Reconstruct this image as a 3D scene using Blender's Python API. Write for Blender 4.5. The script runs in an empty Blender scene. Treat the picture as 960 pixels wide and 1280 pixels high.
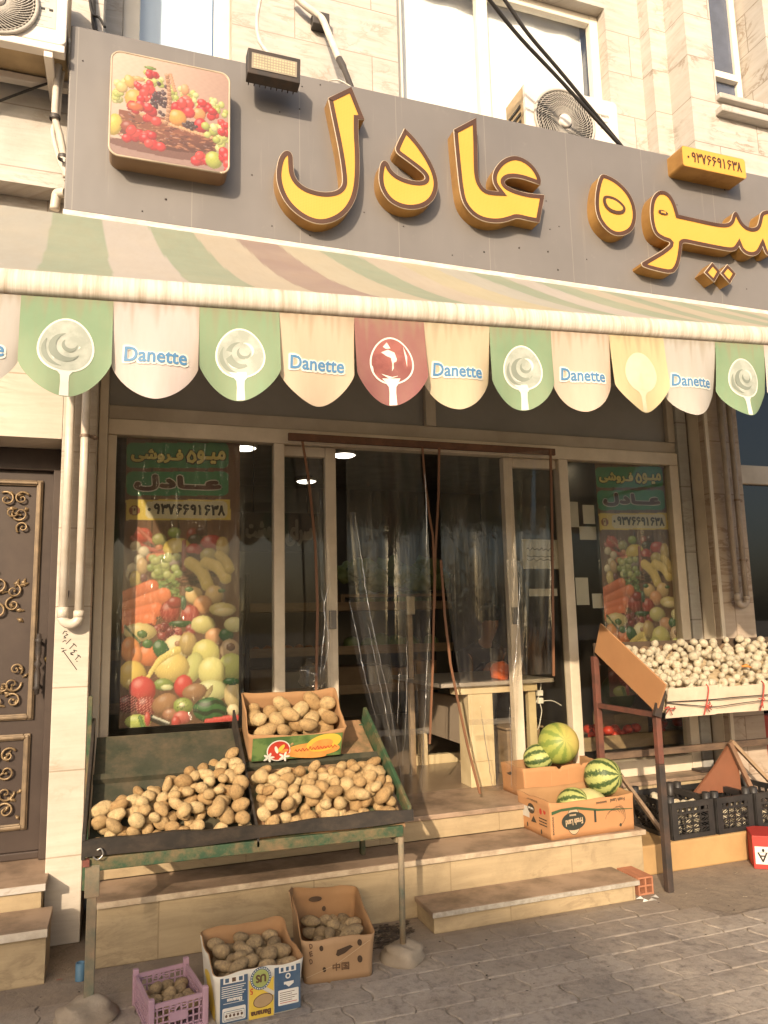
import bpy, bmesh, math, random
import numpy as np
from mathutils import Vector, Matrix
R_ = random.Random(7)
SC = bpy.context.scene
COL = SC.collection
PI = math.pi

# ------------------------------------------------------------------ camera
W0, H0, F0 = 960, 1280, 940.0
YAW, PIT, ROL, CH = math.radians(19.194), math.radians(8.285), math.radians(-1.328), 1.6
_f = np.array([math.sin(YAW)*math.cos(PIT), math.cos(YAW)*math.cos(PIT), math.sin(PIT)])
_r = np.array([math.cos(YAW), -math.sin(YAW), 0.0])
_u = np.cross(_r, _f)
_c, _s = math.cos(ROL), math.sin(ROL)
R2, U2 = _c*_r + _s*_u, -_s*_r + _c*_u
CAM = np.array([0, 0, CH])
def _ray(x, y):
    return R2*(x-W0/2)/F0 - U2*(y-H0/2)/F0 + _f
def U(x, y, Y=None, Z=None, X=None):
    """point of the place seen at photo pixel x, y on the plane Y=, Z= or X="""
    d = _ray(x, y)
    if Y is not None: t = Y/d[1]
    elif Z is not None: t = (Z-CH)/d[2]
    else: t = X/d[0]
    return tuple(CAM + d*t)
cd = bpy.data.cameras.new('camera')
cd.lens = 36*F0/H0; cd.sensor_width = 36; cd.sensor_fit = 'AUTO'; cd.clip_start = .05; cd.clip_end = 500
co = bpy.data.objects.new('camera', cd); COL.objects.link(co)
m = Matrix([[R2[i], U2[i], -_f[i], CAM[i]] for i in range(3)] + [[0, 0, 0, 1]])
co.matrix_world = m
SC.camera = co

# ------------------------------------------------------------------ light
LD = Vector((.595, 1, -.4625)).normalized()          # direction the sunlight travels
EL = math.asin(-LD.z)
wd = bpy.data.worlds.new('World'); SC.world = wd; wd.use_nodes = True
nt = wd.node_tree
bg = nt.nodes['Background']
sky = nt.nodes.new('ShaderNodeTexSky'); sky.sky_type = 'NISHITA'; sky.sun_disc = False
sky.sun_elevation = EL; sky.sun_rotation = math.atan2(-LD.x, -LD.y)
sky.dust_density = 4.0; sky.air_density = 1.0; sky.ozone_density = .6
nt.links.new(sky.outputs[0], bg.inputs[0]); bg.inputs[1].default_value = .15
sd = bpy.data.lights.new('sun', 'SUN'); sd.energy = 3.7; sd.angle = math.radians(.6); sd.color = (1, .82, .60)
so = bpy.data.objects.new('sun', sd); COL.objects.link(so)
so.rotation_euler = LD.to_track_quat('-Z', 'Y').to_euler()
so.location = (-6, -10, 12)
vs = SC.view_settings; vs.view_transform = 'Standard'; vs.look = 'None'; vs.exposure = .60; vs.gamma = 1
SC.cycles.use_denoising = True
SC.cycles.max_bounces = 8; SC.cycles.diffuse_bounces = 4; SC.cycles.glossy_bounces = 3
SC.cycles.transparent_max_bounces = 24; SC.cycles.transmission_bounces = 4
SC.cycles.caustics_reflective = False; SC.cycles.caustics_refractive = False
SC.cycles.sample_clamp_indirect = 6

# ------------------------------------------------------------------ materials
def lin(c):
    if isinstance(c, str):
        c = tuple(int(c[i:i+2], 16) for i in (0, 2, 4))
    return tuple((v/255/12.92 if v/255 <= .04045 else ((v/255+.055)/1.055)**2.4) for v in c)
class NT:
    def __init__(s, name):
        s.m = bpy.data.materials.new(name); s.m.use_nodes = True; s.t = s.m.node_tree
        s.b = s.t.nodes['Principled BSDF']; s.out = s.t.nodes['Material Output']
    def n(s, typ, ins=None, **kw):
        x = s.t.nodes.new('ShaderNode'+typ)
        for k, v in kw.items(): setattr(x, k, v)
        for k, v in (ins or {}).items():
            if hasattr(v, 'is_output'): s.t.links.new(v, x.inputs[k])
            else: x.inputs[k].default_value = v
        return x
    def set(s, **kw):
        for k, v in kw.items():
            k = {'spec': 'Specular IOR Level', 'col': 'Base Color', 'rough': 'Roughness', 'metal': 'Metallic', 'normal': 'Normal', 'coat': 'Coat Weight', 'sss': 'Subsurface Weight'}.get(k, k)
            if hasattr(v, 'is_output'): s.t.links.new(v, s.b.inputs[k])
            else: s.b.inputs[k].default_value = v
    def mix(s, f, a, b, typ='MIX'):
        x = s.t.nodes.new('ShaderNodeMix'); x.data_type = 'RGBA'; x.blend_type = typ
        for sock, v in ((x.inputs[0], f), (x.inputs[6], a), (x.inputs[7], b)):
            if hasattr(v, 'is_output'): s.t.links.new(v, sock)
            elif isinstance(v, (tuple, list)): sock.default_value = tuple(v)[:3] + (1,)
            else: sock.default_value = v
        return x.outputs[2]
    def math(s, op, a, b=0.0, c=0.0):
        x = s.t.nodes.new('ShaderNodeMath'); x.operation = op
        for i, v in enumerate((a, b, c)):
            if hasattr(v, 'is_output'): s.t.links.new(v, x.inputs[i])
            else: x.inputs[i].default_value = v
        return x.outputs[0]
    def ramp(s, f, lo, hi):
        x = s.n('MapRange', {0: f, 1: lo, 2: hi, 3: 0.0, 4: 1.0}); x.clamp = True
        return x.outputs[0]
    def coord(s, kind='Object', scale=(1, 1, 1)):
        c = s.n('TexCoord').outputs[kind]
        return s.n('Mapping', {0: c, 3: scale}).outputs[0]
    def noise(s, vec, scale, detail=5, rough=.6, dist=0.0):
        return s.n('TexNoise', {'Vector': vec, 'Scale': scale, 'Detail': detail, 'Roughness': rough, 'Distortion': dist}).outputs[0]
    def fresnel(s, normal=None):
        g = s.n('NewGeometry'); d = s.n('VectorMath', {0: g.outputs['Incoming'], 1: normal if normal is not None else g.outputs['Normal']}, operation='DOT_PRODUCT').outputs['Value']
        q = s.math('SUBTRACT', 1.0, s.math('MINIMUM', s.math('ABSOLUTE', d), 1.0))
        return s.math('MULTIPLY_ADD', s.math('POWER', q, 5.0), .96, .04)
    def bump(s, h, strength=.3, dist=.01):
        return s.n('Bump', {'Height': h, 'Strength': strength, 'Distance': dist}).outputs[0]

def pmat(name, col, col2=None, scale=6, rough=.6, metal=0.0, spec=.4, bump=0.0, bscale=50, stretch=(1, 1, 1), lo=.35, hi=.7, rand=0.0, coord='Object', dirt=None, dirt_amt=.5, dscale=3):
    k = NT(name)
    if not isinstance(col[0], float): col = lin(col)
    if col2 is None: col2 = tuple(v*.72 for v in col)
    elif not isinstance(col2[0], float): col2 = lin(col2)
    v = k.coord(coord, stretch)
    c = k.mix(k.ramp(k.noise(v, scale), lo, hi), col, col2)
    if dirt:
        d = k.ramp(k.noise(v, dscale, 8, .7), .45, .75)
        c = k.mix(k.math('MULTIPLY', d, dirt_amt), c, lin(dirt) if not isinstance(dirt[0], float) else dirt)
    if rand:
        oi = k.n('ObjectInfo').outputs['Random']
        val = k.math('MULTIPLY_ADD', oi, rand*2, 1-rand)
        c = k.n('HueSaturation', {'Hue': k.math('MULTIPLY_ADD', oi, .02, .49), 'Value': val, 'Color': c}).outputs[0]
    k.set(col=c, rough=rough, metal=metal, spec=spec)
    if bump:
        k.set(normal=k.bump(k.noise(v, bscale, 6), bump, .004))
    return k.m

def stone_mat(name, ca, cb, vein, row=.38, width=.9, joint=.004, vein_amt=.5, fine=.35, jc=None, off=.5, rough=.55):
    """cut stone slabs: horizontal sediment streaks, wandering veins, thin joints"""
    k = NT(name)
    p = k.n('NewGeometry').outputs['Position']
    xyz = k.n('SeparateXYZ', {0: p})
    uu = k.math('ADD', xyz.outputs[0], xyz.outputs[1])
    v = k.n('CombineXYZ', {0: uu, 1: xyz.outputs[2], 2: 0.0}).outputs[0]
    br = k.n('TexBrick', {'Vector': v, 'Color1': (0, 0, 0, 1), 'Color2': (1, 1, 1, 1), 'Mortar': (.5, .5, .5, 1), 'Scale': 1.0, 'Mortar Size': joint, 'Mortar Smooth': .1, 'Bias': 0.0, 'Brick Width': width, 'Row Height': row})
    br.offset = off
    bv = k.n('SeparateColor', {0: br.outputs[0]}).outputs[0]
    sh = k.n('CombineXYZ', {0: k.math('MULTIPLY', bv, 7.0), 1: k.math('MULTIPLY', bv, 13.0), 2: k.math('MULTIPLY', bv, 3.0)}).outputs[0]
    v2 = k.n('VectorMath', {0: v, 1: sh}, operation='ADD').outputs[0]
    streak = k.noise(k.n('Mapping', {0: v2, 3: (2.2, 22, 1)}).outputs[0], 1.0, 8, .65, .6)
    c = k.mix(k.ramp(streak, .3, .72), ca, cb)
    c = k.mix(k.math('MULTIPLY', bv, .22), c, cb)
    wob = k.noise(k.n('Mapping', {0: v2, 2: (0, 0, .5), 3: (2.0, 5, 1)}).outputs[0], 1.3, 9, .62, 1.2)
    vn = k.math('SUBTRACT', 1.0, k.ramp(k.math('ABSOLUTE', k.math('SUBTRACT', wob, .5)), .0, .05))
    patch = k.ramp(k.noise(v2, 2.4, 3), .47, .60)
    c = k.mix(k.math('MULTIPLY', k.math('MULTIPLY', vn, patch), vein_amt), c, vein)
    pit = k.ramp(k.noise(k.n('Mapping', {0: v2, 3: (60, 160, 1)}).outputs[0], 1.0, 3), .66, .72)
    c = k.mix(k.math('MULTIPLY', pit, fine), c, vein)
    c = k.mix(k.math('MULTIPLY', br.outputs[1], .6), c, jc or tuple(x*.75 for x in vein))
    soil = k.ramp(k.noise(p, 2.6, 9, .72), .50, .74)
    c = k.mix(k.math('MULTIPLY', soil, fine), c, tuple(x*.55 for x in cb))
    h = k.math('SUBTRACT', k.math('MULTIPLY', streak, .25), k.math('ADD', br.outputs[1], k.math('MULTIPLY', pit, .4)))
    k.set(col=c, rough=rough, spec=.35, normal=k.bump(h, .35, .006))
    return k.m

def glass_mat(name, tint, ior=1.5, rough=.0, boost=1.0, dirt=0.0):
    k = NT(name)
    tr = k.n('BsdfTransparent', {0: tuple(tint)+(1,)})
    gl = k.n('BsdfGlossy', {0: (1, 1, 1, 1), 1: rough})
    fr = k.fresnel()
    ms = k.n('MixShader', {0: k.math('MINIMUM', k.math('MULTIPLY', fr, boost), 1.0), 1: tr.outputs[0], 2: gl.outputs[0]})
    last = ms
    if dirt:
        df = k.n('BsdfDiffuse', {0: (.55, .5, .42, 1)})
        nz = k.ramp(k.noise(k.coord('Object', (3, 3, 1.2)), 2.0, 7, .7), .3, .8)
        last = k.n('MixShader', {0: k.math('MULTIPLY', nz, dirt), 1: ms.outputs[0], 2: df.outputs[0]})
    k.t.links.new(last.outputs[0], k.out.inputs[0])
    return k.m

def emit_mat(name, col, s):
    k = NT(name); e = k.n('Emission', {0: tuple(col)+(1,), 1: s}); k.t.links.new(e.outputs[0], k.out.inputs[0]); return k.m

def attr_mat(name, rough=.5, spec=.4, fade=None, fade_amt=0.0, coat=0.0, normal_noise=0.0, dirt=0.0):
    k = NT(name)
    c = k.n('Attribute', attribute_name='Col').outputs[0]
    if fade: c = k.mix(fade_amt, c, fade)
    if dirt:
        v = k.coord('Object', (9, 9, .8))
        c = k.mix(k.math('MULTIPLY', k.ramp(k.noise(v, 2.0, 8, .7), .45, .75), dirt), c, (.16, .13, .08))
    k.set(col=c, rough=rough, spec=spec, coat=coat)
    if normal_noise:
        k.set(normal=k.bump(k.noise(k.coord('Object', (1, 1, 1)), 5, 2, .5, 1.0), normal_noise, .05))
    return k.m

# ------------------------------------------------------------------ mesh building
class MB:
    def __init__(s): s.v = []; s.f = []; s.mi = []; s.sm = []
    def add(s, vs, fs, m=0, smooth=False):
        o = len(s.v); s.v += [tuple(p) for p in vs]
        for f in fs: s.f.append([o+i for i in f]); s.mi.append(m); s.sm.append(smooth)
        return s
    def box(s, x0, x1, y0, y1, z0, z1, m=0):
        x0, x1 = min(x0, x1), max(x0, x1); y0, y1 = min(y0, y1), max(y0, y1); z0, z1 = min(z0, z1), max(z0, z1)
        v = [(x0, y0, z0), (x1, y0, z0), (x1, y1, z0), (x0, y1, z0), (x0, y0, z1), (x1, y0, z1), (x1, y1, z1), (x0, y1, z1)]
        return s.hexa(v, m)
    def hexa(s, v, m=0):   # bottom ring (ccw from above), top ring
        return s.add(v, [(3, 2, 1, 0), (4, 5, 6, 7), (0, 1, 5, 4), (1, 2, 6, 5), (2, 3, 7, 6), (3, 0, 4, 7)], m)
    def poly(s, pts, m=0): return s.add(pts, [tuple(range(len(pts)))], m)
    def prism(s, pts, vec, m=0, m_side=None):
        """closed solid: polygon pts swept along vec"""
        n = len(pts); v = [Vector(p) for p in pts]; w = Vector(vec)
        nrm = Vector((0, 0, 0))
        for i in range(n): nrm += v[i].cross(v[(i+1) % n])
        if nrm.dot(w) > 0: v = v[::-1]
        s.add(v + [p+w for p in v], [tuple(range(n)), tuple(range(2*n-1, n-1, -1))], m)
        o = len(s.v)-2*n
        for i in range(n):
            j = (i+1) % n
            s.f.append([o+j, o+i, o+n+i, o+n+j]); s.mi.append(m if m_side is None else m_side); s.sm.append(False)
        return s
    def tube(s, pts, r, n=8, m=0, caps=True):
        P = [Vector(p) for p in pts]; rr = r if isinstance(r, (list, tuple)) else [r]*len(P)
        ref = None; rings = []
        for i, p in enumerate(P):
            t = (P[min(i+1, len(P)-1)] - P[max(i-1, 0)]).normalized()
            if ref is None: ref = t.orthogonal().normalized()
            ref = (ref - t*ref.dot(t)); ref = ref.normalized() if ref.length > 1e-6 else t.orthogonal().normalized()
            b = t.cross(ref)
            rings.append([p + (ref*math.cos(a) + b*math.sin(a))*rr[i] for a in (2*PI*k/n for k in range(n))])
        vs = [q for g in rings for q in g]; fs = []
        for i in range(len(P)-1):
            for k in range(n):
                l = (k+1) % n
                fs.append((i*n+k, i*n+l, (i+1)*n+l, (i+1)*n+k))
        s.add(vs, fs, m, True)
        if caps:
            o = len(s.v)-len(vs)
            s.f.append([o+k for k in range(n-1, -1, -1)]); s.mi.append(m); s.sm.append(False)
            s.f.append([o+(len(P)-1)*n+k for k in range(n)]); s.mi.append(m); s.sm.append(False)
        return s
    def bar(s, a, b, w, h, m=0, up=(0, 0, 1)):
        """rectangular stick from a to b, w across and h along up"""
        a, b = Vector(a), Vector(b); t = (b-a).normalized(); x = t.cross(Vector(up)).normalized()*w/2; y = x.cross(t).normalized()*h/2
        v = [a-x-y, a+x-y, b+x-y, b-x-y, a-x+y, a+x+y, b+x+y, b-x+y]
        return s.hexa(v, m)
    def lathe(s, prof, c, n=24, m=0, axis='z'):
        vs = []; fs = []
        for r, h in prof:
            for k in range(n):
                a = 2*PI*k/n
                d = (r*math.cos(a), r*math.sin(a), h) if axis == 'z' else (r*math.cos(a), h, r*math.sin(a))
                vs.append((c[0]+d[0], c[1]+d[1], c[2]+d[2]))
        for i in range(len(prof)-1):
            for k in range(n):
                l = (k+1) % n; fs.append((i*n+k, i*n+l, (i+1)*n+l, (i+1)*n+k))
        return s.add(vs, fs, m, True)
    def grid(s, fn, nu, nv, m=0, smooth=True):
        vs = [fn(i/nu, j/nv) for j in range(nv+1) for i in range(nu+1)]
        fs = [(j*(nu+1)+i, j*(nu+1)+i+1, (j+1)*(nu+1)+i+1, (j+1)*(nu+1)+i) for j in range(nv) for i in range(nu)]
        return s.add(vs, fs, m, smooth)
    def obj(s, name, mats, parent=None, bevel=0, label=None, solid=0, fixn=False, seg=2):
        me = bpy.data.meshes.new(name); me.from_pydata(s.v, [], s.f)
        for m in (mats if isinstance(mats, (list, tuple)) else [mats]): me.materials.append(m)
        me.polygons.foreach_set('material_index', s.mi); me.polygons.foreach_set('use_smooth', s.sm)
        if fixn:
            bm = bmesh.new(); bm.from_mesh(me); bmesh.ops.recalc_face_normals(bm, faces=bm.faces); bm.to_mesh(me); bm.free()
        me.update()
        o = bpy.data.objects.new(name, me); COL.objects.link(o)
        if parent is not None:
            o.parent = parent
            q = parent; L = Vector((0, 0, 0))
            while q is not None: L += q.location; q = q.parent
            o.location = -L
        if solid:
            md = o.modifiers.new('solid', 'SOLIDIFY'); md.thickness = solid; md.offset = 0
        if bevel:
            md = o.modifiers.new('bevel', 'BEVEL'); md.width = bevel; md.segments = seg; md.limit_method = 'ANGLE'; md.angle_limit = .6
        if label: o['label'] = label
        return o
def tag(o, label, cat, group=None, kind=None):
    o['label'] = label; o['category'] = cat
    if group: o['group'] = group
    if kind: o['kind'] = kind
    return o
def thing(name, label, cat, loc, group=None):
    o = bpy.data.objects.new(name, None); COL.objects.link(o); o.location = loc; o.empty_display_size = .1
    return tag(o, label, cat, group)
def struct(o): o['kind'] = 'structure'; return o

# flat frame on a surface: origin, unit u, unit v, outward normal n
class Fr:
    def __init__(s, o, u, v):
        s.o = Vector(o); s.u = Vector(u).normalized(); s.v = Vector(v); s.v = (s.v - s.u*s.v.dot(s.u)).normalized(); s.n = s.u.cross(s.v)
    def p(s, a, b, d=0): return s.o + s.u*a + s.v*b + s.n*d
_tc = {}
def text_mesh(t):
    if t not in _tc:
        c = bpy.data.curves.new('t', 'FONT'); c.body = t; c.size = 1; c.resolution_u = 3
        o = bpy.data.objects.new('t', c); COL.objects.link(o); bpy.context.view_layer.update()
        me = bpy.data.meshes.new_from_object(o.evaluated_get(bpy.context.evaluated_depsgraph_get()))
        V = [(v.co.x, v.co.y) for v in me.vertices]; Fc = [tuple(p.vertices) for p in me.polygons]
        bpy.data.objects.remove(o); bpy.data.curves.remove(c); bpy.data.meshes.remove(me)
        _tc[t] = (V, Fc)
    return _tc[t]
def put_text(mb, fr, t, box, m=0, bold=0.0, off=.002, rot=0.0, n8=8):
    """fit the text's outline into box (cx, cy, w, h) of the frame; bold thickens the strokes"""
    V, Fc = text_mesh(t)
    if not V: return
    xs = [v[0] for v in V]; ys = [v[1] for v in V]
    x0, x1, y0, y1 = min(xs), max(xs), min(ys), max(ys)
    cx, cy, w, h = box
    sx = w/(x1-x0) if w else None; sy = h/(y1-y0) if h else None
    sx = sx or sy; sy = sy or sx
    st = [(0, 0)] + ([(bold*math.cos(2*PI*k/n8), bold*math.sin(2*PI*k/n8)) for k in range(n8)] if bold else [])
    ca, sa = math.cos(rot), math.sin(rot)
    for q, (dx, dy) in enumerate(st):
        vs = []
        for vx, vy in V:
            a = (vx-(x0+x1)/2)*sx + dx; b = (vy-(y0+y1)/2)*sy + dy
            vs.append(fr.p(cx + a*ca - b*sa, cy + a*sa + b*ca, off + q*.00012))
        mb.add(vs, Fc, m)
def put_poly(mb, fr, pts, m=0, off=.001): mb.add([fr.p(a, b, off) for a, b in pts], [tuple(range(len(pts)))], m)
def put_rect(mb, fr, x0, y0, x1, y1, m=0, off=.001, rad=0.0):
    if rad:
        pts = []
        for cx, cy, a0 in ((x1-rad, y0+rad, -PI/2), (x1-rad, y1-rad, 0), (x0+rad, y1-rad, PI/2), (x0+rad, y0+rad, PI)):
            pts += [(cx+rad*math.cos(a0+k*PI/12), cy+rad*math.sin(a0+k*PI/12)) for k in range(7)]
    else: pts = [(x0, y0), (x1, y0), (x1, y1), (x0, y1)]
    put_poly(mb, fr, pts, m, off)
def put_ell(mb, fr, cx, cy, rx, ry, m=0, off=.001, rot=0.0, n=28):
    c, s_ = math.cos(rot), math.sin(rot)
    put_poly(mb, fr, [(cx + rx*math.cos(a)*c - ry*math.sin(a)*s_, cy + rx*math.cos(a)*s_ + ry*math.sin(a)*c) for a in (2*PI*k/n for k in range(n))], m, off)
def put_line(mb, fr, pts, w, m=0, off=.001):
    for i, ((a, b), (c, d)) in enumerate(zip(pts, pts[1:])):
        L = math.hypot(c-a, d-b) or 1e-6; nx, ny = -(d-b)/L*w/2, (c-a)/L*w/2
        ex, ey = (c-a)/L*w*.25, (d-b)/L*w*.25
        put_poly(mb, fr, [(a-nx-ex, b-ny-ey), (c-nx+ex, d-ny+ey), (c+nx+ex, d+ny+ey), (a+nx-ex, b+ny-ey)], m, off + i*.00005)
def smooth_closed(pts, it=2, keep=()):
    """Chaikin corner cutting of a closed outline; indices in keep stay sharp"""
    P = [(tuple(p), i in keep) for i, p in enumerate(pts)]
    for _ in range(it):
        Q = []
        n = len(P)
        for i in range(n):
            (a, ka), (b, kb) = P[i], P[(i+1) % n]
            if ka: Q.append((a, True))
            else: Q.append(((a[0]*.75+b[0]*.25, a[1]*.75+b[1]*.25), False))
            if not kb: Q.append(((a[0]*.25+b[0]*.75, a[1]*.25+b[1]*.75), False))
            elif ka: pass
            else: Q.append(((a[0]*.25+b[0]*.75, a[1]*.25+b[1]*.75), False))
        P = Q
    return [p for p, _ in P]
def inset(pts, d):
    """offset a closed outline inward by d (miter limited)"""
    n = len(pts); A = sum(pts[i][0]*pts[(i+1) % n][1]-pts[(i+1) % n][0]*pts[i][1] for i in range(n))
    sgn = 1 if A > 0 else -1; out = []
    for i in range(n):
        p0, p1, p2 = Vector(pts[i-1]), Vector(pts[i]), Vector(pts[(i+1) % n])
        e1, e2 = (p1-p0), (p2-p1)
        if e1.length < 1e-9 or e2.length < 1e-9: out.append(tuple(p1)); continue
        n1 = Vector((-e1.y, e1.x)).normalized()*sgn; n2 = Vector((-e2.y, e2.x)).normalized()*sgn
        b = n1+n2
        if b.length < 1e-6: out.append(tuple(p1)); continue
        b.normalize(); k = d/max(.45, b.dot(n1))
        out.append(tuple(p1 + b*k))
    return out
def P_(s): return s[::-1]     # right-to-left words are laid out mirrored
W_MIV, W_FOR, W_ADEL = '\uFEE3\uFBFF\u0640\uFEEE', '\uFED3\u0640\uFEAE\uFEED\uFEB7\uFBFD', '\uFECB\u0640\u0640\uFE8E\uFEA9\uFEDD'
# Persian digits as pen strokes in a box .6 wide and 1 high
DIG = {'0': [[(.24, .42), (.30, .36), (.36, .42), (.30, .48), (.24, .42)]],
 '9': [[(.50, .72), (.42, .58), (.24, .56), (.12, .68), (.14, .86), (.28, .98), (.44, .92), (.50, .76), (.50, .40), (.44, .0)]],
 '3': [[(.66, 1.0), (.62, .78), (.52, .68), (.42, .74), (.40, .94)], [(.40, .76), (.30, .68), (.18, .76), (.06, 1.0)], [(.06, 1.0), (.17, .62), (.20, .0)]],
 '7': [[(.02, 1.0), (.18, .60), (.29, .0), (.40, .60), (.58, 1.0)]],
 '8': [[(.02, .0), (.18, .40), (.29, 1.0), (.40, .40), (.58, .0)]],
 '6': [[(.56, .90), (.36, 1.0), (.16, .92), (.10, .74), (.24, .60), (.56, .56)], [(.44, .58), (.28, .34), (.14, .0)]],
 '1': [[(.18, 1.0), (.28, .70), (.30, .0)]]}
def put_digits(mb, fr, t, box, w, m=0, off=.001):
    cx, cy, W, H = box; n = len(t); st = W/n
    for i, ch in enumerate(t):
        for s in DIG[ch]: put_line(mb, fr, [(cx-W/2+st*i+st*.86*a/.64, cy-H/2+H*b) for a, b in s], w, m, off+.0002*(i % 2))
PHONE = '09376691638'
# ------------------------------------------------------------------ shared materials
M = {}
M['trav'] = stone_mat('travertine', (.53, .50, .465), (.41, .37, .32), (.27, .20, .14), row=.38, width=1.15)
M['trav_vein'] = stone_mat('veined_travertine', (.54, .51, .475), (.43, .38, .325), (.20, .14, .085), row=.38, width=.8, vein_amt=.75)
M['trav_low'] = stone_mat('column_travertine', (.58, .52, .44), (.48, .41, .33), (.33, .25, .16), row=.43, width=3.0, fine=.25, off=.0)
M['marble_old'] = stone_mat('stained_marble', (.50, .40, .31), (.40, .31, .23), (.22, .14, .09), row=.42, width=3.0, vein_amt=.7)
M['sand'] = stone_mat('yellow_sandstone', (.46, .35, .21), (.34, .255, .15), (.20, .14, .085), row=5, width=.78, joint=.004, vein_amt=.45, fine=.5, jc=(.25, .18, .1))
M['tread'] = pmat('worn_marble', (.37, .26, .18), (.24, .165, .11), 4, .5, bump=.15, bscale=30, dirt=(.10, .072, .05), dirt_amt=.8, dscale=4)
M['tread_edge'] = pmat('marble_edge', (.52, .42, .30), (.34, .25, .17), 9, .55, bump=.25, bscale=60, dirt=(.2, .14, .09), dirt_amt=.6, dscale=14)
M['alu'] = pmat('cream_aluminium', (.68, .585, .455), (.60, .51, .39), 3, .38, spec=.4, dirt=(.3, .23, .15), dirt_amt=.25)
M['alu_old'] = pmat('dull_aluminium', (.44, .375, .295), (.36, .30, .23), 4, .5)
M['white_frame'] = pmat('white_window_frame', (.78, .72, .62), (.70, .63, .52), 3, .4)
M['brown_wood'] = pmat('brown_strip', (.16, .07, .035), (.09, .04, .02), 20, .5)
M['batten'] = pmat('curtain_batten', (.22, .10, .05), (.15, .07, .035), 12, .5, stretch=(1, 1, .2))
M['glass'] = glass_mat('shop_glass', (.94, .94, .91), 1.5, 0.0, .38, dirt=.018)
M['dark'] = pmat('dark_void', (.018, .016, .014), (.012, .011, .010), 3, .7)
M['room'] = pmat('room_paint', (.20, .17, .13), (.15, .13, .10), 2, .8)
M['room_floor'] = pmat('floor_tile', (.30, .22, .15), (.24, .17, .11), 3, .3)
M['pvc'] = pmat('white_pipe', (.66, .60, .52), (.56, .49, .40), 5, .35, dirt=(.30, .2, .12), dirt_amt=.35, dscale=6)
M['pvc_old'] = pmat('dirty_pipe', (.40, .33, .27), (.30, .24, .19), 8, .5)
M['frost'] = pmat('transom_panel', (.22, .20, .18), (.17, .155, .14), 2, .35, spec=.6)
M['iron_dark'] = pmat('dark_iron', (.035, .03, .028), (.06, .04, .03), 15, .55, spec=.4, bump=.2)
M['cable'] = pmat('black_cable', (.03, .026, .024), rough=.5)
M['wrap'] = pmat('pipe_insulation', (.66, .60, .52), (.55, .48, .40), 12, .6, bump=.3)
M['tape'] = pmat('dark_tape', (.07, .06, .055), rough=.5)
M['ac_white'] = pmat('ac_casing', (.74, .68, .61), (.69, .62, .55), 2, .4)
M['ac_tan'] = pmat('ac_side', (.48, .35, .20), rough=.5)
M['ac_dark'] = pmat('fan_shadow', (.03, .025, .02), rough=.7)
M['ac_guard'] = pmat('fan_guard', (.48, .44, .39), rough=.45)
M['ink'] = pmat('black_ink', (.025, .02, .018), rough=.6)
M['white_ink'] = pmat('white_print', (.74, .70, .62), rough=.6)
M['paper'] = pmat('paper', (.55, .52, .46), (.48, .45, .39), 5, .8)
M['lamp'] = emit_mat('ceiling_lamp_glow', (1, .93, .8), 4)

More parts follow.
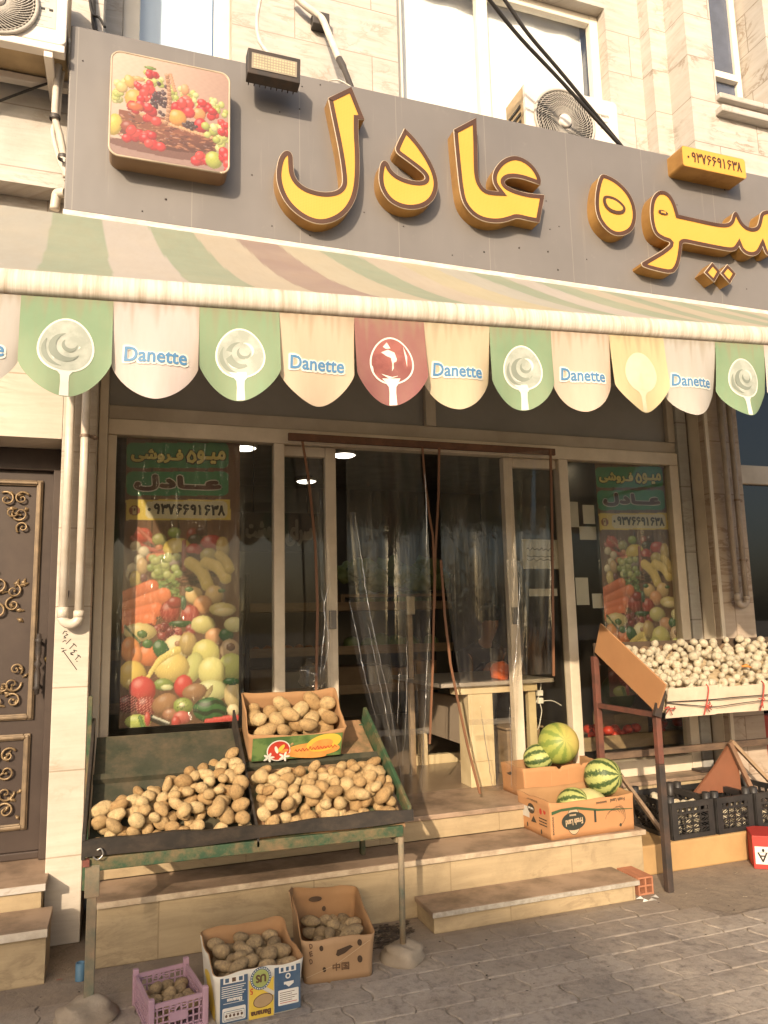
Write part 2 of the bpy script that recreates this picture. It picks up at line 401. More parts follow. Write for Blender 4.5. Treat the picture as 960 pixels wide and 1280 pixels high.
# ------------------------------------------------------------------ ground
def ground_mat():
    k = NT('paving')
    p = k.n('NewGeometry').outputs['Position']
    s = k.n('SeparateXYZ', {0: p}); x, y = s.outputs[0], s.outputs[1]
    wv = k.math('MULTIPLY', k.math('SINE', k.math('MULTIPLY', y, 2*PI/.165)), .013)
    wv2 = k.math('MULTIPLY', k.math('SINE', k.math('MULTIPLY', x, 2*PI/.27)), .004)
    nz = k.math('MULTIPLY', k.math('SUBTRACT', k.noise(p, 11, 5, .65), .5), .034)
    v = k.n('CombineXYZ', {0: k.math('ADD', k.math('ADD', x, wv), nz), 1: k.math('ADD', k.math('ADD', y, wv2), nz), 2: 0.0}).outputs[0]
    br = k.n('TexBrick', {'Vector': v, 'Color1': (0, 0, 0, 1), 'Color2': (1, 1, 1, 1), 'Mortar': (.5, .5, .5, 1), 'Scale': 1.0, 'Mortar Size': .0045, 'Mortar Smooth': .3, 'Bias': 0.0, 'Brick Width': .27, 'Row Height': .165})
    bv = k.n('SeparateColor', {0: br.outputs[0]}).outputs[0]
    n1 = k.noise(p, 3.2, 8, .7); n2 = k.noise(p, 26, 8, .7); n3 = k.noise(p, 1.1, 4)
    c = k.mix(bv, (.29, .255, .225), (.41, .355, .305))
    c = k.mix(k.ramp(n1, .35, .7), c, (.34, .28, .22))
    c = k.mix(k.math('MULTIPLY', k.ramp(n2, .48, .72), .7), c, (.14, .115, .10))
    c = k.mix(k.math('MULTIPLY', k.ramp(n3, .52, .66), .35), c, (.13, .105, .09))
    rowf = k.math('PINGPONG', k.math('ADD', k.math('ADD', y, wv2), nz), .0825)
    rowj = k.math('SUBTRACT', 1.0, k.ramp(k.math('MINIMUM', rowf, k.math('SUBTRACT', 10.0, rowf)), .003, .011))
    even = k.math('LESS_THAN', k.math('FRACT', k.math('DIVIDE', k.math('ADD', k.math('ADD', y, wv2), k.math('ADD', nz, .04125)), .165)), .5)
    sandy = k.math('MULTIPLY', k.math('MULTIPLY', rowj, even), k.ramp(k.noise(p, 4, 3), .3, .55))
    c = k.mix(k.math('MULTIPLY', br.outputs[1], k.math('MULTIPLY', k.ramp(k.noise(p, 6, 5, .7), .35, .62), .6)), c, (.09, .07, .055))
    c = k.mix(k.math('MULTIPLY', sandy, .6), c, (.46, .38, .29))
    # cement apron and dust along the foot of the shop
    edge = k.math('ADD', y, k.math('MULTIPLY', k.math('SUBTRACT', k.noise(p, 4, 6, .7), .5), .55))
    xe = k.math('MULTIPLY_ADD', k.ramp(x, 2.6, 3.4), -.28, 3.66)
    ap = k.ramp(k.math('SUBTRACT', edge, xe), -.10, .08)
    cem = k.mix(k.ramp(k.noise(p, 7, 8, .7), .3, .75), (.31, .245, .18), (.20, .16, .125))
    cem = k.mix(k.math('MULTIPLY', k.ramp(k.noise(p, 45, 4), .6, .8), .5), cem, (.1, .08, .065))
    c = k.mix(ap, c, cem)
    crack = k.math('SUBTRACT', 1.0, k.ramp(k.math('ABSOLUTE', k.math('SUBTRACT', k.noise(p, 2.2, 9, .6, .8), .5)), 0.0, .008))
    c = k.mix(k.math('MULTIPLY', crack, .35), c, (.09, .07, .055))
    inv = k.math('SUBTRACT', 1.0, ap)
    h = k.math('ADD', k.math('MULTIPLY', k.math('SUBTRACT', 1.0, br.outputs[1]), k.math('MULTIPLY', inv, 1.0)), k.math('ADD', k.math('MULTIPLY', n2, .5), k.math('MULTIPLY', n1, .5)))
    k.set(col=c, rough=.85, spec=.25, normal=k.bump(h, .9, .016))
    return k.m
g = MB(); g.poly([(-120, -120, 0), (120, -120, 0), (120, 120, 0), (-120, 120, 0)])
o = g.obj('ground', ground_mat()); struct(o); o['label'] = 'worn grey interlocking pavers with a dusty cement strip along the shop'; o['category'] = 'ground'

# the pavers near the camera are modelled: wavy-edged blocks, each a little out of level
def paver_mat():
    k = NT('paver_block'); p = k.n('NewGeometry').outputs['Position']; s = k.n('SeparateXYZ', {0: p}); x, y = s.outputs[0], s.outputs[1]
    bv = k.n('SeparateColor', {0: k.n('Attribute', attribute_name='Col').outputs[0]}).outputs[0]
    c = k.mix(bv, (.28, .24, .205), (.43, .37, .315))
    c = k.mix(k.ramp(k.noise(p, 4.0, 8, .7), .35, .7), c, (.40, .335, .27))
    c = k.mix(k.math('MULTIPLY', k.ramp(k.noise(p, 22, 8, .75), .48, .70), .75), c, (.14, .115, .10))
    c = k.mix(k.math('MULTIPLY', k.ramp(k.noise(p, 1.3, 5), .52, .66), .45), c, (.16, .13, .115))
    c = k.mix(k.math('MULTIPLY', k.ramp(k.noise(p, 2.1, 9, .75, .6), .60, .68), .55), c, (.10, .08, .07))
    edge = k.math('ADD', y, k.math('MULTIPLY', k.math('SUBTRACT', k.noise(p, 4, 6, .7), .5), .55))
    xe = k.math('MULTIPLY_ADD', k.ramp(x, 2.6, 3.4), -.28, 3.66)
    ap = k.ramp(k.math('SUBTRACT', edge, xe), -.16, .10)
    cem = k.mix(k.ramp(k.noise(p, 7, 8, .7), .3, .75), (.33, .265, .2), (.22, .175, .14))
    c = k.mix(k.math('MULTIPLY', ap, .85), c, cem)
    k.set(col=c, rough=.85, spec=.25, normal=k.bump(k.math('ADD', k.noise(p, 26, 9, .75), k.math('MULTIPLY', k.noise(p, 5, 5), .8)), .7, .012))
    return k.m
pv = MB(); rgb_ = random.Random(5); pcol = []
PW, PH = .268, .165
for j in range(24):
    yc = .25+PH*j
    if yc > 3.74: break
    for i in range(36):
        xc = -1.9+PW*(i+.5*(j % 2)) + rgb_.uniform(-.003, .003)
        if yc > 3.72 + (-.28 if xc > 3 else 0): continue
        hx_, hy_ = PW/2-.0035, PH/2-.003
        ol = []
        for t in range(7): q = t/6; ol.append((xc+hx_+.014*math.sin(2*PI*(q)), yc-hy_+2*hy_*q))
        for t in range(7): q = 1-t/6; ol.append((xc-hx_+.014*math.sin(2*PI*(q)), yc-hy_+2*hy_*q))
        ol = [(a+rgb_.gauss(0, .0012), b_+rgb_.gauss(0, .0012)) for a, b_ in ol]
        h0 = .004+rgb_.uniform(0, .005); tx, ty = rgb_.gauss(0, .010), rgb_.gauss(0, .014)
        zf_ = lambda a, b_: max(.0012, h0+(a-xc)*tx+(b_-yc)*ty)
        n_ = len(ol); inn_ = [(a+(xc-a)*.045, b_+(yc-b_)*.07) for a, b_ in ol]
        vs = [(a, b_, -.002) for a, b_ in ol]+[(a, b_, zf_(a, b_)-.0022) for a, b_ in ol]+[(a, b_, zf_(a, b_)) for a, b_ in inn_]
        fs = [(q, (q+1) % n_, n_+(q+1) % n_, n_+q) for q in range(n_)]+[(n_+q, n_+(q+1) % n_, 2*n_+(q+1) % n_, 2*n_+q) for q in range(n_)]+[tuple(range(2*n_, 3*n_))]
        pv.add(vs, fs); pcol += [rgb_.random()]*(3*n_)
o = pv.obj('paving', paver_mat()); struct(o); o['label'] = 'wavy edged grey paving blocks in front of the shop'; o['category'] = 'paving'
at_ = o.data.color_attributes.new('Col', 'FLOAT_COLOR', 'POINT'); at_.data.foreach_set('color', np.repeat(np.array(pcol, dtype=np.float32), 4))

# ------------------------------------------------------------------ the building
bld = thing('shop_building', 'cream travertine building with white upstairs windows above the greengrocer shop', 'building', (-.25, 4.6, 0))
ZT = 9.5
b = MB()
# upper wall A (plane Y 4.7) round the two windows
w1 = (-.10, .611, 4.7, 6.75); w2 = (1.828, 3.70, 4.7, 6.66)
for x0, x1, z0, z1 in ((-.2, w1[0], 4.3, ZT), (w1[1], w2[0], 4.3, ZT), (w2[1], 4.04, 4.3, ZT), (w1[0], w1[1], w1[3], ZT), (w2[0], w2[1], w2[3], ZT)):
    b.box(x0, x1, 4.7, 5.05, z0, z1)
b.box(w1[0], w2[1], 4.7, 5.05, 4.25, 4.7)
b.obj('upper_wall', M['trav'], bld)
b = MB()
b.box(-5, -.2, 4.35, 5.0, 4.085, ZT)                                  # left bay stands forward
b.obj('left_bay', M['trav'], bld)
b = MB()
b.box(4.04, 4.2, 4.575, 5.05, 4.3, ZT)
b.obj('pilaster_fillet', M['trav_vein'], bld)
b = MB()
xr0, xr1, zr0 = 4.47, 5.06, 5.80
b.box(4.2, xr0, 4.35, 5.05, 4.0, ZT); b.box(xr0, xr1, 4.35, 5.05, 4.0, zr0-.08); b.box(xr1, 7, 4.35, 5.05, 4.0, ZT); b.box(xr0, xr1, 4.35, 5.05, 7.6, ZT)
b.obj('right_bay', M['trav_vein'], bld)
b = MB(); b.box(xr0-.02, xr1+.12, 4.30, 4.62, zr0-.08, zr0-.03); b.box(xr0-.04, 5.6, 4.27, 4.5, zr0-.22, zr0-.16); b.obj('window_sill', M['trav'], bld, bevel=.01)
def window(x0, x1, z0, z1, y, mullions, pane, fw=.07, curtain=None, cy=.14, cw=.007):
    f = MB(); f.box(x0, x0+fw, y, y+.07, z0, z1); f.box(x1-fw, x1, y, y+.07, z0, z1); f.box(x0+fw, x1-fw, y+.002, y+.068, z1-fw, z1); f.box(x0+fw, x1-fw, y+.002, y+.068, z0, z0+fw)
    for mx in mullions: f.box(mx-fw*.6, mx+fw*.6, y-.004, y+.066, z0+fw, z1-fw)
    fo = f.obj('window', M['white_frame'], bld, bevel=.008)
    g = MB(); g.box(x0+fw, x1-fw, y+.03, y+.036, z0+fw, z1-fw); g.obj('pane', pane, fo)
    if curtain:
        c = MB(); c.grid(lambda u, v: (x0+fw+(x1-x0-2*fw)*u, y+cy+cw*(math.sin(u*31+2*v)+.8*math.sin(9*u+11*v)+.6*math.sin(5*u-7*v)), z0+(z1-z0)*v), 60, 14)
        c.obj('curtain', curtain, fo)
    else:
        c = MB(); c.box(x0, x1, y+.25, y+.27, z0, z1); c.obj('blind', M['dark'], fo)
M['win_glass'] = glass_mat('window_glass', (.96, .97, .97), 1.5, 0, .8)
M['win_dark'] = pmat('dark_window_glass', (.085, .105, .16), rough=.03, spec=1.0)  # bluish base colour painted in for the reflected sky
M['sheer'] = pmat('white_curtain', (.86, .85, .84), (.80, .81, .83), 3, .8, stretch=(2, 1, .5))
M['bluish'] = pmat('sky_reflection_curtain', (.60, .70, .84), (.57, .675, .82), 1.5, .8)  # pale blue stands in for sky mirrored in the pane
window(w1[0], w1[1]-.0, w1[2], w1[3], 4.80, [], M['win_glass'], .11, M['bluish'], .14, .0015)
window(w2[0], w2[1], w2[2], w2[3], 4.80, [2.60], M['win_glass'], .08, M['sheer'])
window(xr0+.02, xr1-.02, zr0, 7.5, 4.62, [], M['win_dark'], .06)
b = MB(); b.box(xr0+.08, xr1-.08, 4.60, 4.66, 6.20, 6.26); b.obj('window_rail', M['white_frame'], bld)
# ground floor, left of the shop: lintel over the carved door, column, right pilaster
b = MB(); b.box(-5, -.345, 4.45, 5.0, 2.65, 3.955)
b.obj('lintel', M['trav_low'], bld)
b = MB(); b.box(-5, -.2, 4.50, 5.0, 3.957, 4.083); b.obj('cornice', M['trav'], bld)
b = MB(); b.box(-.343, -.166, 4.45, 4.95, 0, 3.953); b.obj('column', M['trav_low'], bld, bevel=.004)
b = MB(); b.box(-5, -1.40, 4.45, 5.0, 0, 2.648); b.obj('side_wall', M['trav_low'], bld)
b = MB(); b.box(4.258, 4.60, 4.59, 5.0, 0, 3.98); b.obj('pilaster', M['marble_old'], bld, bevel=.006)
b = MB(); b.box(4.140, 4.232, 4.75, 4.95, .3, 3.6); b.obj('jamb_stone', stone_mat('grey_jamb_marble', (.40, .38, .34), (.33, .31, .28), (.2, .17, .14), row=.52, width=3, joint=.006), bld)
b = MB(); b.box(4.233, 4.257, 4.90, 5.0, 0, 3.6); b.obj('shadow_gap', M['dark'], bld)
b = MB(); b.box(4.253, 4.257, 4.64, 4.76, .35, 3.6); b.box(4.259, 4.29, 4.575, 4.589, .2, 3.6); b.obj('edge_strip', M['alu'], bld)
b = MB(); b.box(-.3, 7, 4.30, 5.0, 3.78, 4.24); b.box(-.165, 4.257, 4.86, 5.0, 3.6, 3.78); b.obj('beam', M['alu_old'], bld)
b = MB(); b.box(-5, 7, 5.05, 9.2, 4.24, 4.3); b.obj('floor_slab', M['room'], bld)
# interior shell
b = MB(); b.box(-.35, -.28, 4.9, 9.2, .2, 3.4); b.box(4.61, 4.68, 5.0, 9.2, .2, 3.4); b.box(-.35, 4.68, 9.2, 9.3, .2, 3.4)
b.obj('room_wall', M['room'], bld)
b = MB(); b.box(-.28, 4.61, 4.95, 9.2, 3.30, 3.4); b.obj('ceiling', pmat('ceiling_paint', (.26, .235, .20), rough=.7), bld)
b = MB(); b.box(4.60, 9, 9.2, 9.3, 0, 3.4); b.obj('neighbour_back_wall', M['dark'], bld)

# neighbour's window at the right edge
nb = thing('neighbour_shopfront', 'dark shop window with a cream crossbar right of the marble pilaster', 'shop window', (5.5, 4.8, .2))
z0 = U(950, 606, Y=4.78)[2]; z1 = U(950, 583, Y=4.78)[2]
b = MB(); b.box(4.602, 7, 4.76, 4.84, z0, z1); b.box(4.602, 4.66, 4.762, 4.838, .2, z0); b.box(4.66, 7, 4.76, 4.84, .2, .30); b.obj('frame', M['alu'], nb, bevel=.006)
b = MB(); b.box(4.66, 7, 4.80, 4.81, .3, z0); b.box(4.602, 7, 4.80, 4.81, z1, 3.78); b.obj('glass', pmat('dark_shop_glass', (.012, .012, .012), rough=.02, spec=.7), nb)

# ------------------------------------------------------------------ steps
st = thing('entrance_steps', 'wide yellow stone steps with worn marble treads running under the shop door', 'steps', (1.5, 4.2, 0))
b = MB(); b.box(-.08, 3.05, 4.085, 4.40, 0, .276); b.obj('lower_riser', M['sand'], st, bevel=.004)
b = MB(); b.box(-.09, 3.06, 4.062, 4.392, .278, .3045); b.obj('lower_tread', [M['tread']], st, bevel=.005)
b = MB(); b.box(-.09, 3.06, 4.057, 4.0615, .276, .303); b.obj('tread_nosing', M['tread_edge'], st)
b = MB(); b.box(-.08, 2.47, 4.393, 4.80, .306, .418); b.obj('upper_riser', M['sand'], st, bevel=.004)
b = MB(); b.box(-.08, 2.475, 4.372, 4.95, .420, .449); b.box(2.476, 4.256, 4.60, 4.95, .420, .449); b.obj('platform', M['tread'], st, bevel=.005)
b = MB(); b.box(2.476, 4.256, 4.62, 4.90, .0, .418); b.obj('platform_riser', M['sand'], st)
b = MB(); b.box(-.3, 4.61, 4.951, 9.2, .20, .4485); b.obj('shop_floor', M['room_floor'], st)
lo = thing('marble_step', 'single low step of grey speckled marble on the paving in front of the entrance', 'step', (2.17, 3.95, 0))
b = MB(); b.box(1.56, 2.80, 3.845, 4.083, 0, .086); b.obj('riser', M['sand'], lo, bevel=.003)
b = MB(); b.box(1.545, 2.815, 3.825, 4.084, .088, .113); b.obj('tread', [M['tread']], lo, bevel=.004)
b = MB(); b.box(1.545, 2.815, 3.819, 3.8245, .088, .1115); b.obj('nosing', pmat('grey_nosing', (.40, .36, .30), (.28, .24, .19), 40, .6, bump=.5, bscale=80), lo)
pl = MB(); pl.box(3.06, 9, 4.15, 4.60, 0, .178)
tag(pl.obj('plinth', pmat('ochre_plaster', (.44, .275, .12), (.37, .22, .09), 3, .8, bump=.25, bscale=40, dirt=(.3, .2, .1), dirt_amt=.4), bevel=.01), 'ochre plastered plinth under the black onion crates', 'plinth')

# neighbour's door steps on the left
ls = thing('door_steps', 'two stone steps with white marble edges below the carved dark door', 'steps', (-.7, 4.2, 0))
b = MB(); b.box(-1.9, -.295, 4.02, 4.30, 0, .205); b.obj('lower_riser', M['sand'], ls)
b = MB(); b.box(-1.9, -.288, 4.0, 4.30, .207, .243); b.obj('lower_tread', M['tread'], ls, bevel=.003)
b = MB(); b.box(-1.9, -.288, 3.994, 3.9995, .208, .242); b.obj('marble_edge', pmat('white_marble_edge', (.62, .55, .45), (.5, .42, .33), 12, .5, dirt=(.25, .18, .12), dirt_amt=.5, dscale=9), ls)
b = MB(); b.box(-1.9, -.345, 4.305, 4.9, 0, .322); b.obj('upper_riser', M['sand'], ls)
b = MB(); b.box(-1.9, -.325, 4.285, 4.9, .324, .358); b.obj('upper_tread', M['tread'], ls, bevel=.003)
b = MB(); b.box(-1.9, -.325, 4.279, 4.2845, .325, .357); b.obj('marble_edge', M['trav'], ls)

# carved door
dr = thing('carved_door', 'dark brown metal door with gilded scrollwork panels at the left edge', 'door', (-.8, 4.74, .358))
M['door'] = pmat('dark_door_paint', (.060, .042, .034), (.045, .031, .025), 4, .5, spec=.3, dirt=(.13, .095, .07), dirt_amt=.25)
M['gilt'] = pmat('aged_gilt', (.30, .21, .115), (.15, .10, .055), 25, .42, metal=.35, bump=.3)
b = MB(); b.box(-1.40, -.345, 4.72, 4.80, 2.52, 2.649); b.box(-.40, -.345, 4.70, 4.80, .36, 2.52); b.box(-1.40, -.40, 4.74, 4.80, .36, .40); b.obj('frame', M['door'], dr, bevel=.006)
b = MB(); b.box(-1.40, -.402, 4.76, 4.79, .402, 2.518); b.obj('leaf', M['door'], dr)
xr = U(47, 750, Y=4.75)[0]
def panel(z0, z1, x1):
    f = MB(); w = .035
    x0 = x1-.62
    for i, (ww, yy) in enumerate(((w, 4.742), (w*.55, 4.73))):
        q = i*w*.22
        f.box(x0+q, x0+q+ww, yy, 4.76, z0+q, z1-q); f.box(x1-q-ww, x1-q, yy, 4.76, z0+q, z1-q)
        f.box(x0+q+ww, x1-q-ww, yy+.001, 4.76, z1-q-ww, z1-q); f.box(x0+q+ww, x1-q-ww, yy+.001, 4.76, z0+q, z0+q+ww)
    fo = f.obj('panel', pmat('bronze_frame', (.26, .19, .12), (.15, .11, .075), 14, .4, metal=.3), dr, bevel=.006)
    s = MB(); rg = random.Random(int(z0*100))
    def scroll(cx, cz, r, turns, a0, sg, w=.006):
        pts = []; n = 26
        for k in range(n+1):
            t = k/n; rr = r*(1-t*.86); a = a0 + sg*t*turns*2*PI
            pts.append((cx+rr*math.cos(a), 4.752-.012*math.sin(t*PI)-.006*t, cz+rr*math.sin(a)))
        s.tube(pts, [w*(1.15-.6*k/n) for k in range(n+1)], 6)
        e = pts[-1]; s.lathe([(.0, -.008), (.006, -.006), (.008, 0), (.006, .006)], (e[0], e[1], e[2]), 8, axis='y')
    def leaf(cx, cz, a, L, w):
        d = Vector((math.cos(a), 0, math.sin(a))); nn = Vector((-d.z, 0, d.x)); c0 = Vector((cx, 4.757, cz))
        rows = []
        for k in range(7):
            t = k/6; ww = w*math.sin(PI*min(1, t*.95+.05))*(1+.25*math.sin(t*17))
            rows.append((c0+d*L*t - nn*ww, c0+d*L*t+Vector((0, -.016*math.sin(PI*t)-.004, 0)), c0+d*L*t + nn*ww))
        v = [p for r in rows for p in r]; fcs = []
        for k in range(6):
            for j in range(2): fcs.append((k*3+j, k*3+j+1, k*3+3+j+1, k*3+3+j))
        s.add(v, fcs, 0, True)
    wi = .06; xi0, xi1, zi0, zi1 = x0+wi, x1-wi, z0+wi, z1-wi
    hh = min(.30, (zi1-zi0)*.36)
    for cz, sv in ((zi1, -1), (zi0, 1)):
        for cx, sh in ((xi1, -1), (xi0, 1)):
            def at(a, b_): return cx+sh*a, cz+sv*b_
            for (a, b_, r, tn, a0, sg) in ((.05, .05, .042, 1.3, .5, 1), (.13, .055, .045, 1.25, 2.2, -1), (.055, .14, .045, 1.3, 3.0, 1), (.20, .04, .034, 1.2, 1.0, 1), (.04, .22, .036, 1.3, 4.0, -1), (.10, .13, .034, 1.1, .2, -1)):
                if b_ > hh or a > .27: continue
                q = at(a, b_); scroll(q[0], q[1], r, tn, a0 if sh*sv > 0 else PI-a0, sg*sh*sv)
            for k in range(16):
                a, b_ = rg.uniform(.0, .26), rg.uniform(.0, hh)
                if a/.28 + b_/hh > 1.05: continue
                q = at(a, b_); leaf(q[0], q[1], rg.uniform(0, 2*PI), rg.uniform(.03, .06), rg.uniform(.007, .013))
    cx, cz = (xi0+xi1)/2, (zi0+zi1)/2
    big = (zi1-zi0) > .7
    for sx in (-1, 1):
        for sz in (-1, 1):
            R = .085 if big else .05
            scroll(cx+sx*R*1.15, cz+sz*R*.9, R*.8, 1.4, PI/2*sz, sx*sz, .008)
            scroll(cx+sx*R*2.1, cz+sz*R*.45, R*.5, 1.3, PI*.5, -sx*sz)
            for k in range(6): leaf(cx+sx*rg.uniform(0, R*2.6), cz+sz*rg.uniform(0, R*1.6), math.atan2(sz, sx)+rg.uniform(-.9, .9), rg.uniform(.04, .07), .012)
    for k in range(10): leaf(cx, cz, 2*PI*k/10, .06 if big else .05, .012)
    s.lathe([(0, -.022), (.012, -.02), (.02, -.01), (.022, 0)], (cx, 4.757, cz), 14, axis='y')
    s.obj('scrollwork', M['gilt'], fo)
zt, zb = U(30, 600, Y=4.75)[2], U(30, 900, Y=4.75)[2]
panel(zb, zt, xr+.005)
panel(U(30, 1037, Y=4.75)[2], U(30, 917, Y=4.75)[2], xr-.005)
h = MB(); hx = U(47, 830, Y=4.68)
for dz, r in ((-.15, .016), (-.13, .02), (-.11, .012), (0, .02), (.11, .012), (.13, .02), (.15, .016)):
    pass
h.lathe([(0, -.17), (.012, -.165), (.014, -.14), (.022, -.135), (.014, -.12), (.018, -.06), (.010, -.02), (.022, 0), (.010, .02), (.018, .06), (.014, .12), (.022, .135), (.014, .14), (.012, .165), (0, .17)], (hx[0], 4.69, hx[2]), 14)
h.tube([(hx[0], 4.69, hx[2]+.12), (hx[0], 4.76, hx[2]+.12)], .009); h.tube([(hx[0], 4.69, hx[2]-.12), (hx[0], 4.76, hx[2]-.12)], .009)
h.obj('handle', M['iron_dark'], dr)
h = MB(); q = U(60, 824, Y=4.75); h.lathe([(0, -.012), (.017, -.01), (.02, 0), (.02, .012)], (q[0], 4.752, q[2]), 16, axis='y'); h.obj('lock', pmat('brass', (.55, .38, .14), rough=.35, metal=.7), dr)

# ------------------------------------------------------------------ shopfront
sf = thing('shopfront', 'cream aluminium shopfront with glass panes and an open sliding door', 'shopfront', (2.0, 4.8, .449))
ZH = 2.771
f = MB()
f.box(-.162, -.112, 4.70, 4.85, .45, 3.6)
f.box(-.111, -.06, 4.775, 4.85, .45, ZH)
f.box(.908, .978, 4.765, 4.85, .45, ZH)
f.box(3.046, 3.125, 4.765, 4.85, .45, ZH)
f.box(4.055, 4.138, 4.765, 4.85, .45, ZH)
f.box(-.111, 4.138, 4.765, 4.85, ZH+.001, 2.87)
f.box(3.127, 4.053, 4.767, 4.848, .45, .56); f.box(-.058, .906, 4.767, 4.848, .45, .56)
f.obj('frame', M['alu'], sf, bevel=.006)
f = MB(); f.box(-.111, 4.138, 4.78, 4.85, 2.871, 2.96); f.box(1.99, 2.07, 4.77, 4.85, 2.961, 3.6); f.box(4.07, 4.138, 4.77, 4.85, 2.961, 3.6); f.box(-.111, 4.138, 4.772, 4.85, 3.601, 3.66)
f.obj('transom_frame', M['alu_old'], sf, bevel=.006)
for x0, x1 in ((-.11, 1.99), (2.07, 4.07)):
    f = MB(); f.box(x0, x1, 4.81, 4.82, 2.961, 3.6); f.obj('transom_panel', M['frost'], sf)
for x0, x1, z0 in ((-.06, .908, .56), (3.125, 4.055, .56)):
    f = MB(); f.box(x0, x1, 4.805, 4.811, z0, ZH); f.obj('glass', M['glass'], sf)
for xa, xb, rail in ((.980, 1.335, 'r'), (2.60, 3.044, 'l')):
    f = MB(); w = .075
    yy = (4.80, 4.86) if rail == 'r' else (4.80, 4.86)
    if rail == 'r': f.box(xb-w, xb, yy[0], yy[1], .455, 2.768)
    else: f.box(xa, xa+w, yy[0], yy[1], .455, 2.768)
    gx0, gx1 = (xa, xb-w) if rail == 'r' else (xa+w, xb)
    f.box(gx0, gx1, yy[0]+.002, yy[1]-.002, 2.70, 2.768); f.box(gx0, gx1, yy[0]+.002, yy[1]-.002, .455, .54)
    fo = f.obj('sliding_leaf', M['alu'], sf, bevel=.005)
    g = MB(); g.box(gx0, gx1, 4.828, 4.834, .54, 2.70); g.obj('glass', M['glass'], fo)
    hx = xb-w/2 if rail == 'r' else xa+w/2
    g = MB(); g.box(hx-.024, hx+.024, 4.785, 4.80, 1.56, 1.68); g.obj('latch', pmat('grey_latch', (.20, .18, .16), rough=.4), fo, bevel=.004)
rod = MB(); a = U(360, 545, Y=4.69); c = U(693, 563, Y=4.69); rod.box(a[0], c[0], 4.675, 4.70, 2.775, 2.825)
# ------------------------------------------------------------------ the sign
sg = thing('shop_sign', 'long brown grey sign board with raised yellow Persian letters above the awning', 'sign', (2.0, 4.1, 3.80))
FY = 4.05
k = NT('sign_panel')
v = k.coord('Object', (1, 1, 1))
c = k.mix(k.ramp(k.noise(v, 1.3, 4), .35, .7), (.172, .156, .147), (.140, .127, .120))
strk = k.ramp(k.noise(k.coord('Object', (14, 14, .7)), 1.5, 7, .65), .60, .85)
c = k.mix(k.math('MULTIPLY', strk, .45), c, (.34, .30, .26))
spots = k.ramp(k.noise(v, 9, 7, .7), .62, .8)
c = k.mix(k.math('MULTIPLY', spots, .35), c, (.30, .27, .24))
px_ = k.n('SeparateXYZ', {0: v}).outputs[0]
seam = k.math('LESS_THAN', k.math('ABSOLUTE', k.math('SUBTRACT', k.math('PINGPONG', px_, .62), .31)), .0022)
c = k.mix(k.math('MULTIPLY', seam, .35), c, (.35, .31, .27))
k.set(col=c, rough=k.math('MULTIPLY_ADD', k.noise(v, 4, 5), .2, .38), spec=.55, normal=k.bump(k.noise(k.coord('Object', (2.0, 1, .8)), 1.6, 2), .25, .03))
M['sign_panel'] = k.m
zf0, zf1 = 3.80, 4.897
b = MB(); b.box(-.350, 5.6, FY, 4.20, zf0, zf1); b.obj('panel', M['sign_panel'], sg, bevel=.008)
b = MB(); rgx = random.Random(8)
for i in range(46):
    x, z = rgx.uniform(-.3, 5.2), rgx.uniform(zf0+.04, zf1-.04); r = rgx.choice((.004, .004, .006)); b.lathe([(0, -.004), (r, -.003), (r, 0)], (x, FY, z), 8, axis='y')
b.obj('rivet', M['iron_dark'], sg)
b = MB(); b.box(-.352, 5.6, 4.038, 4.20, zf0-.036, zf0-.002); b.obj('bottom_trim', pmat('white_flashing', (.70, .66, .60), (.50, .44, .38), 14, .5, stretch=(1, 1, 4), dirt=(.25, .18, .13), dirt_amt=.45, dscale=8), sg)
M['letter_face'] = None
k = NT('yellow_acrylic'); v = k.coord('Object', (1, 1, 1))
s = k.n('SeparateXYZ', {0: v})
dots = k.math('MULTIPLY', k.math('SINE', k.math('MULTIPLY', k.math('ADD', s.outputs[0], s.outputs[2]), 330.0)), k.math('SINE', k.math('MULTIPLY', k.math('SUBTRACT', s.outputs[0], s.outputs[2]), 330.0)))
c = k.mix(k.ramp(dots, .2, .6), (.64, .335, .06), (.57, .285, .045))
c = k.mix(k.math('MULTIPLY', k.ramp(k.noise(v, 3, 4), .4, .7), .3), c, (.66, .37, .09))
k.set(col=c, rough=.35, spec=.4); M['letter_face'] = k.m
M['letter_border'] = pmat('brown_letter_border', (.085, .04, .022), rough=.45)
k = NT('gold_return'); v = k.coord('Object', (1, 1, 1))
c = k.mix(k.ramp(k.noise(v, 9, 5), .35, .7), (.46, .25, .07), (.34, .17, .045)); k.set(col=c, rough=.42, metal=.35, spec=.5); M['letter_side'] = k.m
M['letter_rim'] = pmat('pale_letter_rim', (.50, .40, .29), rough=.4)
LY = 3.955
def trace(pts, ox, oy, sc, Y=LY, it=2, keep=()):
    P = smooth_closed(pts, it, keep)
    return [(lambda q: (q[0], q[2]))(U(ox+x*sc, oy+y*sc, Y=Y)) for x, y in P]
